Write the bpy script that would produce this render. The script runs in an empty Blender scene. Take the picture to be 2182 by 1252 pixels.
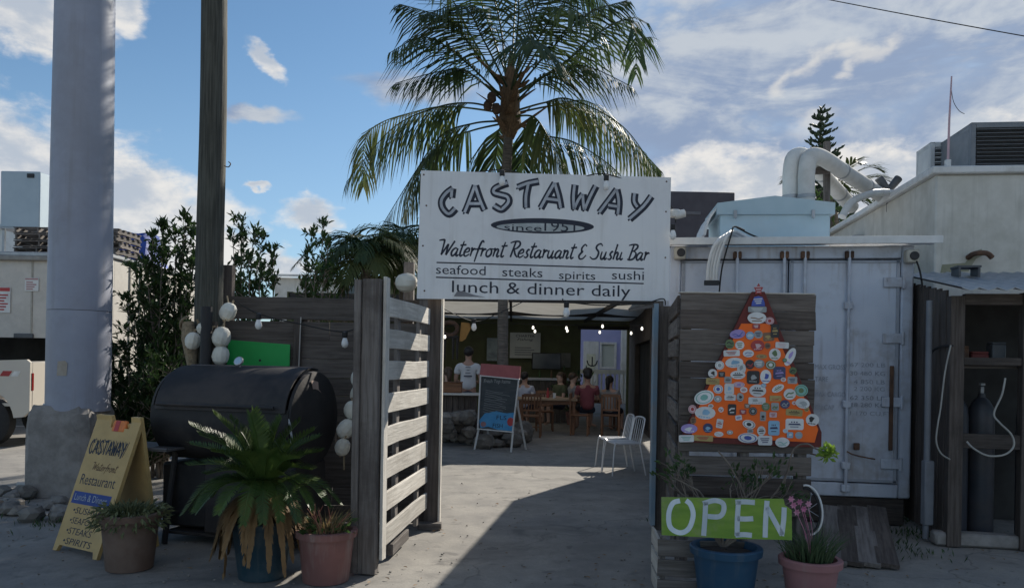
import bpy, bmesh, math, random
from mathutils import Vector, Matrix, noise as mnoise
R = math.radians
random.seed(7)
scn = bpy.context.scene
COL = scn.collection

# ------------------------------------------------------------------ camera
F, CX, CY, EYE, ROLL = 1650.0, 1091.0, 771.0, 1.6, R(1.0)
cd = bpy.data.cameras.new('camera'); cam = bpy.data.objects.new('camera', cd); COL.objects.link(cam)
cd.sensor_width = 36.0; cd.lens = 36.0 * F / 2182.0
cd.shift_y = (CY - 626.0) / 2182.0
cd.clip_start = 0.05; cd.clip_end = 2000
cam.matrix_world = Matrix.Translation((0, 0, EYE)) @ Matrix.Rotation(R(90), 4, 'X') @ Matrix.Rotation(ROLL, 4, 'Z')
scn.camera = cam

# ------------------------------------------------------------------ sun, sky, exposure
SX, SY, SZ = 0.84, 1.43, 1.0                       # direction towards the sun (right, behind the place)
SUN_EL = math.atan2(SZ, math.hypot(SX, SY)); SUN_AZ = math.atan2(SX, SY)
sd = bpy.data.lights.new('sun', 'SUN'); so = bpy.data.objects.new('sun', sd); COL.objects.link(so)
sd.energy = 5.0; sd.angle = R(0.55); sd.color = (1.0, 0.93, 0.82)
so.rotation_euler = Vector((SX, SY, SZ)).to_track_quat('Z', 'Y').to_euler()
so.location = (20, 34, 24)
scn.view_settings.view_transform = 'Standard'; scn.view_settings.look = 'None'
scn.view_settings.gamma = 1.0; scn.view_settings.use_curve_mapping = False
scn.view_settings.exposure = 0.38

world = bpy.data.worlds.new('World'); scn.world = world; world.use_nodes = True
wt = world.node_tree; wt.nodes.clear()

class X:                                            # tiny expression builder for shader maths
    tree = None
    def __init__(s, v): s.v = v
    @staticmethod
    def op(o, *a, clamp=False):
        n = X.tree.nodes.new('ShaderNodeMath'); n.operation = o; n.use_clamp = clamp
        for i, q in enumerate(a):
            q = q.v if isinstance(q, X) else q
            if isinstance(q, (int, float)): n.inputs[i].default_value = q
            else: X.tree.links.new(q, n.inputs[i])
        return X(n.outputs[0])
    def __add__(s, o): return X.op('ADD', s, o)
    def __radd__(s, o): return X.op('ADD', s, o)
    def __sub__(s, o): return X.op('SUBTRACT', s, o)
    def __rsub__(s, o): return X.op('SUBTRACT', o, s)
    def __mul__(s, o): return X.op('MULTIPLY', s, o)
    def __rmul__(s, o): return X.op('MULTIPLY', s, o)
    def __truediv__(s, o): return X.op('DIVIDE', s, o)
    def max(s, o): return X.op('MAXIMUM', s, o)
    def min(s, o): return X.op('MINIMUM', s, o)
    def sqrt(s): return X.op('SQRT', s)
    def clamp(s): return X.op('ADD', s, 0.0, clamp=True)
def sstep(x, a, b):
    n = X.tree.nodes.new('ShaderNodeMapRange'); n.interpolation_type = 'SMOOTHSTEP'
    X.tree.links.new(x.v, n.inputs[0]); n.inputs[1].default_value = a; n.inputs[2].default_value = b
    return X(n.outputs[0])
def nnode(vec, scale, detail=6, rough=.55, dist=0.0):
    n = X.tree.nodes.new('ShaderNodeTexNoise'); n.inputs['Scale'].default_value = scale
    n.inputs['Detail'].default_value = detail; n.inputs['Roughness'].default_value = rough
    n.inputs['Distortion'].default_value = dist
    X.tree.links.new(vec, n.inputs['Vector']); return X(n.outputs[0])
def mixcol(f, a, b):
    n = X.tree.nodes.new('ShaderNodeMix'); n.data_type = 'RGBA'
    for sock, q in ((n.inputs[0], f), (n.inputs[6], a), (n.inputs[7], b)):
        q = q.v if isinstance(q, X) else q
        if isinstance(q, (int, float)): sock.default_value = q
        elif isinstance(q, tuple): sock.default_value = (*q, 1) if len(q) == 3 else q
        else: X.tree.links.new(q, sock)
    return n.outputs[2]

def build_sky():
    X.tree = wt
    N, L = wt.nodes.new, wt.links.new
    tc = N('ShaderNodeTexCoord'); sep = N('ShaderNodeSeparateXYZ'); L(tc.outputs['Generated'], sep.inputs[0])
    dx, dy, dz = (X(sep.outputs[i]) for i in range(3))
    az = X.op('ARCTAN2', dx, dy); el = X.op('ARCSINE', dz)
    sky = N('ShaderNodeTexSky'); sky.sky_type = 'NISHITA'; sky.sun_disc = False
    sky.sun_elevation = SUN_EL; sky.sun_rotation = SUN_AZ
    sky.air_density = 1.0; sky.dust_density = 0.3; sky.ozone_density = 2.0
    mp = N('ShaderNodeMapping'); mp.inputs['Scale'].default_value = (1, 1, 1.9); L(tc.outputs['Generated'], mp.inputs[0])
    vec = mp.outputs[0]
    fb = nnode(vec, 9.0, 9, .6, .15); fine = nnode(vec, 26.0, 6, .6, .2)
    turb = fb * 0.7 + fine * 0.3 - 0.5
    wz = nnode(vec, 14.0, 5, .55); wy = nnode(mp.outputs[0], 17.0, 5, .55)
    azw = az + (wz - .5) * .055; elw = el + (wy - .5) * .045
    def ell(u, v, ru, rv, rot=0.0, warp=True):
        a, b = u - CX, CY - v
        A = math.atan2(a, F); Ee = math.atan2(b, math.hypot(a, F))
        dp, dq = (azw if warp else az) - A, (elw if warp else el) - Ee; c, s = math.cos(R(rot)), math.sin(R(rot))
        if rot: dp, dq = dp * c + dq * s, dq * c - dp * s
        p = dp / (ru / F); q = dq / (rv / F)
        return 1.0 - (p * p + q * q).sqrt()
    # heaped clouds (image-direction centres; they are parts of one sky that goes on all round)
    puffs = [(-40, 340, 200, 125), (110, 420, 210, 150), (260, 450, 190, 135), (-200, 450, 300, 180), (370, 520, 190, 120),
             (655, 460, 85, 50), (548, 406, 30, 12), (553, 133, 70, 27, -30), (40, 45, 150, 85), (240, 22, 62, 60),
             (600, 575, 90, 45), (1500, 390, 150, 95), (1625, 370, 170, 75), (1800, 350, 210, 60), (2000, 395, 240, 65), (1420, 415, 100, 65), (2400, 300, 330, 170), (-700, 420, 500, 200), (3000, 380, 500, 190)]
    d = None
    for p in puffs:
        e = ell(*p); d = e if d is None else d.max(e)
    generic = (nnode(vec, 3.1, 8, .55) - 0.50) * 4.0 - sstep(dy, -0.1, 0.45) * 3.0     # unseen cloud round and behind the viewer, added thick to brighten shaded faces
    d = d.max(generic)
    heap = sstep(d + turb * 1.7, 0.08, 0.50)
    # thin veils
    veil = None
    for p in [(1750, 110, 620, 260), (2150, 300, 560, 330), (1420, 250, 330, 230), (1750, 350, 500, 200), (880, 190, 150, 30), (520, 255, 85, 16), (1900, 30, 500, 80), (1500, 180, 260, 80), (2500, 0, 700, 500)]:
        e = ell(*p); veil = e if veil is None else veil.max(e)
    mv = N('ShaderNodeMapping'); mv.inputs['Scale'].default_value = (1, 1, 3.2); mv.inputs['Rotation'].default_value = (0, R(14), 0)
    L(tc.outputs['Generated'], mv.inputs[0])
    streak = nnode(mv.outputs[0], 5.0, 8, .6, .6)
    vm = sstep(veil + (streak - 0.5) * 1.5, -0.25, 0.65) * 0.93
    # one ragged bright-rimmed cloud edge high on the right
    rim = None
    for p in [(1665, 160, 30, 16, 40), (1690, 146, 36, 16, 15), (1715, 122, 32, 16, 50), (1745, 102, 40, 16, 25), (1790, 94, 46, 18), (1835, 98, 50, 20), (1872, 92, 38, 16, 20), (1893, 72, 30, 14, 55), (1725, 250, 70, 20, 25), (1795, 128, 22, 14, 80), (1790, 150, 24, 12, -10)]:
        e = ell(*p); rim = e if rim is None else rim.max(e)
    rm = sstep(rim + turb * 2.6, -0.25, 1.0) * .6
    glow = sstep(az, -0.2, 0.6)
    shade = sstep(fb * 0.7 + fine * 0.3 + (d.min(.8) * -0.16), 0.28, 0.50)
    sv = Vector((SX, SY, SZ)).normalized()
    sunward = dx * sv.x + dy * sv.y + dz * sv.z                        # front-lit clouds away from the sun, set brighter to fill the shade
    front = sstep(sunward, 0.55, -0.45)
    heapc = mixcol(front, mixcol(shade, K(0.38, 0.42, 0.48), K(0.66, 0.64, 0.61)), mixcol(shade, K(0.62, 0.66, 0.72), K(1.10, 1.06, 1.0)))
    bg_sky = N('ShaderNodeVectorMath'); bg_sky.operation = 'MULTIPLY'; L(sky.outputs[0], bg_sky.inputs[0]); bg_sky.inputs[1].default_value = (0.645, 0.79, 0.845)
    hz = sstep(el, 0.42, -0.02) * 0.42
    c0 = mixcol(hz, bg_sky.outputs[0], K(0.32, 0.44, 0.62))
    c1 = mixcol(vm, c0, mixcol(sstep(streak + (fine - .5) * .3, .40, .66), K(0.205, 0.26, 0.375), K(0.42, 0.45, 0.49)))
    c2 = mixcol(rm, c1, K(0.62, 0.60, 0.56))
    c3 = mixcol(heap * 0.93, c2, heapc)
    bg = N('ShaderNodeBackground'); L(c3, bg.inputs[0]); bg.inputs[1].default_value = SKYS
    out = N('ShaderNodeOutputWorld'); L(bg.outputs[0], out.inputs[0])
SKYS = 0.10                                          # world strength
def K(*c): return tuple(q / SKYS for q in c)
build_sky()

# ------------------------------------------------------------------ helpers
def P(u, v, Y):
    """world point at distance Y seen in the photograph at (u, v)"""
    du, dv = u - CX, CY - v
    c, s = math.cos(ROLL), math.sin(ROLL)
    return Vector(((du * c - dv * s) / F * Y, Y, EYE + (du * s + dv * c) / F * Y))
def G(u, v):
    du, dv = u - CX, CY - v
    b = du * math.sin(ROLL) + dv * math.cos(ROLL)
    p = P(u, v, -EYE * F / b); p.z = 0; return p
I4 = Matrix.Identity(4)
WM = {}
def T(x, y=None, z=None):
    return Matrix.Translation((x, y, z) if y is not None else x)
def RZ(a): return Matrix.Rotation(a, 4, 'Z')
def RX(a): return Matrix.Rotation(a, 4, 'X')
def RY(a): return Matrix.Rotation(a, 4, 'Y')
def frame(o, x, z=(0, 0, 1)):
    x = Vector(x).normalized(); z = Vector(z); z = (z - x * z.dot(x)).normalized(); y = z.cross(x)
    return Matrix(((x.x, y.x, z.x, o[0]), (x.y, y.y, z.y, o[1]), (x.z, y.z, z.z, o[2]), (0, 0, 0, 1)))
def tag(o, label=None, cat=None, group=None, kind=None):
    if label: o['label'] = label
    if cat: o['category'] = cat
    if group: o['group'] = group
    if kind: o['kind'] = kind
    return o
def link(o, M, parent):
    COL.objects.link(o)
    WM[o.name] = M.copy()
    if parent is not None:
        o.parent = parent; o.matrix_basis = WM[parent.name].inverted() @ M
    else: o.matrix_basis = M
    return o
def thing(name, label, cat, loc=(0, 0, 0), rz=0.0, group=None, M=None):
    o = bpy.data.objects.new(name, None); o.empty_display_size = .1
    link(o, M if M is not None else T(Vector(loc)) @ RZ(rz), None)
    return tag(o, label, cat, group)
class MB:
    def __init__(s): s.v = []; s.f = []
    def add(s, vs, fs, M=None):
        n = len(s.v)
        s.v += [tuple(M @ Vector(q)) for q in vs] if M is not None else [tuple(q) for q in vs]
        s.f += [tuple(i + n for i in q) for q in fs]; return s
    def box(s, c, d, bev=0.0, M=None):
        hx, hy, hz = d[0] / 2, d[1] / 2, d[2] / 2; b = min(bev, hx * .9, hy * .9, hz * .9)
        if b <= 0:
            vs = [(c[0] + sx * hx, c[1] + sy * hy, c[2] + sz * hz) for sx in (-1, 1) for sy in (-1, 1) for sz in (-1, 1)]
            return s.add(vs, [(0, 1, 3, 2), (4, 6, 7, 5), (0, 4, 5, 1), (2, 3, 7, 6), (0, 2, 6, 4), (1, 5, 7, 3)], M)
        vs, idx = [], {}
        for sx in (-1, 1):
            for sy in (-1, 1):
                for sz in (-1, 1):
                    for k in range(3):
                        q = [hx, hy, hz]
                        for j in range(3):
                            if j != k: q[j] -= b
                        idx[sx, sy, sz, k] = len(vs)
                        vs.append((c[0] + sx * q[0], c[1] + sy * q[1], c[2] + sz * q[2]))
        fs = []
        def quad(a): fs.append(tuple(a))
        for k in range(3):
            a, b2 = [(1, 2), (2, 0), (0, 1)][k]
            for sg in (-1, 1):
                ring = []
                for (p, q) in ((-1, -1), (1, -1), (1, 1), (-1, 1)):
                    sg3 = [0, 0, 0]; sg3[k] = sg; sg3[a] = p; sg3[b2] = q
                    ring.append(idx[sg3[0], sg3[1], sg3[2], k])
                quad(ring if sg > 0 else ring[::-1])
        for k in range(3):                           # edge k runs along axis k
            a, b2 = [(1, 2), (2, 0), (0, 1)][k]
            for p in (-1, 1):
                for q in (-1, 1):
                    def w(e, kk):
                        g = [0, 0, 0]; g[k] = e; g[a] = p; g[b2] = q; return idx[g[0], g[1], g[2], kk]
                    r = [w(-1, a), w(1, a), w(1, b2), w(-1, b2)]
                    quad(r if p * q < 0 else r[::-1])
        for sx in (-1, 1):
            for sy in (-1, 1):
                for sz in (-1, 1):
                    r = [idx[sx, sy, sz, k] for k in range(3)]
                    quad(r if sx * sy * sz > 0 else r[::-1])
        return s.add(vs, fs, M)
    def tube(s, pts, r, n=8, caps=True, M=None, flat=1.0):
        pts = [Vector(p) for p in pts]; m = len(pts)
        rs = r if isinstance(r, (list, tuple)) else [r] * m
        vs, fs = [], []; up = None
        for i, p in enumerate(pts):
            t = (pts[min(i + 1, m - 1)] - pts[max(i - 1, 0)]).normalized()
            if up is None: up = Vector((0, 0, 1)) if abs(t.z) < .9 else Vector((1, 0, 0))
            a = t.cross(up).normalized(); up = a.cross(t).normalized()
            for k in range(n):
                an = 2 * math.pi * k / n
                vs.append(p + (a * math.cos(an) + up * math.sin(an) * flat) * rs[i])
        for i in range(m - 1):
            for k in range(n):
                k2 = (k + 1) % n
                fs.append((i * n + k, i * n + k2, (i + 1) * n + k2, (i + 1) * n + k))
        if caps: fs += [tuple(range(n))[::-1], tuple(range((m - 1) * n, m * n))]
        return s.add(vs, fs, M)
    def lathe(s, prof, n=24, M=None, close=True, sx=1, sy=1, jit=0):
        vs, fs = [], []
        for (r, z) in prof:
            for k in range(n):
                a = 2 * math.pi * k / n; rr = r * (1 + random.uniform(-jit, jit))
                vs.append((rr * math.cos(a) * sx, rr * math.sin(a) * sy, z))
        for i in range(len(prof) - 1):
            for k in range(n):
                k2 = (k + 1) % n; fs.append((i * n + k, i * n + k2, (i + 1) * n + k2, (i + 1) * n + k))
        if close: fs += [tuple(range(n))[::-1], tuple(range((len(prof) - 1) * n, len(prof) * n))]
        return s.add(vs, fs, M)
    def prism(s, poly, y0, y1, M=None):
        """polygon in x,z (counter-clockwise seen from -y), extruded along y"""
        n = len(poly); vs = [(x, y0, z) for x, z in poly] + [(x, y1, z) for x, z in poly]
        fs = [tuple(range(n)), tuple(range(n, 2 * n))[::-1]] + [(i, i + n, (i + 1) % n + n, (i + 1) % n) for i in range(n)]
        return s.add(vs, fs, M)
    def flat(s, poly, y=0, M=None):
        return s.add([(x, y, z) for x, z in poly], [tuple(range(len(poly)))], M)
    def ribbon(s, pts, w, y=0, M=None, taper=False, smooth=True):
        """brush stroke in the x,z plane"""
        pts = [Vector((p[0], p[1])) for p in pts]
        if smooth and len(pts) > 2: pts = crom(pts, 5)
        m = len(pts); vs = []; fs = []
        for i, p in enumerate(pts):
            t = (pts[min(i + 1, m - 1)] - pts[max(i - 1, 0)])
            t = t.normalized() if t.length > 1e-9 else Vector((1, 0)); nn = Vector((-t.y, t.x))
            ww = w / 2
            if taper: ww *= .55 + .45 * math.sin(math.pi * (i + .6) / (m + .2))
            vs += [(p.x + nn.x * ww, y, p.y + nn.y * ww), (p.x - nn.x * ww, y, p.y - nn.y * ww)]
        for i in range(m - 1): fs.append((2 * i, 2 * i + 1, 2 * i + 3, 2 * i + 2))
        return s.add(vs, fs, M)
    def blob(s, c, d, n=7, m=5, jit=.12, M=None):
        vs, fs = [(c[0], c[1], c[2] - d[2] / 2)], []
        for i in range(1, m):
            ph = math.pi * i / m
            for k in range(n):
                a = 2 * math.pi * (k + .5 * (i % 2)) / n; j = 1 + random.uniform(-jit, jit)
                vs.append((c[0] + d[0] / 2 * math.sin(ph) * math.cos(a) * j, c[1] + d[1] / 2 * math.sin(ph) * math.sin(a) * j, c[2] - d[2] / 2 * math.cos(ph) * j))
        vs.append((c[0], c[1], c[2] + d[2] / 2)); top = len(vs) - 1
        for k in range(n): fs.append((0, 1 + (k + 1) % n, 1 + k)); fs.append((top, top - n + k, top - n + (k + 1) % n))
        for i in range(m - 2):
            for k in range(n):
                a, b = 1 + i * n + k, 1 + i * n + (k + 1) % n; fs.append((a, b, b + n, a + n))
        return s.add(vs, fs, M)
    def build(s, name, mat, parent=None, M=None, smooth=True, ang=40, world=False, label=None):
        if M is None: M = WM[parent.name] if parent is not None else I4
        if world:
            inv = M.inverted(); s.v = [tuple(inv @ Vector(q)) for q in s.v]
        me = bpy.data.meshes.new(name); me.from_pydata(s.v, [], s.f); me.update()
        if smooth:
            me.polygons.foreach_set('use_smooth', [True] * len(me.polygons)); me.set_sharp_from_angle(angle=R(ang))
        if mat is not None: me.materials.append(mat)
        o = bpy.data.objects.new(name, me); link(o, M, parent)
        if label: o['label'] = label
        return o
def crom(pts, k=6):
    pts = list(pts); out = []
    for i in range(len(pts) - 1):
        p0, p1, p2, p3 = pts[max(i - 1, 0)], pts[i], pts[i + 1], pts[min(i + 2, len(pts) - 1)]
        for j in range(k):
            t = j / k
            out.append(.5 * ((2 * p1) + (p2 - p0) * t + (2 * p0 - 5 * p1 + 4 * p2 - p3) * t * t + (3 * p1 - p0 - 3 * p2 + p3) * t ** 3))
    out.append(pts[-1]); return out
def curve(pts, k=6): return crom([Vector(p) for p in pts], k)
def beam(name, parent, p0, p1, w, t, mat, up=(0, 0, 1), bev=.004, jit=0.0, label=None, seg=1):
    """a board: local x along its length, z its width, y its thickness"""
    p0, p1 = Vector(p0), Vector(p1); d = p1 - p0; L = d.length
    M = frame((p0 + p1) / 2, d, up); m = MB()
    if jit:
        n = 3; ys = [random.uniform(-jit, jit) for _ in range(n + 1)]; zs = [random.uniform(-jit, jit) for _ in range(n + 1)]
        e0, e1 = random.uniform(-jit, jit) * 1.5, random.uniform(-jit, jit) * 1.5
        vs = []
        for i in range(n + 1):
            x = -L / 2 + L * i / n
            b = min(bev, t * .3)
            for (yy, zz) in ((-t / 2 + b, -w / 2), (t / 2, -w / 2 ), (t / 2, w / 2), (-t / 2 + b, w / 2), (-t / 2, w / 2 - b), (-t / 2, -w / 2 + b)):
                sx = e0 * (zz / w) if i == 0 else e1 * (zz / w) if i == n else 0
                vs.append((x + sx, yy + ys[i] * .4, zz + zs[i]))
        fs = [(0, 5, 4, 3, 2, 1)[::-1], tuple(6 * n + k for k in (0, 5, 4, 3, 2, 1))]
        for i in range(n):
            for k in range(6):
                a, b2 = i * 6 + k, i * 6 + (k + 1) % 6; fs.append((a, a + 6, b2 + 6, b2))
        m.add(vs, fs)
        return m.build(name, mat, parent, M, ang=25, label=label)
    m.box((0, 0, 0), (L, t, w), bev)
    return m.build(name, mat, parent, M, ang=25, label=label)
def text_part(body, parent, M, mat, w=None, h=None, y=-.0015, name='lettering', shear=0.0, bold=0.0, align='L'):
    """flat lettering in the local x,z plane, left-bottom at the origin of M, fitted to w x h"""
    cu = bpy.data.curves.new('t', 'FONT'); cu.body = body; cu.resolution_u = 3; cu.shear = shear; cu.offset = bold
    o = bpy.data.objects.new('t', cu); COL.objects.link(o)
    dg = bpy.context.evaluated_depsgraph_get(); me = bpy.data.meshes.new_from_object(o.evaluated_get(dg))
    bpy.data.objects.remove(o); bpy.data.curves.remove(cu)
    xs = [q.co.x for q in me.vertices]; zs = [q.co.y for q in me.vertices]
    x0, x1, z0, z1 = min(xs), max(xs), min(zs), max(zs)
    kx = w / (x1 - x0) if w else None; kz = h / (z1 - z0) if h else None
    kx = kx or kz; kz = kz or kx
    for q in me.vertices: q.co = ((q.co.x - x0) * kx, y, (q.co.y - z0) * kz)
    me.materials.clear(); me.materials.append(mat); me.name = name
    return link(bpy.data.objects.new(name, me), M, parent)

# ------------------------------------------------------------------ materials
MATS = {}
def mat(name, c1, c2=None, scale=6.0, rough=.75, bump=.15, metal=0.0, stretch=(1, 1, 1), dirt=None, dirt_amt=.5, dirt_scale=1.6, jitter=.15, trans=0.0, emit=None, spec=.4, detail=6, streak=None, contrast=(.3, .7), bdist=.01):
    if name in MATS: return MATS[name]
    m = bpy.data.materials.new(name); m.use_nodes = True; t = m.node_tree; X.tree = t
    bs = t.nodes['Principled BSDF']; N, L = t.nodes.new, t.links.new
    bs.inputs['Roughness'].default_value = rough; bs.inputs['Metallic'].default_value = metal
    bs.inputs['Specular IOR Level'].default_value = spec
    c2 = c2 or tuple(q * .8 for q in c1)
    tc = N('ShaderNodeTexCoord'); oi = N('ShaderNodeObjectInfo')
    ad = N('ShaderNodeVectorMath'); ad.operation = 'ADD'; L(tc.outputs['Object'], ad.inputs[0])
    cm = N('ShaderNodeCombineXYZ'); rr = X(oi.outputs['Random'])
    for i, k in enumerate((37.0, 91.0, 53.0)): L((rr * k).v, cm.inputs[i])
    L(cm.outputs[0], ad.inputs[1])
    mp = N('ShaderNodeMapping'); mp.inputs['Scale'].default_value = stretch; L(ad.outputs[0], mp.inputs[0])
    n1 = nnode(mp.outputs[0], scale, detail, .6)
    col = mixcol(sstep(n1, *contrast), c1, c2)
    if dirt:
        n2 = nnode(ad.outputs[0], dirt_scale, 5, .6, .3); n3 = nnode(ad.outputs[0], dirt_scale * 9, 4, .6)
        col = mixcol(sstep(n2 * .75 + n3 * .25, .47, .66) * dirt_amt, col, dirt)
    if streak:
        m3 = N('ShaderNodeMapping'); m3.inputs['Scale'].default_value = (11, 11, .55); L(ad.outputs[0], m3.inputs[0])
        s1 = nnode(m3.outputs[0], 1.0, 6, .65); s2 = nnode(ad.outputs[0], 1.4, 4, .6)
        col = mixcol(sstep(s1 * .65 + s2 * .35, .50, .66) * streak[1], col, streak[0])
    hs = N('ShaderNodeHueSaturation'); L(col, hs.inputs['Color']); L(((rr - .5) * (2 * jitter) + 1.0).v, hs.inputs['Value'])
    L(hs.outputs[0], bs.inputs['Base Color'])
    L((n1 * .25 + (rough - .12)).clamp().v, bs.inputs['Roughness'])
    if bump:
        bp = N('ShaderNodeBump'); bp.inputs['Strength'].default_value = min(1, bump * 2); bp.inputs['Distance'].default_value = bdist
        L(n1.v, bp.inputs['Height']); L(bp.outputs[0], bs.inputs['Normal'])
    if emit:
        bs.inputs['Emission Color'].default_value = (*emit[0], 1); bs.inputs['Emission Strength'].default_value = emit[1]
    if trans:
        tr = N('ShaderNodeBsdfTranslucent'); L(hs.outputs[0], tr.inputs[0])
        mx = N('ShaderNodeMixShader'); mx.inputs[0].default_value = trans
        L(bs.outputs[0], mx.inputs[1]); L(tr.outputs[0], mx.inputs[2]); L(mx.outputs[0], t.nodes['Material Output'].inputs[0])
    MATS[name] = m; return m
WS = (.55, 9, 9)
paleW = mat('weathered_pale_wood', (.64, .61, .55), (.46, .43, .38), 5, .85, .3, stretch=WS, dirt=(.30, .27, .23), dirt_amt=.45, dirt_scale=2.2, jitter=.16)
greyW = mat('weathered_grey_wood', (.20, .18, .165), (.11, .095, .085), 5, .85, .3, stretch=WS, dirt=(.06, .05, .045), dirt_amt=.6, jitter=.22)
darkW = mat('dark_wood', (.115, .095, .082), (.06, .047, .04), 5, .8, .3, stretch=WS, dirt=(.035, .03, .026), dirt_amt=.5, jitter=.25)
brownW = mat('brown_fence_wood', (.15, .128, .112), (.08, .066, .057), 5, .82, .3, stretch=WS, dirt=(.17, .15, .13), dirt_amt=.35, jitter=.25)
poleW = mat('utility_pole_wood', (.095, .095, .078), (.04, .04, .033), 7, .85, .4, stretch=(9, 9, .35), dirt=(.05, .05, .04), dirt_amt=.6, jitter=0)
chairW = mat('varnished_chair_wood', (.25, .12, .06), (.13, .06, .03), 6, .5, .1, stretch=WS)
steelP = mat('painted_steel_post', (.33, .35, .42), (.29, .31, .375), 2.0, .5, .05, dirt=(.22, .215, .225), dirt_amt=.35, dirt_scale=.9, jitter=0, spec=.4, streak=((.24, .235, .24), .4))
concrete = mat('rough_concrete', (.30, .28, .26), (.20, .185, .17), 7, .9, .5, dirt=(.10, .095, .09), dirt_amt=.6, jitter=.1)
white = mat('white_paint', (.72, .72, .70), (.64, .64, .62), 4, .5, .05, dirt=(.42, .40, .36), dirt_amt=.4, jitter=.06, streak=((.45, .43, .39), .35))
signW = mat('white_sign_board', (.80, .80, .79), (.75, .755, .76), 1.6, .55, .03, dirt=(.55, .55, .56), dirt_amt=.35, dirt_scale=1.2, jitter=0, streak=((.52, .50, .46), .35))
ink = mat('navy_sign_ink', (.012, .016, .032), (.02, .024, .04), 9, .5, 0, jitter=.1)
black = mat('black_print', (.015, .015, .017), (.025, .025, .027), 9, .5, 0)
contP = mat('container_white_paint', (.55, .59, .66), (.50, .54, .62), 3, .5, .06, dirt=(.27, .25, .24), dirt_amt=.6, dirt_scale=1.3, jitter=.03, streak=((.26, .21, .18), .55))
rust = mat('rusty_steel', (.16, .085, .05), (.08, .05, .038), 9, .85, .4)
darkMetal = mat('black_smoker_steel', (.012, .012, .014), (.028, .026, .026), 5, .66, .3, dirt=(.09, .07, .06), dirt_amt=.4, dirt_scale=1.1, jitter=.1, spec=.5)
greyMetal = mat('galvanised_metal', (.42, .43, .44), (.33, .34, .35), 8, .45, .05, metal=.55)
dkgreyM = mat('dark_grey_metal', (.10, .105, .11), (.075, .08, .085), 6, .5, .05)
stucco = mat('cream_stucco', (.66, .64, .58), (.58, .56, .50), 5, .85, .2, dirt=(.44, .42, .35), dirt_amt=.5, dirt_scale=.9, jitter=.04, streak=((.36, .35, .30), .45))
leafG = mat('glossy_green_leaf', (.035, .075, .022), (.075, .13, .035), 3.0, .4, 0, trans=.3, jitter=.15, detail=3)
leafD = mat('dark_hedge_leaf', (.026, .055, .019), (.06, .11, .032), 3.0, .5, 0, trans=.3, jitter=.15, detail=3)
palmG = mat('coconut_palm_leaf', (.028, .056, .02), (.065, .095, .03), 2.0, .55, 0, trans=.33, jitter=.25, detail=3)
palmY = mat('yellowing_palm_leaf', (.12, .125, .04), (.075, .105, .03), 2.0, .58, 0, trans=.33, jitter=.25, detail=3)
sagoG = mat('sago_leaf', (.042, .085, .02), (.085, .13, .028), 4.0, .4, 0, trans=.25, jitter=.2, detail=3)
sagoDry = mat('dry_sago_leaf', (.30, .18, .075), (.20, .115, .05), 5.0, .7, 0, trans=.2, jitter=.2)
limeL = mat('sunlit_lime_leaf', (.30, .42, .05), (.20, .33, .05), 5.0, .45, 0, trans=.4, jitter=.1)  # yellow-green leaf with its sunlit brightness put into the colour
pineG = mat('pine_needle', (.02, .042, .025), (.045, .075, .04), 4.0, .6, 0, trans=.1, jitter=.1)
bark = mat('palm_bark', (.20, .17, .14), (.10, .085, .07), 5, .9, .6, stretch=(1, 1, 7), jitter=0)
fibre = mat('palm_fibre', (.17, .105, .055), (.075, .05, .03), 9, .9, .5, stretch=(4, 4, .8), jitter=.2)
twigM = mat('grey_twig', (.24, .20, .16), (.15, .12, .10), 12, .85, .3)
soil = mat('potting_soil', (.05, .038, .03), (.03, .024, .02), 14, .95, .5)
foam = mat('foam_buoy', (.72, .70, .62), (.62, .60, .52), 9, .8, .25, dirt=(.40, .38, .30), dirt_amt=.4, dirt_scale=6, jitter=.1)
rope = mat('old_rope', (.36, .28, .18), (.22, .17, .11), 20, .9, .4)
rubber = mat('black_rubber', (.02, .02, .021), (.03, .03, .03), 12, .8, .2)
glassB = mat('clear_bulb_glass', (.80, .80, .78), (.75, .75, .74), 5, .15, 0, jitter=0)
bulbLit = mat('lit_bulb', (.9, .88, .8), None, 5, .3, 0, emit=((1, .93, .8), 1.6))

def onp(M, u, v):
    """where the sight line through (u, v) meets the plane y = 0 of frame M: local x, z"""
    i = M.inverted(); o = i @ Vector((0, 0, EYE)); d = i.to_3x3() @ (P(u, v, 1.0) - Vector((0, 0, EYE)))
    q = o + d * (-o.y / d.y); return (q.x, q.z)

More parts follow.
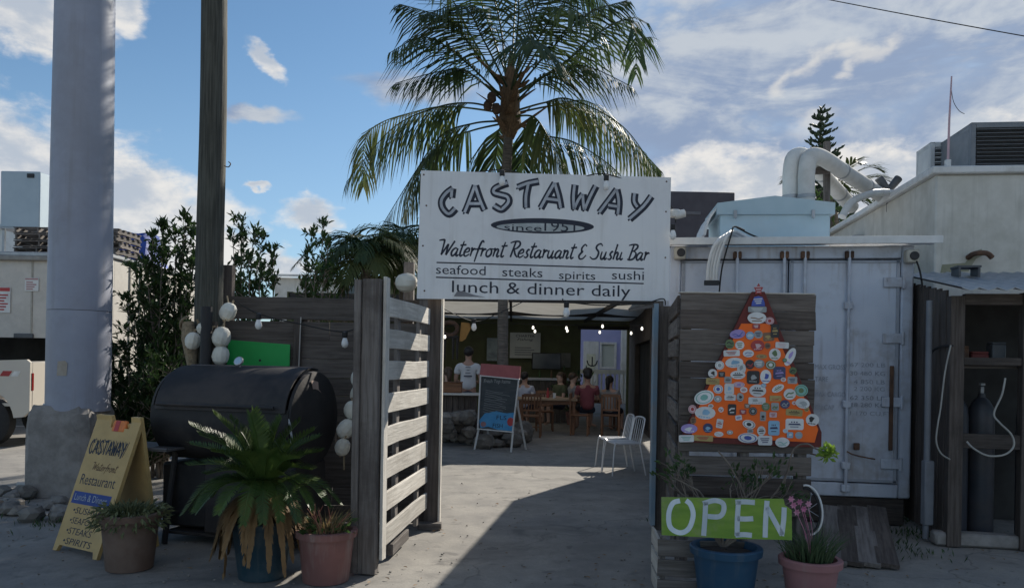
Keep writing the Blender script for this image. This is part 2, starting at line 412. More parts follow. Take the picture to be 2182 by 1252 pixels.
# ------------------------------------------------------------------ ground
def ground_mat():
    m = bpy.data.materials.new('worn_concrete_ground'); m.use_nodes = True; t = m.node_tree; X.tree = t
    bs = t.nodes['Principled BSDF']; N, L = t.nodes.new, t.links.new
    tc = N('ShaderNodeTexCoord'); v = tc.outputs['Object']
    big = nnode(v, .35, 6, .6, .4); mid = nnode(v, 2.2, 7, .65, .3); fine = nnode(v, 60, 3, .6); grit = nnode(v, 190, 2, .6)
    vo = N('ShaderNodeTexVoronoi'); vo.feature = 'DISTANCE_TO_EDGE'; vo.inputs['Scale'].default_value = .42
    wa = N('ShaderNodeVectorMath'); wa.operation = 'ADD'; L(v, wa.inputs[0])
    nz = N('ShaderNodeTexNoise'); nz.inputs['Scale'].default_value = 1.3; nz.inputs['Detail'].default_value = 6; L(v, nz.inputs['Vector']); L(nz.outputs['Color'], wa.inputs[1])
    L(wa.outputs[0], vo.inputs['Vector'])
    crack = 1.0 - sstep(X(vo.outputs['Distance']), 0.0, .009)
    crack = crack * sstep(big, .42, .58)
    base = mixcol(sstep(mid * .6 + big * .4, .35, .65), (.215, .205, .19), (.34, .32, .285))
    base = mixcol(sstep(fine * .6 + grit * .4, .35, .7) * .4, base, (.16, .152, .145))
    st = nnode(v, 1.1, 6, .7, .8)
    base = mixcol(sstep(st, .52, .70) * .65, base, (.115, .11, .105))
    base = mixcol(sstep(nnode(v, 4.7, 3, .5, .4), .62, .72) * .6, base, (.12, .115, .11))
    base = mixcol(crack * .45, base, (.09, .085, .08))
    L(base, bs.inputs['Base Color']); bs.inputs['Roughness'].default_value = .88
    bs.inputs['Specular IOR Level'].default_value = .3
    bp = N('ShaderNodeBump'); bp.inputs['Strength'].default_value = .35; bp.inputs['Distance'].default_value = .008
    L((fine * .5 + grit * .25 + mid * 1.2 - crack * 1.0).v, bp.inputs['Height']); L(bp.outputs[0], bs.inputs['Normal'])
    return m
g = MB(); n = 60
def gcoord(i): 
    t = (i / n) * 2 - 1; return math.copysign(abs(t) ** 2.6, t) * 420
for j in range(n + 1):
    for i in range(n + 1):
        x, y = gcoord(i), gcoord(j) + 9
        h = (mnoise.noise(Vector((x * .5, y * .5, 0))) * .012) if abs(x) < 25 and abs(y - 9) < 20 else 0
        g.v.append((x, y, h - .006))
for j in range(n):
    for i in range(n): a = j * (n + 1) + i; g.f.append((a, a + 1, a + n + 2, a + n + 1))
tag(g.build('ground', ground_mat()), kind='structure')

# ------------------------------------------------------------------ generic wall-with-openings and building helpers
def wall_open(m, x0, x1, z0, z1, holes, y0=0.0, t=.2):
    """wall slab in x,z with rectangular openings; front face at y0, thickness t to +y"""
    xs = sorted({x0, x1, *[q for h in holes for q in h[:2]]}); zs = sorted({z0, z1, *[q for h in holes for q in h[2:]]})
    for a, b in zip(xs, xs[1:]):
        for c, d in zip(zs, zs[1:]):
            mx, mz = (a + b) / 2, (c + d) / 2
            if any(h[0] < mx < h[1] and h[2] < mz < h[3] for h in holes): continue
            m.add([(a, y0, c), (b, y0, c), (b, y0, d), (a, y0, d), (a, y0 + t, c), (b, y0 + t, c), (b, y0 + t, d), (a, y0 + t, d)],
                  [(0, 1, 2, 3), (7, 6, 5, 4)])
    for h in holes + [(x0, x1, z0, z1)]:
        a, b, c, d = h; fl = h == (x0, x1, z0, z1)
        fs = [(0, 1, 5, 4), (1, 2, 6, 5), (2, 3, 7, 6), (3, 0, 4, 7)]
        m.add([(a, y0, c), (b, y0, c), (b, y0, d), (a, y0, d), (a, y0 + t, c), (b, y0 + t, c), (b, y0 + t, d), (a, y0 + t, d)], fs if fl else [q[::-1] for q in fs])
glassM = mat('dark_window_glass', (.03, .04, .05), (.05, .06, .07), 2, .12, 0, spec=.6)
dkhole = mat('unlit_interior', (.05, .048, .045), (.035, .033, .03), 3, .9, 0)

# ---- shipping container
CM = T(1.66, 8.25, 0) @ RZ(R(-9))
cont = thing('shipping_container', 'old white steel shipping container with double doors and lock rods behind the sticker triangle', 'container', M=CM)
CW, CB, CT, CL = 2.44, .28, 2.86, 4.9
def corr(m, L, h, amp=.036, p=.278):
    pass
m = MB()
# corrugated sides and back
def corr_wall(m, o, d, nrm, L, z0, z1):
    o, d, nrm = Vector(o), Vector(d), Vector(nrm); pts = []; x = 0
    while x < L:
        for (dx, off) in ((0, 0), (.07, 0), (.139, -.036), (.209, -.036)):
            if x + dx <= L: pts.append((x + dx, off))
        x += .278
    pts.append((L, 0)); vs = []; fs = []
    for (a, b) in pts:
        q = o + d * a + nrm * b; vs += [(q.x, q.y, z0), (q.x, q.y, z1)]
    for i in range(len(pts) - 1): fs.append((2 * i, 2 * i + 2, 2 * i + 3, 2 * i + 1))
    m.add(vs, fs)
corr_wall(m, (.03, CL - .05, 0), (0, -1, 0), (-1, 0, 0), CL - .15, CB + .12, CT - .08)
corr_wall(m, (CW - .03, .1, 0), (0, 1, 0), (1, 0, 0), CL - .15, CB + .12, CT - .08)
corr_wall(m, (CW - .08, CL - .03, 0), (-1, 0, 0), (0, 1, 0), CW - .16, CB + .12, CT - .08)
m.build('side_wall', contP, cont, ang=20)
m = MB(); m.box((CW / 2, CL / 2, CT - .03), (CW - .02, CL - .02, .04), .01); m.build('roof', contP, cont)
m = MB()
for x in (.06, CW - .06):
    for y in (.06, CL - .06): m.box((x, y, (CB + CT) / 2), (.12, .12, CT - CB), .015)
for y in (.05, CL - .05):
    m.box((CW / 2, y, CT - .07), (CW - .24, .10, .13), .01); m.box((CW / 2, y, CB + .07), (CW - .24, .10, .14), .01)
for x in (.05, CW - .05):
    m.box((x, CL / 2, CT - .05), (.09, CL - .24, .09), .01); m.box((x, CL / 2, CB + .08), (.09, CL - .24, .15), .01)
m.build('frame', contP, cont)
for (x0, x1) in ((.125, 1.213), (1.227, CW - .125)):
    m = MB(); z0, z1 = CB + .15, CT - .15
    m.box(((x0 + x1) / 2, .035, (z0 + z1) / 2), (x1 - x0, .04, z1 - z0), .008)
    d = m.build('door', contP, cont)
    m = MB()
    for (a, b, c, e) in ((x0 + .01, x0 + .04, z0, z1), (x1 - .04, x1 - .01, z0, z1), (x0, x1, z1 - .03, z1 - .005), (x0, x1, z0 + .005, z0 + .03)):
        m.box(((a + b) / 2, .011, (c + e) / 2), (b - a, .012, e - c))
    m.build('door_gasket', mat('grey_rubber_gasket', (.36, .38, .42), (.30, .32, .36), 8, .7, .1), d)
rods = [onp(CM, u, 700)[0] for u in (1568, 1668, 1712, 1806)]
for rx in rods:
    m = MB(); m.tube([(rx, -.03, CB + .05), (rx, -.03, CT - .05)], .017, 10)
    r = m.build('lock_rod', contP, cont)
    for rz in (CT - .10, CT - .62, CB + .95, CB + .32, CB + .09):
        m = MB(); m.box((rx, -.02, rz), (.085, .05, .075), .008)
        for s in (-1, 1): m.lathe([(.008, 0), (.008, .008)], 6, T(rx + s * .032, -.045, rz + .022) @ RX(R(90)))
        m.build('rod_bracket', contP if rz < CT - .2 else rust, r)
for rx, sgn in ((rods[2], 1), (rods[3], 1)):
    m = MB(); z = CB + .42
    m.tube(curve([(rx, -.055, z + .05), (rx + .06, -.07, z + .02), (rx + .18 * sgn, -.07, z - .005), (rx + .27 * sgn, -.06, z - .02)], 5), .012, 6, flat=.6)
    m.box((rx + .1, -.03, z + .1), (.055, .035, .07), .006)
    m.build('door_handle', rust, cont)
for hz in (CT - .38, CT - .95, CB + .98, CB + .35):
    m = MB(); x = CW - .13
    m.box((x - .06, -.004, hz), (.2, .014, .10), .004); m.tube([(x + .03, -.015, hz - .065), (x + .03, -.015, hz + .065)], .016, 8)
    for s in (-.12, -.02): m.lathe([(.010, 0), (.010, .01)], 6, T(x + s, -.010, hz + .02) @ RX(R(90)))
    m.build('hinge', contP, cont)
for hx, hz in ((CW - .23, CB + 1.28),):
    m = MB(); m.box((hx + .03, -.012, CB + .92), (.035, .03, .86), .004); m.build('rust_streak_bar', rust, cont)
faded = mat('faded_stencil', (.22, .24, .28), (.34, .37, .42), 30, .6, 0)
for txt, v, w in (('MAX GROSS', 780, .30), ('TARE', 806, .13), ('MAX CARGO', 838, .30), ('CU.CAP', 866, .19)):
    x, z = onp(CM, 1737, v + 6); text_part(txt, cont, CM @ T(x, .0125, z), faded, w=w, h=.05)
for txt, u, v, w in (('67 200 LB', 1812, 775, .34), ('30 480 KG', 1812, 793, .34), ('4 850 LB', 1820, 811, .30), ('2 200 KG', 1820, 826, .30), ('62 350 LB', 1812, 845, .34), ('28 280 KG', 1812, 860, .34), ('1 170 CU.FT', 1812, 878, .40)):
    x, z = onp(CM, u, v + 6); text_part(txt, cont, CM @ T(x, .0125, z), faded, w=w, h=.043)
# roof flashing board along the container's top
m = MB(); m.box((CW / 2 + .07, -.02, CT + .035), (CW + .28, .30, .03), .006); m.box((CW / 2 + .07, -.165, CT + .03), (CW + .28, .012, .075), .003)
tag(m.build('roof_flashing', white, None, CM), 'long white metal flashing strip capping the front of the shipping container', 'flashing')
# timber bearers under the container
for k, yy in enumerate((.12, CL / 2, CL - .12)):
    o = beam('timber_bearer', None, CM @ Vector((.05, yy, .137)), CM @ Vector((CW - .05, yy, .137)), .27, .2, darkW, bev=.01)
    tag(o, ['dark timber bearer under the front sill of the white container', 'dark timber bearer under the middle of the white container', 'dark timber bearer under the far end of the white container'][k], 'timber beam', 'timbers under the container')
# junction boxes on the container
jb = mat('beige_plastic', (.55, .52, .45), (.48, .45, .38), 5, .6, .05)
for (u, v), lab in (((1448, 541), 'beige speaker box at the upper left corner of the container'), ((1938, 548), 'beige speaker box with a cable at the upper right corner of the container')):
    x, z = onp(CM, u, v); t = thing('speaker_box', lab, 'speaker', M=CM @ T(x, -.06, z), group='boxes on the container corners')
    m = MB(); m.box((0, 0, 0), (.125, .11, .135), .015); m.build('housing', jb, t)
    m = MB(); m.lathe([(.045, 0), (.043, .012), (.03, .016), (.012, .01)], 16, T(.01, -.056, 0) @ RX(R(90))); m.build('lens', black, t)
    if u > 1500:
        m = MB(); m.tube(curve([(.03, -.05, -.05), (.07, -.05, -.18), (.1, -.04, -.4), (.11, -.03, -.75)], 6), .009, 6); m.build('cable', rubber, t)
# white conduit bundle arching over the container's edge
t = thing('conduit_bundle', 'bundle of white conduits bending down over the container roof edge', 'conduit', M=CM)
bpts = [onp(CM, u, v) for u, v in ((1600, 503), (1562, 500), (1537, 512), (1522, 540), (1514, 575), (1512, 606))]
for k in range(4):
    m = MB(); o = (k - 1.5) * .03
    yy = [.5, .15, -.24, -.26, -.24, -.22]
    m.tube(curve([(bx + o, yy[i], bz + (o * .6 if i < 3 else 0) + (.03 if i < 2 else 0)) for i, (bx, bz) in enumerate(bpts)], 6), .017, 8)
    m.build('conduit', white, t)
m = MB(); m.box((bpts[-1][0], -.22, bpts[-1][1] - .005), (.15, .05, .05), .005); m.build('clamp', black, t)
m = MB(); m.tube(curve([(bpts[1][0] + .1, -.1, bpts[1][1] + .03), (bpts[1][0] - .02, -.25, bpts[1][1] + .04), (bpts[2][0] + .06, -.33, bpts[2][1]), (bpts[4][0] + .09, -.28, bpts[4][1]), (bpts[5][0] + .08, -.2, bpts[5][1] - .1)], 6), .009, 6); m.build('black_cable', rubber, t)
m = MB(); m.tube(curve([(bpts[1][0] + .02, -.15, bpts[1][1] + .05), (bpts[0][0] + .1, -.1, CT + .06), (bpts[0][0] + .5, .1, CT + .07), (bpts[0][0] + .9, .3, CT + .07)], 6), .009, 6); m.build('black_cable', rubber, t)

# ---- pale blue box on the container roof
BM = T(P(1530, 512, 8.9)) @ RZ(R(-6)); BM[2][3] = CT
bb = thing('rooftop_box', 'pale blue metal box with a low pitched lid and latches on the container roof', 'box', M=BM)
paleB = mat('pale_blue_paint', (.47, .61, .67), (.42, .56, .62), 4, .5, .05, dirt=(.45, .5, .5), dirt_amt=.3)
m = MB(); m.box((.63, .45, .25), (1.22, .9, .46), .01); m.build('body', paleB, bb)
m = MB(); lid = [(-.02, .47), (-.02, .60), (.62, .68), (1.28, .60), (1.28, .47)]; m.prism([(a, b) for a, b in lid], -.04, .95); m.build('lid', paleB, bb)
for x in (.18, 1.04):
    m = MB(); m.box((x, -.052, .47), (.035, .02, .09), .004); m.tube([(x, -.06, .49), (x, -.07, .41)], .006, 6); m.build('latch', greyMetal, bb)
m = MB(); pr = [(-.16, .25), (-.13, .39), (-.08, .50), (-.021, .56), (-.021, .53), (-.07, .46), (-.11, .37), (-.13, .25)]
m.prism(pr[::-1], .05, .85); m.build('side_hood', white, bb)
m = MB(); m.box((-.05, .3, .1), (.035, .035, .2), .003); m.box((-.05, .7, .1), (.035, .035, .2), .003); m.build('hood_post', greyMetal, bb)

# ---- white ducts
dt = thing('duct_pair', 'two fat white insulated ducts rising from the pale blue box and sloping down behind', 'duct', loc=(0, 0, 0))
for (u0, Y0, y_top, u1, v1, Y1) in ((1686, 9.35, 322, 1815, 440, 11.4), (1719, 9.2, 322, 1880, 418, 11.2)):
    a = P(u0, 470, Y0); a.z = CT + .3; b = P(u0 - 1, y_top + 52, Y0); c = P(u0 + 6, y_top + 14, Y0 + .05); d = P(u0 + 32, y_top + 14, Y0 + .25); e = P(u1, v1, Y1)
    m = MB(); pts = [a] + curve([b, c, d, d + (e - d) * .35, e], 7); m.tube(pts, .098, 18); m.build('duct', mat('matt_white_insulation', (.74, .73, .69), (.66, .65, .61), 7, .95, .12, dirt=(.48, .46, .41), dirt_amt=.4, spec=.15), dt, ang=60)
    for q in ((a * .35 + b * .65), d + (e - d) * .3, d + (e - d) * .7):
        m = MB(); dirv = (b - a if q is not None and abs(q.x - a.x) < .1 else e - d).normalized()
        m.tube([q - dirv * .02, q + dirv * .02], .104, 18); m.build('band', greyMetal, dt)
for q in ((1762, 302, 1762, 505, 9.9, .05), (1700, 330, 1645, 500, 9.7, .05)):
    a, b = P(q[0], q[1], q[4]), P(q[2], q[3], q[4]); b.z = CT - .02
    tag(beam('duct_prop', None, b, a, .07, .07, greyW, up=(1, 0, 0)), {1762: 'upright weathered post propping the white ducts', 1700: 'leaning weathered post left of the white ducts'}[q[0]], 'post')
a, b = P(1722, 365, 9.75), P(1768, 362, 9.75)
tag(beam('cross_prop', None, a, b, .09, .05, greyW), 'short weathered board bracing the white ducts beside the upright post', 'board')

# ---- cream building right behind container
RBM = T(5.08, 9.35, 0) @ RZ(R(-7))
rb = thing('cream_building', 'cream stuccoed flat roofed building rising behind the container and the lean-to', 'building', M=RBM)
HB = 3.95
m = MB(); m.box((4, 3.2, HB / 2), (8, 6.4, HB), .02); m.build('wall', stucco, rb)
m = MB(); m.box((4, 3.2, HB + .045), (8.14, 6.54, .09), .015); m.build('parapet_cap', white, rb)
m = MB(); m.box((.25 + .6, 7.6, 1.6), (1.7, 2.4, 3.2), .02); m.build('rear_wing', stucco, rb)
m = MB(); m.add([(-.12, 6.42, 3.75), (1.8, 6.42, 3.75), (1.8, 9.0, 3.15), (-.12, 9.0, 3.15), (-.12, 6.42, 3.83), (1.8, 6.42, 3.83), (1.8, 9.0, 3.23), (-.12, 9.0, 3.23)], [(3, 2, 1, 0), (4, 5, 6, 7), (0, 1, 5, 4), (1, 2, 6, 5), (2, 3, 7, 6), (3, 0, 4, 7)]); m.build('wing_roof', white, rb)
m = MB(); m.box((-.09, 2.75, 3.15), (.16, .34, 1.0), .01); m.build('downspout_box', greyMetal, rb)
stain = mat('green_stain', (.30, .30, .20), (.40, .39, .30), 6, .9, .1)
x, z = onp(RBM, 2060, 560)
m = MB(); pts = [(x - .30, z - .12), (x - .28, z - .02), (x - .02, z + .0), (x + .06, z + .12), (x + .16, z + .17), (x + .20, z + .10), (x + .10, z + .05), (x + .02, z - .10)]
m.flat(pts, -.004); m.build('wall_stain', stain, rb)
m = MB(); q = onp(RBM, 2080, 545); m.tube(curve([(q[0] - .09, .0, q[1] - .02), (q[0] - .07, -.12, q[1] + .01), (q[0] + .04, -.16, q[1] + .01), (q[0] + .11, -.15, q[1] - .04)], 5), .032, 8); m.build('drain_stub', rust, rb)
# AC units on its roof
def louvre_unit(name, label, M, w, d, h, cols, slatmat, n):
    t = thing(name, label, 'air conditioner', M=M, group='air conditioners on the cream roof')
    m = MB(); m.box((w / 2, d / 2, h / 2), (w - .06, d - .06, h - .06), .01); m.build('core', dkgreyM, t)
    m = MB()
    for x in (.03, w - .03):
        for y in (.03, d - .03): m.box((x, y, h / 2), (.06, .06, h), .006)
    for z in (.03, h - .04):
        for y in (.03, d - .03): m.box((w / 2, y, z), (w - .12, .055, .06), .005)
        for x in (.03, w - .03): m.box((x, d / 2, z), (.055, d - .12, .06), .005)
    m.box((w / 2, d / 2, h - .012), (w, d, .022), .004)
    m.build('cabinet_frame', cols, t)
    for k in range(n):
        z = .09 + (h - .18) * k / (n - 1)
        m = MB(); m.add([(.062, .03, z - .012), (w - .062, .03, z - .012), (w - .062, -.005, z - .03), (.062, -.005, z - .03)], [(0, 1, 2, 3)]); m.box((w / 2, .012, z), (w - .13, .04, .012), 0, T(0, 0, 0)); m.build('louvre', slatmat, t)
    m = MB(); m.box((.012, d / 2, h / 2), (.02, d - .13, h - .13), .004); m.build('side_panel', cols, t)
    return t
acg = mat('grey_cabinet_paint', (.20, .215, .23), (.16, .175, .19), 5, .5, .05)
acw = mat('pale_cabinet_paint', (.50, .52, .52), (.42, .44, .45), 5, .5, .05)
q = RBM.inverted() @ P(2068, 375, 9.7)
louvre_unit('rooftop_air_conditioner', 'large dark grey louvred air conditioner at the right of the cream roof', RBM @ T(q.x, q.y, HB + .09), 1.25, .9, .66, acg, dkgreyM, 11)
q = RBM.inverted() @ P(1982, 375, 10.6)
louvre_unit('rooftop_air_conditioner', 'smaller pale air conditioner beside the thin flag pole on the cream roof', RBM @ T(q.x, q.y, HB + .09), .50, .5, .67, acw, acw, 9)
q = P(2019, 375, 9.75)
t = thing('flag_pole', 'thin pinkish pole standing on the corner of the cream roof', 'pole', (q.x, q.y, HB + .09))
m = MB(); m.tube([(0, 0, 0), (.01, 0, .7), (.03, 0, 1.25)], [.017, .013, .009], 8); m.build('pole', mat('faded_pink_paint', (.50, .33, .36), (.42, .30, .33), 6, .6, .05), t)
m = MB(); m.tube(curve([(.03, 0, 1.08), (.06, 0, .93), (.13, 0, .82), (.20, 0, .78)], 5), .004, 5); m.build('loose_wire', black, t)
m = MB(); m.box((0, 0, .1), (.06, .06, .2), .006); m.build('bracket', white, t)
q = P(1893, 402, 11.0)
t = thing('twin_floodlight', 'pair of small dark floodlights tilted apart in a V on the cream parapet', 'floodlight', (q.x, q.y, q.z - .08))
for s in (-1, 1):
    m = MB(); m.lathe([(.035, 0), (.05, .05), (.06, .22), (.055, .235)], 12, T(0, 0, .05) @ RY(R(38 * s))); m.build('lamp_head', dkgreyM, t)
m = MB(); m.tube([(0, 0, -.25), (0, 0, .06)], .025, 8); m.build('mount', dkgreyM, t)
# white loop pipe beside the ducts
m = MB(); m.tube(curve([P(1795, 462, 10.2), P(1815, 430, 10.3), P(1860, 412, 10.5), P(1900, 412, 10.8), P(1915, 430, 11.0)], 6), .05, 12)
o = m.build('bent_pipe', white); tag(o, 'bent white pipe looping beside the white ducts', 'pipe')

# ---- lean-to with gas cylinders
LM = T(P(2033, 900, 7.05).x, 7.05, 0) @ RZ(R(-10))
lt = thing('lean_to_shed', 'dark timber lean-to with a corrugated roof right of the container', 'shed', M=LM)
for (x, y, h) in ((.0, 0, 2.27), (.60, 0, 2.3), (1.5, 0, 2.3), (0, 1.5, 2.6), (1.5, 1.5, 2.6)):
    beam('post', lt, LM @ Vector((x, y, 0)), LM @ Vector((x, y, h)), .12, .1, darkW, up=LM.to_3x3() @ Vector((1, 0, 0)))
for z, h in ((1.68, .07), (.96, .13), (2.24, .1)):
    beam('rail', lt, LM @ Vector((.062, 0, z)), LM @ Vector((.54, 0, z)), h, .07, darkW)
    beam('rail', lt, LM @ Vector((.662, 0, z)), LM @ Vector((1.44, 0, z)), h, .07, darkW)
for k in range(9):
    y = .14 + k * .15
    beam('side_board', lt, LM @ Vector((-.05, y, .05)), LM @ Vector((-.05, y, 2.31 + y * .17)), .142, .022, darkW, up=LM.to_3x3() @ Vector((0, 1, 0)), jit=.003)
m = MB()
for yy, zz, dep in ((0, 0, 0),):
    vs, fs, nn = [], [], 60
    for i in range(nn + 1):
        x = -.10 + 2.1 * i / nn; w = .014 * math.cos(i * 2 * math.pi / 4)
        vs += [(x, -.40, 2.30 + w), (x, 1.55, 2.66 + w), (x, -.40, 2.294 + w), (x, 1.55, 2.654 + w)]
    for i in range(nn):
        a = 4 * i; fs += [(a, a + 4, a + 5, a + 1), (a + 2, a + 3, a + 7, a + 6), (a, a + 2, a + 6, a + 4)]
    m.add(vs, fs)
m.build('corrugated_roof', greyMetal, lt, ang=80)
m = MB(); m.box((.9, .05, .06), (2.1, .16, .12), .02); m.build('kerb', concrete, lt)
beam('shelf', lt, LM @ Vector((.07, .35, 1.63)), LM @ Vector((1.44, .35, 1.63)), .025, .5, greyW)
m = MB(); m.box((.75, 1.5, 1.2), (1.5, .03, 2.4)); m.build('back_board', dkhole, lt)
q = onp(LM, 2112, 583); m = MB()
m.box((q[0] + .12, .9, 2.64), (.22, .2, .02)); m.box((q[0] + .03, .9, 2.58), (.02, .2, .10)); m.box((q[0] + .21, .9, 2.58), (.02, .2, .10)); m.build('roof_vent', dkgreyM, lt)
for bx_, bw, bh, bm, lab in ((.14, .13, .16, rust, 'rusty brown tin on the lean-to shelf nearest the corner post'), (.30, .15, .11, mat('dull_red_box', (.20, .05, .045), (.15, .04, .035)), 'dull red box in the middle of the lean-to shelf'), (.46, .12, .2, dkgreyM, 'dark grey can on the lean-to shelf')):
    t = thing('shelf_box', lab, 'box', M=LM @ T(bx_, .3, 1.645)); m = MB(); m.box((0, 0, bh / 2), (bw, .14, bh), .01); m.build('body', bm, t); m = MB(); m.box((0, 0, bh + .01), (bw * .96, .135, .02), .006); m.build('lid', bm, t)
cylM = mat('dull_gas_cylinder_paint', (.055, .06, .075), (.04, .045, .055), 5, .45, .05, dirt=(.10, .08, .07), dirt_amt=.4)
for k, (x, y, lab) in enumerate(((.17, .45, 'tall dark gas cylinder nearest the lean-to corner post'), (.42, .5, 'tall dark gas cylinder with a hose on its valve inside the lean-to'), (.85, .5, 'tall dark gas cylinder at the far right inside the lean-to'))):
    t = thing('gas_cylinder', lab, 'gas cylinder', M=LM @ T(x, y, .0), group='gas cylinders in the lean-to')
    m = MB(); m.lathe([(.11, 0), (.115, .02), (.115, 1.15), (.105, 1.24), (.07, 1.31), (.035, 1.34), (.03, 1.38)], 20); m.build('body', cylM, t)
    m = MB(); m.box((0, 0, 1.41), (.035, .035, .07), .005); m.lathe([(.03, 0), (.03, .02)], 10, T(0, 0, 1.455)); m.build('valve', greyMetal, t)
hoseM = mat('pale_hose', (.42, .41, .37), (.34, .33, .30), 8, .6, .05)
m = MB(); pts = [P(u, v, Y) for u, v, Y in ((2142, 805, 6.9), (2135, 840, 6.88), (2118, 880, 6.88), (2130, 900, 6.85), (2155, 925, 6.85), (2160, 950, 6.85), (2140, 968, 6.85), (2105, 970, 6.87), (2075, 955, 6.9), (2060, 940, 6.94))]
m.tube(curve(pts, 6), .0085, 7); tag(m.build('gas_hose', hoseM), 'pale hose hanging in a wide loop in front of the gas cylinders', 'hose')
m = MB(); pts = [P(u, v, Y) for u, v, Y in ((2026, 735, 6.86), (2014, 790, 6.86), (2004, 870, 6.86), (1998, 905, 6.86), (1995, 940, 6.86), (2005, 965, 6.88), (2024, 978, 6.92))]
m.tube(curve(pts, 6), .007, 7); tag(m.build('gas_hose', hoseM), 'pale hose running down the side of the lean-to corner post', 'hose')
m = MB(); pts = [P(u, v, Y) for u, v, Y in ((2030, 736, 7.0), (2000, 740, 7.2), (1982, 760, 7.35), (1977, 840, 7.4), (1976, 1000, 7.4))]
m.tube(curve(pts, 6), .011, 7); tag(m.build('black_cable', rubber), 'black cable curving from the lean-to post into the gap beside the container', 'cable')
a = P(1981, 640, 7.25); m = MB(); m.tube([(a.x, a.y, .02), (a.x, a.y, a.z)], .028, 12); m.box((a.x + .005, a.y - .01, .45), (.09, .08, .6), .01)
tag(m.build('standpipe', mat('grey_conduit_paint', (.22, .235, .26), (.18, .19, .21), 6, .6, .05)), 'grey standpipe with a boxed foot between the container and the lean-to', 'pipe')

# ---- boards forming a ramp to the container
rp = thing('plank_ramp', 'low ramp of dark worn planks sloping up to the container sill', 'ramp', loc=(0, 0, 0))
for k in range(4):
    a = G(1795 + k * 37 - 15, 1206 + k * 2) ; b = P(1770 + k * 32, 1098, 7.45); b.z = .26; a.z = .03
    beam('plank', rp, a, b, .165, .035, darkW if k % 2 else greyW, up=(1, 0, 0), jit=.006)

# ---- far things above the container: dark block, orange roof
m = thing('dark_office_block', 'dark grey flat block standing behind the sign and the pale blue box', 'building', loc=(5.0, 25, 0))
mm = MB(); mm.box((1.05, 2, 3.6), (2.1, 4, 7.2), .02); mm.build('wall', mat('dark_grey_cladding', (.085, .08, .095), (.07, .065, .08), 3, .7, .1), m)
for zz in (5.4, 6.5):
    mm = MB(); mm.box((.55, -.02, zz), (.9, .03, .10)); mm.build('window_strip', mat('dim_window_strip', (.17, .17, .19)), m)
m = thing('orange_roofed_house', 'low white house with an orange roof band behind the container roof', 'house', loc=(7.0, 30, 0))
mm = MB(); mm.box((1.5, 2, 3.15), (5.0, 4, 6.3), .02); mm.build('wall', white, m)
mm = MB(); mm.box((1.5, 1.9, 6.55), (5.3, 4.4, .50), .02); mm.build('fascia', mat('orange_fascia', (.62, .17, .06), (.52, .14, .05), 4, .6, .05), m)
mm = MB(); mm.add([(-1.2, -.4, 6.8), (4.2, -.4, 6.8), (4.2, 4.2, 6.8), (-1.2, 4.2, 6.8), (-1.2, -.4, 7.15), (4.2, -.4, 7.15), (4.2, 4.2, 7.25), (-1.2, 4.2, 7.25)], [(4, 5, 6, 7), (0, 1, 5, 4), (1, 2, 6, 5), (2, 3, 7, 6), (3, 0, 4, 7)]); mm.build('roof', white, m)
# power line
m = MB(); a, b = P(1500, -54, 22), P(2600, 150, 14)
m.tube([a.lerp(b, i / 16) - Vector((0, 0, .06 * math.sin(math.pi * i / 16))) for i in range(17)], .012, 5)
tag(m.build('power_line', black), 'thin black overhead wire crossing the upper right of the sky', 'power line')

# ------------------------------------------------------------------ background on the left
FM = T(P(232, 700, 17).x, 17, 0) @ RZ(R(0))
fh = thing('service_building', 'white service building with an open dark bay at the far left edge', 'building', M=FM)
trailW = mat('off_white_cladding', (.62, .58, .52), (.55, .52, .47), 3, .6, .06, dirt=(.40, .37, .33), dirt_amt=.35)
m = MB(); wall_open(m, -7, 0, 0, 3.72, [(-6.2, -.25, -.01, 1.95)], 0, .18); m.build('wall', trailW, fh)
m = MB(); m.box((-.09, 3.6, 1.86), (.17, 6.8, 3.7)); m.build('side_wall', trailW, fh)
m = MB(); m.box((-3.5, 3.5, 3.78), (7.1, 7.1, .1), .02); m.build('roof', greyMetal, fh)
m = MB(); m.box((-3.5, 2.6, 1.0), (6.4, .05, 2.0)); m.build('bay_back', dkhole, fh)
for yy in (.9, 1.4, 3.3, 5.0):
    m = MB(); m.box((.012, yy, 1.85), (.03, .05, 3.6)); m.build('wall_seam', mat('beige_trim', (.45, .42, .36)), fh)
for (x, z, w, h) in ((-.55, 1.78, .55, .34), (-.55, 1.3, .55, .4), (-1.4, .95, .8, .3)):
    m = MB(); m.box((x, .6, z), (w, .6, h), .01); m.build('crate_shelf', mat('pale_blue_crate', (.40, .47, .52), (.34, .40, .46)), fh)
for k in range(6):
    m = MB(); m.box((-.55 - k * 1.15, -.008, 2.85), (.035, .02, 1.7)); m.build('panel_seam', mat('beige_trim', (.45, .42, .36)), fh)
m = MB(); m.box((-3.5, -.06, 3.68), (7.1, .12, .10), .02); m.build('gutter', mat('grey_gutter', (.30, .29, .27)), fh)
for x in (-1.85, -.85): 
    m = MB(); m.box((x, -.03, 1.99), (.42, .05, .10), .01); m.build('bay_lintel_bracket', dkgreyM, fh)
redP = mat('red_print', (.42, .05, .05), (.36, .05, .05), 8, .6, 0)
pinkP = mat('faded_red_print', (.45, .25, .25), (.40, .24, .24), 8, .6, 0)
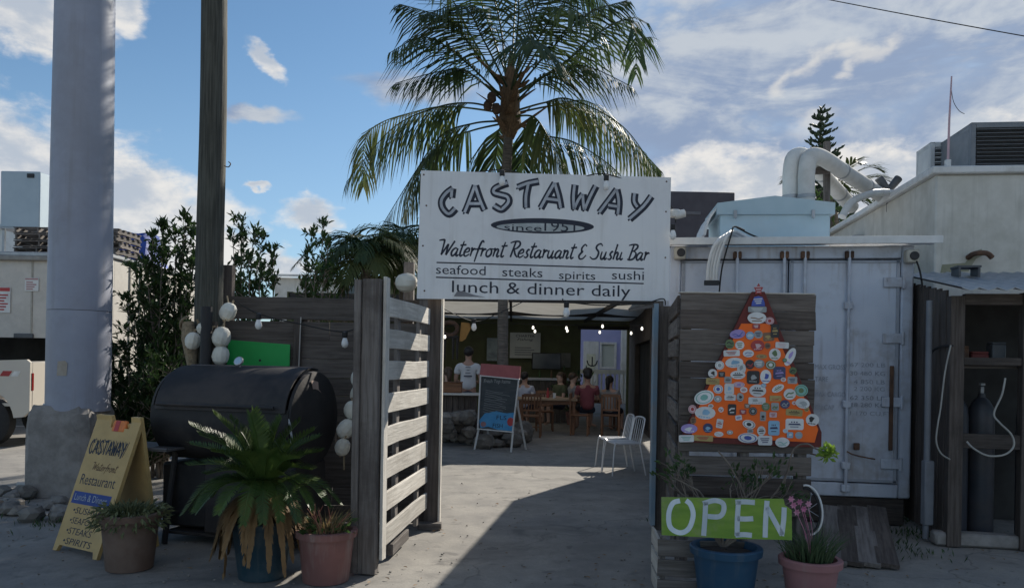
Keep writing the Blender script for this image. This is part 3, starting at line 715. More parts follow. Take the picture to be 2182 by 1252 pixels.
for (u0, v0, u1, v1, rows, lab) in ((-8, 612, 24, 666, 6, 'white notice with a red heading on the service building wall at the left edge'), (54, 592, 84, 620, 4, 'small faded notice with red lines on the white service building')):
    a, b = onp(FM, u0, v1), onp(FM, u1, v0); t = thing('wall_notice', lab, 'notice', M=FM @ T(a[0], -.02, a[1]), group='notices on the service building')
    w, h = b[0] - a[0], b[1] - a[1]
    m = MB(); m.box((w / 2, 0, h / 2), (w, .015, h), .003); m.build('board', white, t)
    m = MB(); m.flat([(0.01, h * .84), (w - .01, h * .84), (w - .01, h - .01), (.01, h - .01)], -.011)
    for k in range(rows): z = h * (.1 + .68 * k / rows); m.flat([(w * .12, z), (w * (.6 + .25 * ((k * 7) % 3) / 2), z), (w * (.6 + .25 * ((k * 7) % 3) / 2), z + .03), (w * .12, z + .03)], -.011)
    m.build('print', redP if rows == 6 else pinkP, t)
# pallets stacked on the roof
def pallet(name, label, M, grp):
    t = thing(name, label, 'pallet', M=M, group=grp)
    W3 = M.to_3x3()
    for x in (-.5, 0, .5): beam('stringer', t, M @ Vector((x, -.5, .06)), M @ Vector((x, .5, .06)), .09, .04, greyW)
    for k in range(5):
        y = -.45 + k * .225; beam('deck_board', t, M @ Vector((-.55, y, .1165)), M @ Vector((.55, y, .1165)), .1, .02, greyW, up=W3 @ Vector((0, 1, 0)), jit=.002)
    for y in (-.45, 0, .45): beam('base_board', t, M @ Vector((-.55, y, .0035)), M @ Vector((.55, y, .0035)), .1, .02, greyW, up=W3 @ Vector((0, 1, 0)))
for s, (u, labs) in enumerate(((103, 'left'), (222, 'right'))):
    pp = P(u, 535, 17.6)
    for k in range(4):
        nm = ['bottom', 'second', 'third', 'top'][k]
        pallet('wooden_pallet', f'grey wooden pallet, {nm} of the stack seen {"left" if s == 0 else "right"} of the big steel post', T(pp.x, 17.7, 3.835 + k * .15) @ RZ(R(random.uniform(-5, 5))), 'pallets stacked on the roof')
# pale rooftop cabinet
q = P(66, 468, 19.5)
t = thing('rooftop_cabinet', 'pale blue square cabinet on legs above the service building at the far left', 'cabinet', (q.x, 19.5, 3.84))
m = MB(); m.box((0, 0, 1.55), (.98, .9, 1.38), .02); m.build('body', mat('pale_sky_paint', (.48, .58, .64), (.43, .53, .60), 3, .5, .04), t)
m = MB(); m.box((.26, -.46, 2.13), (.17, .03, .10), .004); m.build('vent', black, t)
m = MB(); m.box((0, 0, .84), (1.05, .95, .04))
for x in (-.42, .42):
    for y in (-.38, .38): m.box((x, y, .41), (.06, .06, .82))
m.build('stand', greyMetal, t)
q = P(15, 500, 22)
t = thing('roof_house', 'pale flat roof building rising behind the pallets at the far left', 'building', (q.x, 23, 0))
m = MB(); m.box((-1, 2, 2.65), (5.5, 4, 5.3), .02); m.build('wall', white, t)
m = MB(); m.box((-1, 2, 5.35), (5.7, 4.2, .14), .02); m.build('roof', white, t)
# blue tarp over a stack on the roof
q = P(296, 525, 19.5); m = MB(); vs, fs = [], []; nx, ny = 10, 8
for j in range(ny + 1):
    for i in range(nx + 1):
        a, b = i / nx * 2 - 1, j / ny * 2 - 1; e = max(abs(a), abs(b)); z = .80 - .015 * math.sin(a * 7) - (0 if e < .72 else (e - .72) / .28 * .78)
        k = 1.0 if e < .72 else .80 + .1 * (e - .72) / .28
        vs.append((a * .56 * (k if e >= .72 else 1.12) + random.uniform(-.012, .012), b * .62 * k + random.uniform(-.012, .012), z + random.uniform(-.012, .012)))
for j in range(ny):
    for i in range(nx): a = j * (nx + 1) + i; fs.append((a, a + 1, a + nx + 2, a + nx + 1))
m.add(vs, fs); o = m.build('blue_tarpaulin', mat('blue_tarpaulin', (.02, .06, .30), (.03, .08, .36), 6, .5, .1), None, T(q.x, 19.5, 3.84))
tag(o, 'bright blue tarpaulin over a stack on the roof beside the steel post', 'tarpaulin')
# pale low building seen over the fence
q0, q1 = P(585, 620, 26.5), P(800, 590, 26.5)
LB = T(q0.x, 26.5, 0)
t = thing('low_white_building', 'low white building with a dark window strip seen over the fence', 'building', M=LB)
w = q1.x - q0.x; H = 4.35
m = MB(); wall_open(m, 0, w, 0, H, [(w * .66, w * .97, H - .52, H - .16)], 0, .2); m.build('wall', white, t)
m = MB(); m.box((w * .815, .22, H - .34), (w * .33, .03, .38)); m.build('window', glassM, t)
m = MB(); m.add([(-.3, -.4, H), (w + .3, -.4, H), (w + .3, 3, H + .35), (-.3, 3, H + .35), (-.3, -.4, H + .08), (w + .3, -.4, H + .08), (w + .3, 3, H + .43), (-.3, 3, H + .43)], [(3, 2, 1, 0), (4, 5, 6, 7), (0, 1, 5, 4), (1, 2, 6, 5), (2, 3, 7, 6), (3, 0, 4, 7)]); m.build('roof', white, t)
# pickup truck, only its tail in view
def pickup():
    q = G(20, 972); M = T(P(64, 800, 13.2).x, 13.2, 0)
    t = thing('pickup_truck', 'beige pickup truck with only its tail and rear wheel showing at the left edge', 'pickup truck', M=M)
    paint = mat('cream_truck_paint', (.58, .53, .45), (.55, .50, .43), 2, .35, 0, spec=.6)
    # side profile (x to the left is forward), extruded across y 0..1.9
    def side(y):
        bed = [(0, .62), (-.06, .52), (-.62, .50)]
        arch = [(-.78 + .50 * math.cos(R(a)), .48 + .50 * math.sin(R(a))) for a in range(0, 181, 15)]
        arch2 = [(-4.42 + .50 * math.cos(R(a)), .48 + .50 * math.sin(R(a))) for a in range(0, 181, 15)]
        prof = [(0.0, .62), (-.10, .52)] + [(-.27, .50)] + arch[1:-1] + [(-1.32, .46), (-3.9, .44)] + arch2[1:-1] + [(-5.0, .48), (-5.5, .55), (-5.52, 1.02), (-5.3, 1.16), (-4.1, 1.24), (-3.45, 1.86), (-2.1, 1.9), (-1.85, 1.42), (-.06, 1.50), (-.0, 1.45)]
        return prof
    pr = side(0); m = MB(); m.prism(pr[::-1], 0, .06); m.prism(pr[::-1], 1.84, 1.9)
    m.box((-.03, .95, 1.05), (.06, 1.78, .84), .02); m.box((-1.9, .95, 1.0), (.06, 1.78, .85)); m.box((-.95, .95, .72), (1.85, 1.78, .05))
    m.box((-2.75, .95, 1.88), (1.3, 1.8, .05), .02); m.box((-4.75, .95, 1.16), (1.3, 1.8, .05), .02); m.box((-5.5, .95, .8), (.05, 1.8, .5), .02)
    m.box((-2.0, .95, 1.62), (.04, 1.7, .5)); m.build('body', paint, t)
    m = MB(); m.prism([(-3.35, 1.28), (-2.2, 1.30), (-2.3, 1.78), (-3.2, 1.78)], -.006, 0); m.build('side_window', glassM, t)
    m = MB(); m.box((.03, .95, .56), (.14, 1.86, .16), .03); m.build('bumper', greyMetal, t)
    for y in (.02, 1.74):
        m = MB(); m.box((.003, y + .05, 1.12), (.014, .06, .30), .006); m.build('tail_light', mat('red_lens', (.25, .02, .02), None, 5, .2, 0), t)
    for x in (-.78, -4.42):
        for y in (.13, 1.77):
            Mw = M @ T(x, y, .42) @ RX(R(90))
            m = MB(); m.lathe([(.26, -.12), (.36, -.125), (.42, -.09), (.42, .09), (.36, .125), (.26, .12)], 28); w = m.build('wheel', rubber, t, Mw)
            m = MB(); m.lathe([(.26, -.1), (.26, .1), (.22, .08), (.1, .05), (.06, .10), (.02, .10)], 24)
            m.build('rim', greyMetal, w, Mw)
    m = MB(); m.flat([(-.52, 1.21), (-.36, 1.21), (-.30, 1.30), (-.46, 1.30)], -.004); m.build('red_decal', redP, t)
    m = MB(); m.flat([(-.33, 1.21), (-.20, 1.21), (-.16, 1.30), (-.27, 1.30)], -.004); m.build('white_decal', white, t)
pickup()

# ------------------------------------------------------------------ steel post, utility pole
def rsq(r, k, n=8):
    """rounded square outline, half width r, corner radius k"""
    out = []
    for cx, cy, a0 in ((r - k, r - k, 0), (-(r - k), r - k, 90), (-(r - k), -(r - k), 180), (r - k, -(r - k), 270)):
        for i in range(n + 1): a = R(a0 + 90 * i / n); out.append((cx + k * math.cos(a), cy + k * math.sin(a)))
    return out
a = P(167, 860, 9.0)
sp = thing('steel_sign_post', 'massive grey steel post on a concrete footing at the left', 'post', (a.x, 9.0, 0))
def post_seg(z0, z1, r0, r1, name, M, parent, mt, lean=0):
    m = MB(); o0, o1 = rsq(r0, r0 * .97), rsq(r1, r1 * .97); n = len(o0)
    m.add([(x + lean * z0, y, z0) for x, y in o0] + [(x + lean * z1, y, z1) for x, y in o1], [tuple(range(n))[::-1], tuple(range(n, 2 * n))] + [(i, (i + 1) % n, (i + 1) % n + n, i + n) for i in range(n)])
    return m.build(name, mt, parent, M, ang=30)
zs = 1.6 + (771 - 663 - 16) / F * 9
post_seg(.95, zs - .004, .335, .335, 'post', None, sp, steelP)
post_seg(zs + .004, 7.2, .335, .300, 'post', None, sp, steelP)
post_seg(zs - .01, zs + .01, .329, .329, 'seam', None, sp, dkgreyM)
m = MB()
for k in range(3):
    pass
n = 20; vs = []; zl = [0, .25, .5, .75, .93, 1.02]
for j, z in enumerate(zl):
    for (x, y) in rsq(.37 - .004 * j - (.04 if j == 5 else 0), .13, 4):
        vs.append((x - .07 + random.uniform(-.015, .015), y + random.uniform(-.015, .015), z + random.uniform(-.012, .012)))
k = len(rsq(.4, .1, 4)); fs = [tuple(range(5 * k, 6 * k))]
for j in range(5): fs += [(j * k + i, j * k + (i + 1) % k, (j + 1) * k + (i + 1) % k, (j + 1) * k + i) for i in range(k)]
m.add(vs, fs); m.build('concrete_footing', concrete, sp, ang=25)
m = MB(); q = rsq(.2, .07, 5); m.add([(x * .75 - .02, -math.sqrt(.3365 ** 2 - (x * .75 - .02) ** 2), z * 1.2 + 1.72) for x, z in q], [tuple(range(len(q)))]); m.build('scuffed_patch', mat('scuff_grey', (.34, .35, .36), (.40, .41, .42), 8, .8, .1), sp)
m = MB(); m.flat([(-.06, 1.36), (.05, 1.36), (.06, 1.5), (.03, 1.53), (-.05, 1.52)], -.339); m.build('rust_stain', mat('pale_rust_stain', (.36, .32, .27), (.30, .26, .21), 14, .9, 0), sp)

a, b = P(444, 770, 7.35), P(456, 0, 7.35)
up = thing('utility_pole', 'round dark weathered wooden utility pole rising behind the smoker', 'pole', (a.x, 7.35, 0))
m = MB(); pts = []; rs = []
for i in range(24):
    z = i * 7.6 / 23; pts.append((.006 * math.sin(z * 2) - a.z * 0 , 0, z)); rs.append(.135 - .0035 * z)
m.tube(pts, rs, 22); m.build('pole', poleW, up, ang=60)
q = P(481, 345, 7.25); m = MB(); m.tube(curve([(q.x - .04 - a.x, -.03, q.z - .02), (q.x - a.x, -.03, q.z - .03), (q.x + .02 - a.x, -.03, q.z), (q.x - a.x, -.03, q.z + .02)], 4), .005, 6); m.build('hook', rust, up)

# ------------------------------------------------------------------ plank fence behind the smoker
FA, FB = P(478, 640, 7.55), P(926, 640, 7.62)
fx = (FB - FA); fx.z = 0; fx.normalize()
fence = thing('plank_fence', 'dark horizontal plank fence behind the smoker', 'fence', M=frame((FA.x, FA.y, 0), fx))
FLM = WM[fence.name]; FLn = (FB - FA).length
z = 2.19; k = 0
hts = [.215, .185, .175, .185, .17, .18, .175, .185, .17, .18, .17, .16]
while z > .15 and k < len(hts):
    h = hts[k]; gap = .018 if k == 0 else random.uniform(.0, .003)
    x = 0.0
    cuts = [0, FLn * random.uniform(.42, .6), FLn] if k % 3 == 1 else [0, FLn]
    for c0, c1 in zip(cuts, cuts[1:]):
        beam('plank', fence, FLM @ Vector((c0 + .003, random.uniform(-.004, .004), z - h / 2)), FLM @ Vector((c1 - .003, random.uniform(-.004, .004), z - h / 2)), h, .028, brownW, jit=.004)
    z -= h + gap; k += 1
for x in (.02, .76, 1.5, FLn - .06):
    beam('fence_post', fence, FLM @ Vector((x, .065, 0)), FLM @ Vector((x, .065, 2.5 if x < .1 else 2.15)), .09, .09, darkW, up=(1, 0, 0))
xx = onp(FLM, 636, 720)[0]
beam('front_batten', fence, FLM @ Vector((xx, -.035, .2)), FLM @ Vector((xx, -.035, 1.98)), .075, .035, darkW, up=(1, 0, 0))
xx = onp(FLM, 868, 600)[0]
tag(beam('fence_stub_post', None, FLM @ Vector((xx, .17, 0)), FLM @ Vector((xx, .17, 2.58)), .10, .10, greyW, up=(1, 0, 0)), 'grey post stub poking up behind the white buoy left of the big sign', 'post')
m = MB(); xr = onp(FLM, 644, 720)[0]; m.tube([(xr, -.07, 2.0), (xr - .006, -.075, 1.7), (xr - .012, -.075, 1.45)], .006, 6)
tag(m.build('dangling_string', mat('pale_cord', (.5, .48, .44)), None, FLM), 'thin pale cord hanging down the dark fence beside the green board', 'cord')
gb = [onp(FLM, u, v) for u, v in ((487, 805), (620, 812), (622, 734), (492, 724))]
m = MB(); m.prism(gb, -.075, -.06); o = m.build('green_board', mat('bright_green_paint', (.02, .42, .09), (.02, .36, .075), 4, .5, .05, jitter=0), None, FLM); tag(o, 'bright green painted board hung on the fence behind the smoker', 'board')
m = MB(); m.lathe([(.012, 0), (.012, .004)], 10, T((gb[0][0] + gb[1][0]) / 2 + .02, -.0755, (gb[0][1] + gb[2][1]) / 2 + .01) @ RX(R(90))); m.build('bolt_hole', black, o, FLM)

# ------------------------------------------------------------------ open gate leaf on the left
NA, NB = Vector((-1.02, 5.80, 0)), Vector((-.815, 7.42, 0))
gx = (NB - NA).normalized(); GM = frame((NA.x, NA.y, 0), gx)          # local x runs from the near end to the hinge, -y faces the passage?
GL = (NB - NA).length
gl = thing('slatted_gate', 'open wooden gate leaf of pale spaced slats left of the passage', 'gate', M=GM)
side = -1 if (GM.to_3x3() @ Vector((0, -1, 0))).x > 0 else 1
for k in range(8):
    vpx = [(128, 178), (253, 280), (380, 378), (505, 482), (635, 587), (762, 685), (890, 787), (1022, 885)][k]
    bot = [(205, 237), (325, 337), (450, 440), (575, 545), (705, 640), (835, 737), (958, 838), (1088, 940)][k]
    def zz(vc, Y, xpx): 
        v = 560 + vc / 1.808; b = (xpx - CX) * math.sin(ROLL) + (CY - v) * math.cos(ROLL); return EYE + b / F * Y
    z0 = (zz(vpx[0], 5.98, 825) + zz(bot[0], 5.98, 825)) / 2; z1 = (zz(vpx[1], 7.3, 912) + zz(bot[1], 7.3, 912)) / 2
    zc = (z0 + z1) / 2
    beam('slat', gl, GM @ Vector((.10, side * .035, z0 * .6 + zc * .4)), GM @ Vector((GL - .10, side * .035, z1 * .6 + zc * .4)), .15, .022, paleW, jit=.006)
for x, w, h0, h1 in ((.62, .085, .12, 2.0),):
    beam('stile', gl, GM @ Vector((x, side * -.012 , h0)), GM @ Vector((x, side * -.012, h1)), w, .035, greyW, up=gx)
beam('stile', gl, GM @ Vector((1.35, side * -.012, .08)), GM @ Vector((1.35, side * -.012, 2.0)), .085, .035, greyW, up=gx)
# near end post made of boards
beam('end_board', gl, GM @ Vector((-.01, side * -.03, .01)), GM @ Vector((-.01, side * -.03, 2.2)), .135, .09, greyW, up=gm if False else GM.to_3x3() @ Vector((0, 1, 0)), jit=.003)
beam('end_board', gl, GM @ Vector((.045, side * .062, .10)), GM @ Vector((.045, side * .062, 2.22)), .10, .024, paleW, up=gx, jit=.003)
beam('end_board', gl, GM @ Vector((-.05, side * -.125, .02)), GM @ Vector((-.05, side * -.125, 2.19)), .055, .05, greyW, up=gx, jit=.003)
beam('bottom_block', gl, GM @ Vector((.45, side * .005, .07)), GM @ Vector((.95, side * .005, .09)), .09, .05, greyW)
hp = thing('gate_post', 'tall dark gate post at the left side of the passage under the big sign', 'post', (NB.x + .05, 7.52, 0))
beam('post', hp, (NB.x + .055, 7.52, 0), (NB.x + .055, 7.52, 2.24), .13, .13, darkW, up=(1, 0, 0))
beam('edge_board', hp, (NB.x + .135, 7.50, .02), (NB.x + .135, 7.50, 2.22), .022, .11, paleW, up=(1, 0, 0))
beam('foot_block', hp, (NB.x - .05, 7.38, .03), (NB.x + .17, 7.38, .03), .06, .10, greyW)

tag(beam('dark_stake', None, P(450, 684, 7.05), Vector((P(450, 684, 7.05).x, 7.05, 0)), .115, .03, darkW, up=(1, 0, 0)), 'dark flat stake standing before the utility pole behind the smoker', 'stake')
# ------------------------------------------------------------------ buoys
def buoy(u, v, Y, d, lab, off=0, tilt=0, grp='foam buoys on the fence and pole', elong=1.15, line=True):
    c = P(u, v, Y); t = thing('foam_buoy', lab, 'buoy', M=T(c) @ RY(R(tilt)), group=grp)
    m = MB(); n = 7; prof = []
    for i in range(n + 1):
        ph = math.pi * i / n; prof.append((max(.012, d / 2 * (math.sin(ph) ** .8)), -d * elong / 2 * math.cos(ph)))
    m.lathe(prof, 11, jit=.035); m.build('float', foam, t, ang=24)
    m = MB(); m.tube([(0, 0, -d * elong / 2 - .012), (0, 0, d * elong / 2 + .03)], .009, 6); m.build('rope_core', rope, t)
    return t
for a in ((486, 664, 7.1, .15, 'white foam buoy hanging topmost right of the utility pole', 0, 25),
          (472, 718, 7.0, .165, 'white foam buoy in the middle right of the utility pole', 0, 10),
          (470, 757, 7.0, .155, 'white foam buoy hanging lowest right of the utility pole', 0, 5),
          (436, 699, 7.0, .12, 'white foam buoy hanging across the front of the utility pole', 0, 80),
          (411, 726, 7.1, .14, 'white foam buoy hanging left of the utility pole', 0, 10),
          (866, 602, 7.4, .185, 'white foam buoy perched on top of the fence left of the big sign', 0, 85),
          (776, 762, 6.9, .11, 'small white foam buoy half hidden behind the gate end, topmost of the string', 0, 0),
          (764, 805, 6.8, .14, 'white foam buoy behind the gate end, second from the top of the string', 0, 10),
          (762, 838, 6.75, .13, 'white foam buoy behind the gate end, third from the top of the string', 0, 15),
          (750, 873, 6.7, .14, 'white foam buoy third from the bottom of the string behind the gate end', 0, 0),
          (738, 913, 6.65, .155, 'white foam buoy second from the bottom of the string behind the gate end', 0, 40),
          (730, 952, 6.6, .13, 'white foam buoy lowest on the string behind the gate end', 0, 15)): buoy(*a)
m = MB(); m.tube(curve([P(790, 640, 7.3), P(778, 740, 6.95), P(772, 800, 6.82), P(768, 838, 6.76), P(756, 880, 6.7), P(742, 915, 6.65), P(734, 960, 6.6), P(733, 1000, 6.6)], 5), .007, 6)
tag(m.build('buoy_rope', rope), 'rope threading the string of buoys behind the gate end', 'rope')
m = MB(); m.tube(curve([P(484, 630, 7.15), P(487, 664, 7.1), P(474, 700, 7.03), P(472, 757, 7.0), P(468, 790, 7.0)], 5), .007, 6)
tag(m.build('buoy_rope', rope), 'rope holding the buoys right of the utility pole', 'rope')
# rope loop with a tan net float left of the pole
t = thing('rope_and_net_bundle', 'tan rope loop and bundled net hanging left of the utility pole', 'net', tuple(P(402, 700, 7.2)))
c = P(402, 700, 7.2)
m = MB(); m.tube([P(404 + 20 * math.cos(q), 692 + 18 * math.sin(q), 7.2 + .03 * math.sin(3 * q)) for q in [i * .35 for i in range(-2, 14)]], .012, 7); m.build('rope_loop', rope, t, world=True)
m = MB(); m.tube([P(400, 685, 7.22), P(404, 720, 7.22), P(408, 760, 7.22), P(410, 800, 7.22)], [.05, .075, .055, .03], 9); m.build('net_bundle', mat('tan_netting', (.34, .27, .18), (.2, .155, .10), 40, .95, .6), t, world=True)

# ------------------------------------------------------------------ barrel smoker
A, B = P(372, 860, 6.95), P(688, 872, 6.55)
ax = (B - A); LB_ = ax.length; SM = frame(A.lerp(B, .5), ax); SM[2][3] = 0
sm = thing('barrel_smoker', 'big black steel barrel smoker with a lid and thermometer in front of the fence', 'smoker', M=SM)
zc, r, hl = 1.10, .40, .655
def barrel(m, a0, a1, x0, x1, rr, n=18, thick=.012):
    vs, fs = [], []
    for i in range(n + 1):
        a = R(a0 + (a1 - a0) * i / n)
        for x in (x0, x1):
            for q in (rr, rr - thick): vs.append((x, -q * math.cos(a), zc + q * math.sin(a)))
    for i in range(n):
        a = 4 * i; fs += [(a, a + 2, a + 6, a + 4)[::-1], (a + 1, a + 5, a + 7, a + 3)[::-1], (a, a + 4, a + 5, a + 1)[::-1], (a + 2, a + 3, a + 7, a + 6)[::-1]]
    fs += [(0, 1, 3, 2), (4 * n, 4 * n + 2, 4 * n + 3, 4 * n + 1)]
    m.add(vs, fs)
m = MB(); barrel(m, 120, 372, -hl, hl, r); m.build('drum', darkMetal, sm, ang=30)
m = MB(); barrel(m, 8, 104, -hl + .05, hl - .02, r + .022); m.build('lid', darkMetal, sm, ang=30)
m = MB(); m.box((0, .05, zc + r + .016), (2 * hl - .1, .075, .03), .012); m.build('lid_hinge_rail', mat('warm_worn_steel', (.14, .11, .095), (.08, .065, .06), 8, .5, .2), sm)
m = MB(); m.tube([(-hl + .1, -r - .05, zc + .1), (hl - .1, -r - .05, zc + .1)], .014, 8)
for x in (-hl + .14, hl - .14): m.tube([(x, -r - .02, zc + .1), (x, -r - .055, zc + .1)], .012, 6)
m.build('lid_handle', darkMetal, sm)
for x in (-hl, hl):
    m = MB(); m.lathe([(r * .985, -.012), (r * .97, .014), (r * .6, .05), (.02, .065)], 32, T(x, 0, zc) @ RY(R(90 if x > 0 else -90))); e = m.build('end_cap', darkMetal, sm, ang=50)
    if x > 0:
        m = MB(); vs = []; 
        for i in range(12):
            a = R(92 - i * 9.5)
            for rr, xx in ((r * .80, x + .035), (r * .62, x + .052)): vs.append((xx, rr * math.cos(a) * -1 * -1 - .10, zc + rr * math.sin(a)))
        m.add(vs, [(2 * i, 2 * i + 1, 2 * i + 3, 2 * i + 2) for i in range(11)]); m.build('heat_worn_band', mat('heat_brown', (.42, .31, .25), (.30, .21, .17), 8, .45, .1), e)
c = SM.inverted() @ P(527, 777, 6.55)
m = MB(); m.lathe([(.038, 0), (.042, .01), (.042, .022), (.036, .026)], 20, T(-.03, -.07, zc + r + .06) @ RX(R(62))); th = m.build('thermometer', greyMetal, sm)
m = MB(); m.lathe([(.034, .0265), (.001, .027)], 20, T(-.03, -.07, zc + r + .06) @ RX(R(62)), close=False); m.build('dial', mat('pale_blue_dial', (.45, .6, .72), (.40, .55, .68), 8, .25, 0), th)
m = MB(); m.tube([(-.03, -.06, zc + r + .01), (-.03, -.068, zc + r + .06)], .008, 6); m.build('stem', greyMetal, th)
cx = -.5; m = MB(); m.tube([(cx, .1, zc + .3), (cx, .1, zc + .95)], .05, 14); m.build('chimney', darkMetal, sm)
m = MB(); m.box((-.80, -.28, .82), (.8, .45, .02), .004); m.tube([(-1.2, -.5, .83), (-.4, -.5, .83)], .012, 6); m.build('front_shelf', mat('grey_worn_steel', (.12, .115, .115), (.08, .075, .075), 6, .5, .2), sm)
for x in (-.55, .55):
    m = MB()
    for y in (-.3, .3): m.tube([(x, y * .7, zc - .3), (x * 1.05, y, .0)], .025, 8)
    m.tube([(x, -.28, .25), (x, .28, .25)], .018, 8); m.build('leg_frame', darkMetal, sm)
m = MB(); m.box((.0, .02, .085), (1.25, .5, .03), .005); m.build('lower_rack', darkMetal, sm)
m = MB(); m.box((.22, -.02, .42), (.86, .52, .62), .02); m.build('shade_box', darkMetal, sm)  # black box added so the space under the barrel goes dark
m = MB(); m.box((-.47, .05, .40), (.5, .45, .55), .02); m.build('shade_box_left', darkMetal, sm)  # second added black box, for the dark under the left end
m = MB(); m.tube([(hl - .02, -.37, zc + .06), (hl + .05, -.42, zc - .12), (hl + .05, -.42, zc - .2)], .009, 6); m.build('lid_latch', greyMetal, sm)

# ------------------------------------------------------------------ yellow A-frame sign
BL, BR = G(112, 1170), G(208, 1193)
wv = (BR - BL); wv.z = 0; W_ = .60; xd = wv.normalized()
nrm = Vector((xd.y, -xd.x, 0))                       # towards the viewer
TL = P(207, 892, BL.y + .30); 
top = Vector((BL.x + .26, BL.y + .30, 0)); 
lean = P(207, 892, BL.y + .28) - BL
HF = lean.length
upv = lean.normalized(); upv = (upv - xd * upv.dot(xd)).normalized()
skew = lean.dot(xd)
AM = frame(BL, xd, upv)
yel = mat('yellow_plastic', (.56, .38, .15), (.49, .33, .13), 4, .55, .06, dirt=(.36, .26, .12), dirt_amt=.4, jitter=.04)
blueP = mat('blue_print', (.03, .07, .28), (.03, .06, .24), 8, .6, 0)
af = thing('sandwich_board', 'yellow plastic sandwich board lettered in black beside the brown pot', 'sandwich board', M=AM)
HF = lean.dot(upv)
def pan(y0, y1, M, name):
    m = MB(); W = W_; k = skew
    pr = [(.0, .0), (.05, .0), (.07, .05), (W - .07, .05), (W - .05, 0), (W, 0), (W + k, HF), (W + k - .12, HF), (W + k - .13, HF - .06), (k + .22, HF - .06), (k + .21, HF), (k, HF)]
    m.prism(pr, y0, y1); return m.build(name, yel, af, M, ang=25)
front = pan(0, .03, AM, 'front_panel')
BKd = -nrm * .62
Bk = frame(BL - nrm * .55 , xd, (lean - (-nrm * .55) - Vector((0, 0, 0)) + nrm * .0) ); 
tl = BL + lean
Bk = frame(BL - nrm * .52, xd, tl - (BL - nrm * .52)); pan(0.0, .03, Bk, 'back_panel')
m = MB(); m.box((skew + .33, .012, HF - .045), (.17, .035, .10), .01); m.build('handle_grip', mat('orange_sticker', (.70, .22, .06), (.62, .18, .05), 8, .6, 0), af, AM)
m = MB(); m.flat([(skew + .285, HF - .09), (skew + .345, HF - .09), (skew + .345, HF), (skew + .285, HF)], -.0075); m.build('red_label', redP, af, AM)
def afx(fr, x): return x + skew * fr
def brush(m, body, x, z, w, h, sw, y=-.0015, shear=0.0):
    n = len(body); cw = w / n
    for i, ch in enumerate(body):
        for st in CAPS.get(ch, []):
            m.ribbon([(x + (i + .08 + p[0] * .84) * cw + shear * p[1] * h, z + p[1] * h) for p in st], sw, y, smooth=len(st) > 3)
CAPS = {'C': [[(.9, .8), (.55, 1), (.12, .7), (.12, .25), (.5, 0), (.92, .2)]], 'A': [[(0, 0), (.5, 1)], [(.5, 1), (1, 0)], [(.2, .35), (.82, .35)]],
        'S': [[(.9, .85), (.5, 1), (.15, .8), (.5, .52), (.88, .25), (.5, 0), (.08, .15)]], 'T': [[(0, .97), (1, .97)], [(.5, .95), (.46, 0)]],
        'W': [[(.02, 1), (.22, 0)], [(.22, 0), (.5, .75)], [(.5, .75), (.75, 0)], [(.75, 0), (1, 1)]], 'Y': [[(.02, 1), (.48, .45)], [(1, 1), (.25, -.12)]],
        'O': [[(.5, 1), (.1, .75), (.08, .3), (.5, 0), (.92, .3), (.9, .75), (.5, 1)]]}
m = MB(); brush(m, 'CASTAWAY', skew * .76 + .03, HF * .735, W_ * .82, .115, .015); brush(m, 'CASTAWAY', skew * .76 + .055, HF * .745, W_ * .82, .115, .006); m.build('lettering', ink, af, AM)
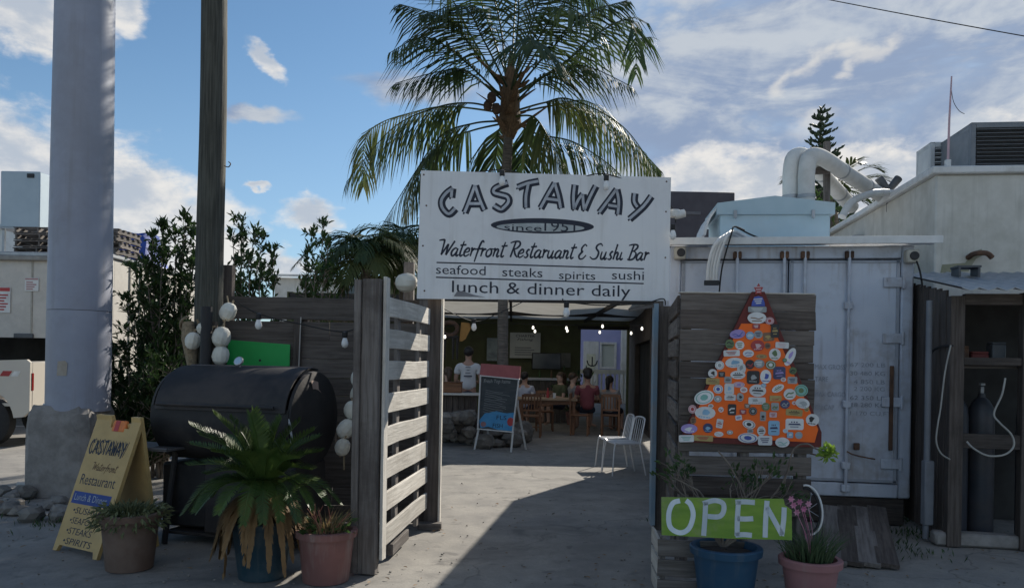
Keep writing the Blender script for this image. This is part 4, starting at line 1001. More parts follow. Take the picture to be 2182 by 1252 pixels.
SCRIPT = {'a': ([[(.75, .85), (.45, 1), (.15, .7), (.1, .3), (.3, 0), (.6, .25), (.78, .95)], [(.78, .95), (.72, .3), (.85, 0), (1.05, .2)]], 1.0),
 't': ([[(.3, 1.9), (.2, .4), (.35, 0), (.6, .2)], [(-.05, 1.35), (.7, 1.45)]], .62), 'e': ([[(.1, .45), (.6, .6), (.6, .95), (.35, 1), (.1, .6), (.15, .15), (.4, 0), (.8, .3)]], .78),
 'r': ([[(.05, .9), (.2, 1), (.2, 0)], [(.2, .6), (.45, .95), (.7, .85)]], .72), 'f': ([[(.75, 1.75), (.55, 2), (.35, 1.6), (.25, .5), (.2, -.7)], [(0, .9), (.65, 1)]], .62),
 'o': ([[(.4, 1), (.1, .7), (.12, .2), (.4, 0), (.7, .3), (.65, .8), (.4, 1), (.9, .95)]], .88), 'n': ([[(.05, .9), (.2, 1), (.18, 0)], [(.18, .6), (.45, 1), (.65, .8), (.62, .2), (.75, 0), (.95, .2)]], .96),
 'u': ([[(.1, 1), (.1, .3), (.3, 0), (.55, .3), (.65, 1)], [(.65, 1), (.62, .2), (.75, 0), (.95, .2)]], .96), 's': ([[(.1, .1), (.4, 0), (.55, .3), (.3, .65), (.45, 1.05), (.6, .9)]], .72),
 'h': ([[(.2, 2), (.15, 0)], [(.15, .55), (.42, .95), (.6, .75), (.58, .2), (.72, 0), (.9, .2)]], .9), 'i': ([[(.15, 1), (.12, .25), (.3, 0), (.5, .2)]], .5),
 'W': ([[(-.4, 1.9), (.1, 2), (.3, 1.8), (.35, .1)], [(.35, .1), (.9, 1.5)], [(.9, 1.5), (.95, .1)], [(.95, .1), (1.6, 1.9)]], 1.5),
 'R': ([[(-.2, 1.8), (.3, 2), (.9, 2), (1.1, 1.6), (.8, 1.15), (.35, 1.05)], [(.45, 1.95), (.3, 0)], [(.5, 1.05), (.8, .4), (1.2, 0)]], 1.15),
 '&': ([[(1, .5), (.7, .05), (.3, 0), (.1, .4), (.4, .95), (.3, .95), (.2, 1.4), (.5, 1.85), (.8, 1.6)]], 1.2),
 'S': ([[(1.1, 1.7), (.8, 2), (.4, 1.8), (.35, 1.4), (.8, .9), (.75, .2), (.3, 0), (-.2, .3)]], 1.15),
 'B': ([[(-.2, 1.85), (.3, 2), (.9, 1.95), (1, 1.6), (.7, 1.2), (.4, 1.1)], [(.7, 1.15), (1.05, .8), (.9, .2), (.4, 0), (.05, .1)], [(.45, 1.95), (.3, 0)]], 1.15), ' ': ([], .55)}
def script_text(m, body, x0, z0, x1, z1, xh, w, y=-.0015, shear=.28):
    tot = sum(SCRIPT[c][1] for c in body); kx = (x1 - x0) / tot; x = 0
    for c in body:
        st, adv = SCRIPT[c]
        for s in st:
            m.ribbon([(x0 + (x + p[0] + shear * (p[1] - .5)) * kx, z0 + (z1 - z0) * x / tot + p[1] * xh) for p in s], w, y, taper=True)
        x += adv
m = MB(); x0 = skew * .62 + .16; script_text(m, 'Waterfront', x0, HF * .615, x0 + .33, HF * .615, .032, .009); m.build('lettering', mat('faded_brown_ink', (.20, .12, .05), (.16, .1, .05), 9, .6, 0), af, AM)
text_part('Restaurant', af, AM @ T(skew * .5 + .06, 0, HF * .50), ink, w=.47, h=.085)
m = MB(); m.flat([(skew * .36 + .03, HF * .355), (skew * .36 + W_ - .06, HF * .355), (skew * .44 + W_ - .06, HF * .445), (skew * .44 + .03, HF * .445)], -.0012); m.build('blue_band', blueP, af, AM)
text_part('Lunch & Dinner', af, AM @ T(skew * .38 + .06, 0, HF * .38), mat('pale_print', (.42, .45, .5), (.36, .4, .45), 9, .6, 0), w=.44, h=.055, y=-.003)
for k, tx in enumerate(('SUSHI', 'SEAFOOD', 'STEAKS', 'SPIRITS')):
    fr = .285 - k * .075
    text_part('\u2022' + tx, af, AM @ T(skew * fr + .10, 0, HF * fr), ink, h=.052, w=(.29, .40, .34, .38)[k] , shear=.15)

# ------------------------------------------------------------------ big name sign over the passage
SL, SR = P(888, 636, 7.27), P(1425, 641, 7.54)
sx_ = SR - SL; sx_.z = 0; GMs = frame((SL.x, SL.y, (SL.z + SR.z) / 2), sx_)
SW, SH = sx_.length, 1.24
sg = thing('restaurant_sign', 'large white board sign reading CASTAWAY hung over the passage', 'sign', M=GMs)
def S(cx, cy): return onp(GMs, 880 + cx / 3.682, 340 + cy / 3.682)
c0 = onp(GMs, 897, 363); c1 = onp(GMs, 1430, 378); c2 = onp(GMs, 1425, 641); c3 = onp(GMs, 888, 636)
m = MB(); m.prism([c3, c2, c1, c0], 0, .02); m.build('board', signW, sg, ang=20)
letters = [[[(315, 228), (262, 268), (226, 325), (236, 385), (285, 428), (335, 385)], [(312, 226), (303, 300)]],
 [[(408, 418), (440, 340), (490, 205)], [(490, 205), (525, 310), (562, 398)], [(440, 348), (530, 348)]],
 [[(745, 185), (690, 205), (642, 232), (640, 262), (690, 278), (742, 295), (752, 335), (715, 380), (685, 390), (635, 362)]],
 [[(822, 220), (900, 190), (988, 172)], [(908, 195), (890, 290), (890, 380)]],
 [[(1003, 383), (1060, 280), (1115, 185)], [(1115, 185), (1145, 290), (1162, 383)], [(1052, 310), (1145, 322)]],
 [[(1272, 198), (1262, 300), (1268, 393)], [(1268, 390), (1300, 320), (1335, 272)], [(1335, 272), (1340, 340), (1348, 398)], [(1348, 398), (1390, 300), (1437, 208)]],
 [[(1463, 418), (1530, 330), (1600, 235)], [(1600, 235), (1618, 330), (1610, 432)], [(1535, 360), (1615, 372)]],
 [[(1742, 265), (1738, 330), (1764, 375)], [(1872, 288), (1810, 370), (1700, 468)]]]
inkB, inkL = MB(), MB()
for L_ in letters:
    mb1, mb2 = MB(), MB()
    for st in L_:
        mb1.ribbon([S(*p) for p in st], .072, -.0012, smooth=len(st) > 2); mb1.ribbon([S(p[0] - 13, p[1] + 10) for p in st], .016, -.0014, smooth=len(st) > 2)
        mb2.ribbon([S(p[0] - 4, p[1] - 3) for p in st], .026, -.0028, smooth=len(st) > 2)
    o = mb1.build('letter', ink, sg); mb2.build('letter_fill', mat('grey_letter_fill', (.50, .52, .55), (.38, .40, .44), 20, .6, 0), o)
def elp(cx, cy, rx, ry, n=40): return [S(cx + rx * math.cos(-2 * math.pi * i / n), cy + ry * math.sin(-2 * math.pi * i / n) + 0.018 * rx * math.cos(2 * math.pi * i / n)) for i in range(n)]
m = MB(); m.flat(elp(1015, 520, 405, 60), -.0012); ov = m.build('oval_badge', ink, sg)
m = MB(); m.flat(elp(1000, 532, 345, 33), -.0022); m.build('oval_inner', mat('grey_green_badge', (.46, .48, .48), (.30, .33, .33), 6, .6, 0), ov)
p = S(715, 553); text_part('since', sg, GMs @ T(p[0], 0, p[1]), ink, w=.36, h=.055, y=-.0032); p = S(1030, 560)
text_part('1951', sg, GMs @ T(p[0], 0, p[1]), ink, w=.30, h=.095, y=-.0032)
m = MB(); p0, p1 = S(205, 752), S(1850, 790); script_text(m, 'Waterfront Restaruant & Sushi Bar', p0[0], p0[1], p1[0], p1[1], .075, .019); m.build('script_lettering', ink, sg)
m = MB()
for (a, b) in (((185, 806), (1812, 856)), ((180, 922), (1810, 972))): m.ribbon([S(*a), S(*b)], .0125, -.0012, smooth=False)
m.build('rule_lines', ink, sg)
tl_ = math.atan2(S(1812, 856)[1] - S(185, 806)[1], S(1812, 856)[0] - S(185, 806)[0])
for tx, xa, xb, yb, h in (('seafood', 180, 570, 895, .105), ('steaks', 700, 1015, 915, .105), ('spirits', 1145, 1430, 940, .12), ('sushi', 1560, 1812, 938, .105)):
    p, q = S(xa, yb), S(xb, yb); text_part(tx, sg, GMs @ T(p[0], 0, p[1] - (.02 if tx == 'spirits' else 0)) @ RY(-tl_), ink, w=q[0] - p[0], h=h * .82)
p, q = S(305, 1040), S(1705, 1095); text_part('lunch & dinner daily', sg, GMs @ T(p[0], 0, p[1] - .035) @ RY(-tl_), ink, w=q[0] - p[0], h=.145)
m = MB(); m.flat([S(320, 1072), S(520, 1076), S(570, 1080), S(480, 1060), S(400, 1035), S(345, 1035)][::-1], -.0035); m.build('peeled_patch', mat('bare_board', (.22, .22, .23), (.17, .17, .18), 8, .8, .1), sg)
for (cx, cy) in ((85, 118), (1990, 172), (78, 675), (1980, 768), (1985, 408), (90, 1028), (690, 380), (105, 360)):
    p = S(cx, cy); m = MB(); m.lathe([(.009, 0), (.006, .004)], 8, GMs.inverted() @ GMs @ T(p[0], 0, p[1]) @ RX(R(90))); m.build('screw', rust, sg)
for (u, w) in ((905, .09), (1409, .10)):
    x, z = onp(GMs, u, 500)
    beam('sign_batten', sg, GMs @ Vector((x, .04, -.35)), GMs @ Vector((x, .04, 1.15)), .085, .038, greyW, up=sx_)
beam('sign_batten', sg, GMs @ Vector((.12, .04, .12)), GMs @ Vector((SW - .14, .04, .12)), .085, .038, greyW)

# string light bulbs
def bulb(u, v, Y, lab, cable, lit=False, k=1.0):
    c = P(u, v, Y); t = thing('string_light_bulb', lab, 'light bulb', tuple(c), group='string lights')
    m = MB(); m.lathe([(.010, .035), (.020, .03), (.020, -.005), (.016, -.012)], 10, Matrix.Scale(k, 4)); m.build('socket', black, t)
    m = MB(); m.lathe([(.014, -.012), (.024, -.04), (.026, -.058), (.018, -.078), (.004, -.086)], 12, Matrix.Scale(k, 4)); m.build('glass', bulbLit if lit else glassB, t)
for a in ((1070, 372, 7.3, 'clear bulb hanging over the top edge of the big sign, left of centre', 0), (1292, 382, 7.38, 'clear bulb hanging over the top edge of the big sign, right of centre', 0),
          (1207, 652, 7.35, 'clear bulb hanging just below the bottom edge of the big sign', 0), (551, 677, 7.1, 'clear bulb hanging before the dark fence above the green board', 0),
          (735, 716, 7.1, 'clear bulb hanging before the dark fence near the gate end', 0), (1434, 487, 7.45, 'clear bulb hanging at the right edge of the big sign', 0)):
    bulb(*a, k=1.25)
def wire(pts, lab, r=.006):
    m = MB(); m.tube(curve(pts, 8), r, 5); tag(m.build('light_cable', rubber), lab, 'cable')
wire([P(930, 385, 7.42), P(1070, 362, 7.38), P(1180, 392, 7.46), P(1292, 371, 7.46), P(1420, 430, 7.62), P(1440, 475, 7.62)], 'black light string cable draped along the top edge of the big sign')
wire([P(1200, 635, 7.45), P(1207, 642, 7.37), P(1280, 650, 7.42), P(1370, 646, 7.45), P(1412, 636, 7.48), P(1418, 650, 7.5)], 'black light string cable sagging under the bottom edge of the big sign')
wire([P(500, 640, 7.2), P(551, 668, 7.12), P(640, 690, 7.12), P(735, 706, 7.12), P(790, 680, 7.0)], 'black light string cable sagging across the dark fence')
# dome camera at the sign's right edge
c = P(1437, 458, 7.6); t = thing('security_camera', 'white security camera at the right edge of the big sign', 'camera', tuple(c))
m = MB(); m.lathe([(.05, .05), (.055, .02), (.045, -.02)], 14); m.build('mount', white, t)
m = MB(); m.lathe([(.035, 0), (.04, .03), (.04, .10)], 12, T(.0, -.02, -.01) @ RY(R(75))); m.build('body', white, t)
m = MB(); m.lathe([(.032, .1), (.02, .108)], 12, T(.0, -.02, -.01) @ RY(R(75))); m.build('lens', black, t)

# ------------------------------------------------------------------ right side: gate post, open leaf, panel
gp = thing('gate_post', 'dark gate post with a pale blue edge board at the right side of the passage', 'post', (1.40, 7.58, 0))
beam('post', gp, (1.475, 7.58, 0), (1.475, 7.58, 2.17), .13, .13, darkW, up=(1, 0, 0))
blueW = mat('worn_blue_paint', (.16, .25, .33), (.22, .27, .31), 4, .7, .2, dirt=(.25, .22, .2), dirt_amt=.6)
beam('edge_board', gp, (1.385, 7.52, .05), (1.385, 7.52, 2.19), .045, .10, blueW, up=(1, 0, 0))
beam('bracket_arm', gp, P(1340, 660, 7.45), P(1400, 650, 7.5), .035, .02, greyW)
LA, LBb = Vector((1.54, 7.46, 0)), Vector((1.30, 5.93, 0))
RM = frame(LA, LBb - LA); RL = (LBb - LA).length
rl = thing('pallet_gate', 'open gate leaf of dark pallet boards right of the passage', 'gate', M=RM)
def rowz(k): return 2.07 - k * .167
for k in range(12):
    beam('slat', rl, RM @ Vector((.02, -.03, rowz(k))), RM @ Vector((RL - .03, -.03, rowz(k))), .135, .02, greyW if k % 3 else darkW, jit=.006)
for x in (.06, .75, RL - .09): beam('stile', rl, RM @ Vector((x, 0.002, .06)), RM @ Vector((x, 0.002, 2.12)), .09, .036, darkW, up=(0, 1, 0))
PM = T(1.27, 5.86, 0) @ RZ(R(-2))
pn = thing('pallet_screen', 'upright panel of dark weathered pallet planks carrying the sticker triangle', 'panel', M=PM)
PW = onp(PM, 1734, 800)[0]; z = 2.14
hs_ = [.125, .14, .11, .13, .12, .145, .14, .14, .125, .14, .135, .13]
for k, h in enumerate(hs_):
    if z < .2: break
    beam('plank', pn, PM @ Vector((.0, random.uniform(-.003, .003), z - h / 2)), PM @ Vector((PW + random.uniform(-.01, .004), random.uniform(-.003, .003), z - h / 2)), h, .022, [brownW, darkW, brownW][k % 3], jit=.004)
    z -= h + [.001, .002, .001, .002, .003, .001, .002, .003, .03, .02, .02, .02][k]
for x in (.05, .50, .93):
    beam('stringer', pn, PM @ Vector((x, .06, .05)), PM @ Vector((x, .06, 2.1)), .07, .09, greyW, up=(1, 0, 0))
beam('top_cap', pn, PM @ Vector((-.01, .03, 2.15)), PM @ Vector((PW, .03, 2.15)), .012, .09, paleW)

# ------------------------------------------------------------------ sticker triangle
TM = T(0, 5.80, 0)
TM = PM @ T(0, -.045, 0)
ST = thing('sticker_triangle', 'orange triangular board covered in stickers hung on the pallet panel', 'board', M=TM)
def Q(cx, cy): return onp(TM, 1380 + cx / 3.21, 590 + cy / 3.21)
dred = mat('dark_red_board', (.16, .025, .02), (.11, .018, .015), 5, .6, .1)
org = mat('fluorescent_orange_board', (.92, .16, .015), (.86, .135, .012), 3, .6, .03, jitter=0, dirt=(.6, .12, .03), dirt_amt=.3)
m = MB(); m.prism([Q(215, 1125), Q(1188, 1165), Q(1190, 1060), Q(800, 100), Q(715, 100)][::1], 0, .025); m.build('back_board', dred, ST, ang=20)
m = MB(); m.prism([Q(300, 1085), Q(1140, 1130), Q(1165, 1040), Q(880, 395), Q(830, 318), Q(640, 318), Q(470, 640), Q(330, 930)], -.006, -.0005); m.build('orange_face', org, ST, ang=20)
PC = {'W': (.70, .71, .70), 'L': (.36, .28, .58), 'B': (.06, .10, .40), 'N': (.05, .06, .14), 'K': (.03, .03, .032), 'R': (.40, .05, .05), 'G': (.13, .20, .09), 'T': (.22, .48, .42), 'Y': (.42, .32, .12), 'C': (.25, .45, .62), 'P': (.62, .45, .47), 'A': (.33, .36, .36), 'O': (.24, .14, .08)}
def pm(k): return mat('sticker_' + k, PC[k], tuple(q * .85 for q in PC[k]), 12, .45, 0, jitter=.08)
STK = '''757,85,66,85,0,s,R,P|755,165,92,70,0,c,B,W|748,222,125,38,0,r,A,W|745,280,128,80,0,e,W,O|832,300,60,50,0,e,P,R|740,338,50,32,0,r,R,W|612,390,105,62,8,e,L,B|868,368,55,92,0,r,K,Y|697,400,55,55,0,e,C,W|755,392,60,55,0,e,A,N|825,408,75,60,5,r,O,Y|560,458,62,65,0,e,G,K|628,465,62,60,0,e,W,G|750,468,92,76,0,e,R,P|818,470,40,42,0,e,O,K|917,466,90,42,-2,r,W,P|572,520,110,42,3,r,W,R|686,522,75,52,0,e,W,B|777,542,75,30,0,e,Y,O|868,528,80,82,0,e,W,G|972,545,62,132,-25,e,W,L|935,568,30,30,0,e,G,T|590,585,122,70,6,e,W,C|490,603,62,60,0,e,W,A|697,597,62,65,0,e,K,R|760,592,72,60,0,e,A,W|838,600,70,60,0,e,G,W|640,625,60,78,0,e,W,A|443,658,62,60,0,e,W,K|505,665,45,38,0,r,K,A|615,668,102,58,0,e,W,K|720,685,86,90,0,r,K,A|805,680,75,95,0,e,W,B|898,655,82,86,0,r,N,L|990,640,50,50,0,e,G,K|443,712,92,44,-2,r,Y,O|548,702,50,46,0,r,A,K|988,705,65,48,0,r,A,N|622,735,80,40,0,e,P,L|480,765,66,60,0,e,W,B|556,765,65,75,0,r,W,C|655,770,50,40,0,e,W,R|750,775,114,85,0,e,W,K|888,760,88,48,28,e,W,G|968,800,82,76,0,e,W,G|1048,775,92,82,0,e,T,G|385,822,138,95,18,e,W,T|478,832,55,46,0,e,A,W|562,822,76,40,0,r,W,K|630,820,50,60,0,e,A,K|745,845,116,48,0,r,W,A|872,828,80,38,0,r,Y,R|936,868,65,60,0,e,N,A|1056,862,96,70,-12,e,W,A|305,902,56,58,0,e,P,R|392,928,140,88,0,e,W,C|500,905,36,36,0,e,W,R|575,905,56,76,0,r,K,W|650,920,45,34,4,r,R,W|718,915,56,56,0,e,K,A|805,885,55,55,0,e,G,A|868,885,52,55,0,r,A,G|855,940,50,35,0,r,P,R|787,950,40,64,0,r,A,K|1000,925,112,45,-4,r,Y,K|1125,975,90,82,0,e,W,K|310,980,40,50,0,e,O,K|282,1035,112,66,0,e,L,W|410,1030,66,66,0,e,N,C|490,1000,45,62,-8,r,W,R|690,1005,88,58,-15,e,W,K|860,1030,76,100,0,r,C,N|1003,1005,122,76,0,r,W,N|264,1102,102,48,2,r,W,T|380,1100,130,40,-2,r,Y,R|485,1072,62,36,0,e,W,P|683,1098,136,68,0,e,W,B|775,1050,56,66,0,e,W,K|800,1115,96,65,0,r,W,N|918,1128,96,68,0,e,W,T|970,1078,42,40,0,r,C,W|1032,1080,50,50,0,e,A,C|1000,860,30,26,0,e,W,R|700,1050,40,26,0,r,A,K|940,1050,36,30,0,e,W,C|430,880,36,28,0,e,W,K|620,960,44,34,10,r,W,B|560,1060,44,30,0,e,A,W|925,700,36,30,0,e,W,R|790,740,36,28,0,e,C,W|1085,900,34,40,0,e,Y,K|680,880,40,32,0,r,O,W'''
sc_ = 3.21
for i, e in enumerate(STK.split('|')):
    e = e.split(','); cx, cy, w, h, rot = map(float, e[:5]); sh, k1, k2 = e[5:]
    x, z = Q(cx, cy); s = 5.8 / F / sc_; w *= s; h *= s
    yo = -.0075 - .0007 * (i % 9)
    M = TM @ T(x, yo, z) @ RY(R(-rot))
    if sh == 'e': poly = [(w / 2 * math.cos(2 * math.pi * j / 20), h / 2 * math.sin(2 * math.pi * j / 20)) for j in range(20)]
    elif sh == 'r': q = min(w, h) * .12; poly = [(-w / 2 + q, -h / 2), (w / 2 - q, -h / 2), (w / 2, -h / 2 + q), (w / 2, h / 2 - q), (w / 2 - q, h / 2), (-w / 2 + q, h / 2), (-w / 2, h / 2 - q), (-w / 2, -h / 2 + q)]
    elif sh == 's': poly = [(w / 2 * (1 if j % 2 == 0 else .62) * math.sin(-math.pi * j / 5 ), h / 2 * (1 if j % 2 == 0 else .62) * math.cos(math.pi * j / 5)) for j in range(10)]
    else: poly = [(-w / 2, -h / 2), (w / 2, -h / 2), (w * .46, -h * .1), (w * .3, h * .4), (0, h / 2), (-w * .3, h * .4), (-w * .46, -h * .1)]
    m = MB(); m.prism(poly, -.0004, .0004 if sh != 's' else .006); o = m.build('sticker', pm(k1), ST, M, smooth=False)
    m = MB(); rr = random.Random(i * 13 + 5); y = -.0010
    kind = rr.randrange(7); M = M @ RY(R(rr.uniform(-7, 7)))
    if sh == 'e' and kind in (0, 1):
        n = 20; r1, r2 = .84, .74; vs = []
        for j in range(n):
            a = 2 * math.pi * j / n
            for q in (r1, r2): vs.append((w / 2 * q * math.cos(a), y, h / 2 * q * math.sin(a)))
        m.add(vs, [(2 * j, 2 * j + 1, (2 * j + 3) % (2 * n), (2 * j + 2) % (2 * n)) for j in range(n)])
        m.flat([(w * .2 * math.cos(q) , h * .22 * math.sin(q)) for q in [j * .7854 for j in range(8)]], y)
    elif kind == 2 or k2 == 'K' and w > h * 1.25:
        m.flat([(-w * .36, -h * .07), (w * .36, -h * .07), (w * .28, h * .08), (-w * .3, h * .06)], y)
        for j in range(3): m.flat([(-w * .2 + j * w * .14, h * .14), (-w * .12 + j * w * .14, h * .14), (-w * .12 + j * w * .14, h * .25), (-w * .2 + j * w * .14, h * .25)], y)
        m.flat([(-w * .25, -h * .26), (w * .22, -h * .26), (w * .22, -h * .2), (-w * .25, -h * .2)], y)
    elif kind == 3:
        m.ribbon([(-w * .33, h * rr.uniform(-.2, .1)), (-w * .1, h * rr.uniform(-.05, .25)), (w * .1, h * rr.uniform(-.2, .1)), (w * .33, h * rr.uniform(0, .22))], h * rr.uniform(.06, .16), y); m.ribbon([(-w * .26, -h * .26), (w * .26, -h * .24)], h * .08, y, smooth=False)
    elif kind in (5, 6):
        n = rr.randrange(6, 11); cx0, cz0 = rr.uniform(-.08, .08) * w, rr.uniform(-.05, .1) * h
        m.flat([(cx0 + w * rr.uniform(.12, .32) * math.cos(2 * math.pi * j / n), cz0 + h * rr.uniform(.12, .30) * math.sin(2 * math.pi * j / n)) for j in range(n)], y)
        x1 = -w * .3
        while x1 < w * .26:
            ww = w * rr.uniform(.04, .12); m.flat([(x1, -h * .36), (x1 + ww, -h * .36), (x1 + ww, -h * .27), (x1, -h * .27)], y); x1 += ww + w * .035
    else:
        for j in range(3): m.flat([(-w * (.34 - .07 * j), h * (.2 - .2 * j) - h * .05), (w * (.30 - .05 * j), h * (.2 - .2 * j) - h * .05), (w * (.30 - .05 * j), h * (.2 - .2 * j) + h * .05), (-w * (.34 - .07 * j), h * (.2 - .2 * j) + h * .05)], y)
    m.build('print', pm(k2), o, M, smooth=False)

# ------------------------------------------------------------------ OPEN sign
o0, o1 = P(1412, 1142, 4.98), P(1689, 1152, 4.93)
OM = frame(o0, (o1.x - o0.x, o1.y - o0.y, -.01), (0, .14, 1))
ops = thing('open_sign', 'lime green board hand painted OPEN in white, propped on the blue pot', 'sign', M=OM)
def O(cx, cy): return onp(OM, 1380 + cx / 3.557, 900 + cy / 3.557)
gpaint = mat('lime_green_paint', (.20, .32, .04), (.13, .245, .03), 4, .65, .15, stretch=(1, 1, 4), dirt=(.25, .24, .16), dirt_amt=.45, dirt_scale=3)
m = MB(); m.prism([O(108, 850), O(600, 876), O(1095, 888), O(1092, 660), O(1040, 622), O(1030, 575), O(880, 575), O(106, 562)], 0, .022); m.build('board', gpaint, ops, ang=20)
wp = mat('brushed_white_paint', (.62, .68, .70), (.50, .58, .62), 14, .7, .2, stretch=(1, 1, .3))
for st in ([[(245, 590), (190, 610), (160, 690), (172, 790), (245, 832), (312, 800), (345, 700), (325, 620), (290, 588)]], [[(440, 600), (434, 720), (424, 855)], [(420, 612), (505, 588), (570, 610), (575, 670), (540, 710), (455, 708)]],
           [[(690, 588), (680, 720), (678, 858)], [(665, 600), (740, 598), (812, 604)], [(680, 725), (740, 728), (800, 725)], [(665, 850), (730, 846), (790, 852)]], [[(905, 590), (895, 720), (890, 868)], [(905, 640), (960, 740), (1020, 850)], [(1035, 640), (1030, 740), (1015, 855)]]):
    m = MB()
    for s in st: m.ribbon([O(*p) for p in s], .032, -.0015)
    m.build('letter', wp, ops)

# ------------------------------------------------------------------ pots
def pot(name, lab, u, vbase, Y, r0, r1, h, mt, grp, rim=.02):
    c = P(u, vbase, Y); t = thing(name, lab, 'flower pot', (c.x, Y, 0), group=grp)
    m = MB(); m.lathe([(r0, 0), (r0 * 1.01, .01), (r1 * .985, h - .055), (r1 + rim, h - .05), (r1 + rim + .004, h - .008), (r1 + rim - .004, h), (r1 - .012, h), (r1 - .02, h - .05)], 32, close=False)
    m.add([(r0 * math.cos(2 * math.pi * k / 32), r0 * math.sin(2 * math.pi * k / 32), 0) for k in range(32)], [tuple(range(32))[::-1]]); m.build('pot', mt, t, ang=35)
    m = MB(); m.lathe([(r1 - .021, h - .045), (r1 * .5, h - .03), (.01, h - .025)], 20, close=False); m.build('soil', soil, t)
    return t, Vector((c.x, Y, h))
brownPot = mat('dull_brown_plastic', (.155, .098, .07), (.12, .075, .055), 4, .7, .08, dirt=(.22, .165, .13), dirt_amt=.45, streak=((.19, .145, .115), .5))
tealPot = mat('dark_teal_glaze', (.012, .05, .07), (.015, .04, .058), 3, .45, .06, dirt=(.09, .11, .12), dirt_amt=.45, streak=((.10, .11, .11), .5))
terra = mat('faded_terracotta', (.22, .10, .085), (.17, .08, .07), 4, .75, .1, dirt=(.27, .21, .19), dirt_amt=.5, streak=((.30, .25, .22), .5))
bluePot = mat('royal_blue_glaze', (.022, .085, .155), (.02, .07, .13), 3, .45, .06, dirt=(.09, .12, .15), dirt_amt=.5, streak=((.12, .14, .15), .45))
pinkPot = mat('faded_pink_plastic', (.36, .17, .165), (.29, .14, .14), 4, .7, .08, dirt=(.42, .33, .30), dirt_amt=.5, streak=((.28, .20, .18), .5))
potA, pA = pot('flower_pot', 'brown plastic pot of trailing succulents beside the yellow sandwich board', 276, 1210, 5.85, .165, .205, .42, brownPot, 'potted plants')
potB, pB = pot('flower_pot', 'dark teal pot holding the sago palm', 558, 1225, 5.68, .165, .215, .42, tealPot, 'potted plants')
potC, pC = pot('flower_pot', 'faded terracotta pot of wispy grass next to the gate end', 694, 1235, 5.62, .165, .200, .37, terra, 'potted plants')
potD, pD = pot('flower_pot', 'royal blue pot under the OPEN board', 1545, 1280, 5.18, .17, .215, .40, bluePot, 'potted plants')
potE, pE = pot('flower_pot', 'faded pink pot of thin stemmed flowers at the lower right', 1725, 1285, 5.12, .135, .18, .345, pinkPot, 'potted plants')
# crate below the OPEN sign
CR = T(1.03, 5.35, 0) @ RZ(R(-4)); cr = thing('wooden_crate', 'low weathered wooden crate behind the blue pot', 'crate', M=CR)
for k, z in enumerate((.06, .2, .34)):
    beam('front_board', cr, CR @ Vector((0, 0, z)), CR @ Vector((.62, 0, z)), .115, .018, greyW, jit=.004)
    beam('side_board', cr, CR @ Vector((.012, .02, z)), CR @ Vector((.012, .42, z)), .115, .018, paleW, jit=.004)
    beam('side_board', cr, CR @ Vector((.608, .02, z)), CR @ Vector((.608, .42, z)), .115, .018, greyW, jit=.004)
for x in (.035, .585): beam('corner_post', cr, CR @ Vector((x, .03, 0)), CR @ Vector((x, .03, .41)), .035, .035, greyW, up=(1, 0, 0))
# thin white hoop
c = P(1722, 1085, 5.5); t = thing('white_hoop', 'thin white hoop standing behind the pink pot', 'hoop', tuple(c))
m = MB(); m.tube([(.10 * math.cos(R(a)), .05 * math.sin(R(a)), .165 * math.sin(R(a))) for a in range(-100, 101, 8)], .0075, 8); m.build('rim', white, t)
m = MB(); m.tube([(.085 * math.cos(R(a)) - .003, .05 * math.sin(R(a)), .145 * math.sin(R(a))) for a in range(-100, 101, 8)], .009, 8); m.build('tyre', rubber, t)
for a in (-60, -20, 20, 60):
    m = MB(); m.tube([(0, 0, 0), (.085 * math.cos(R(a)), .05 * math.sin(R(a)), .145 * math.sin(R(a)))], .002, 4); m.build('spoke', greyMetal, t)
# white pipe stand and rubble by the footing
c = G(92, 1045); t = thing('pipe_stand', 'upright white plastic pipe on a flange foot before the concrete footing', 'pipe', (c.x, c.y, 0))
m = MB(); m.tube([(0, 0, .06), (.02, 0, 1.02)], .036, 14); m.build('pipe', white, t)
m = MB(); m.lathe([(.13, .12), (.13, .135), (.06, .15), (.045, .22)], 18); m.box((0, 0, .06), (.34, .1, .09), .01); m.build('flange', white, t)
m = MB(); m.tube([(-.3, .0, .07), (.9, -.15, .05)], .03, 10); m.build('ground_pipe', mat('grey_pvc', (.4, .4, .38)), t)

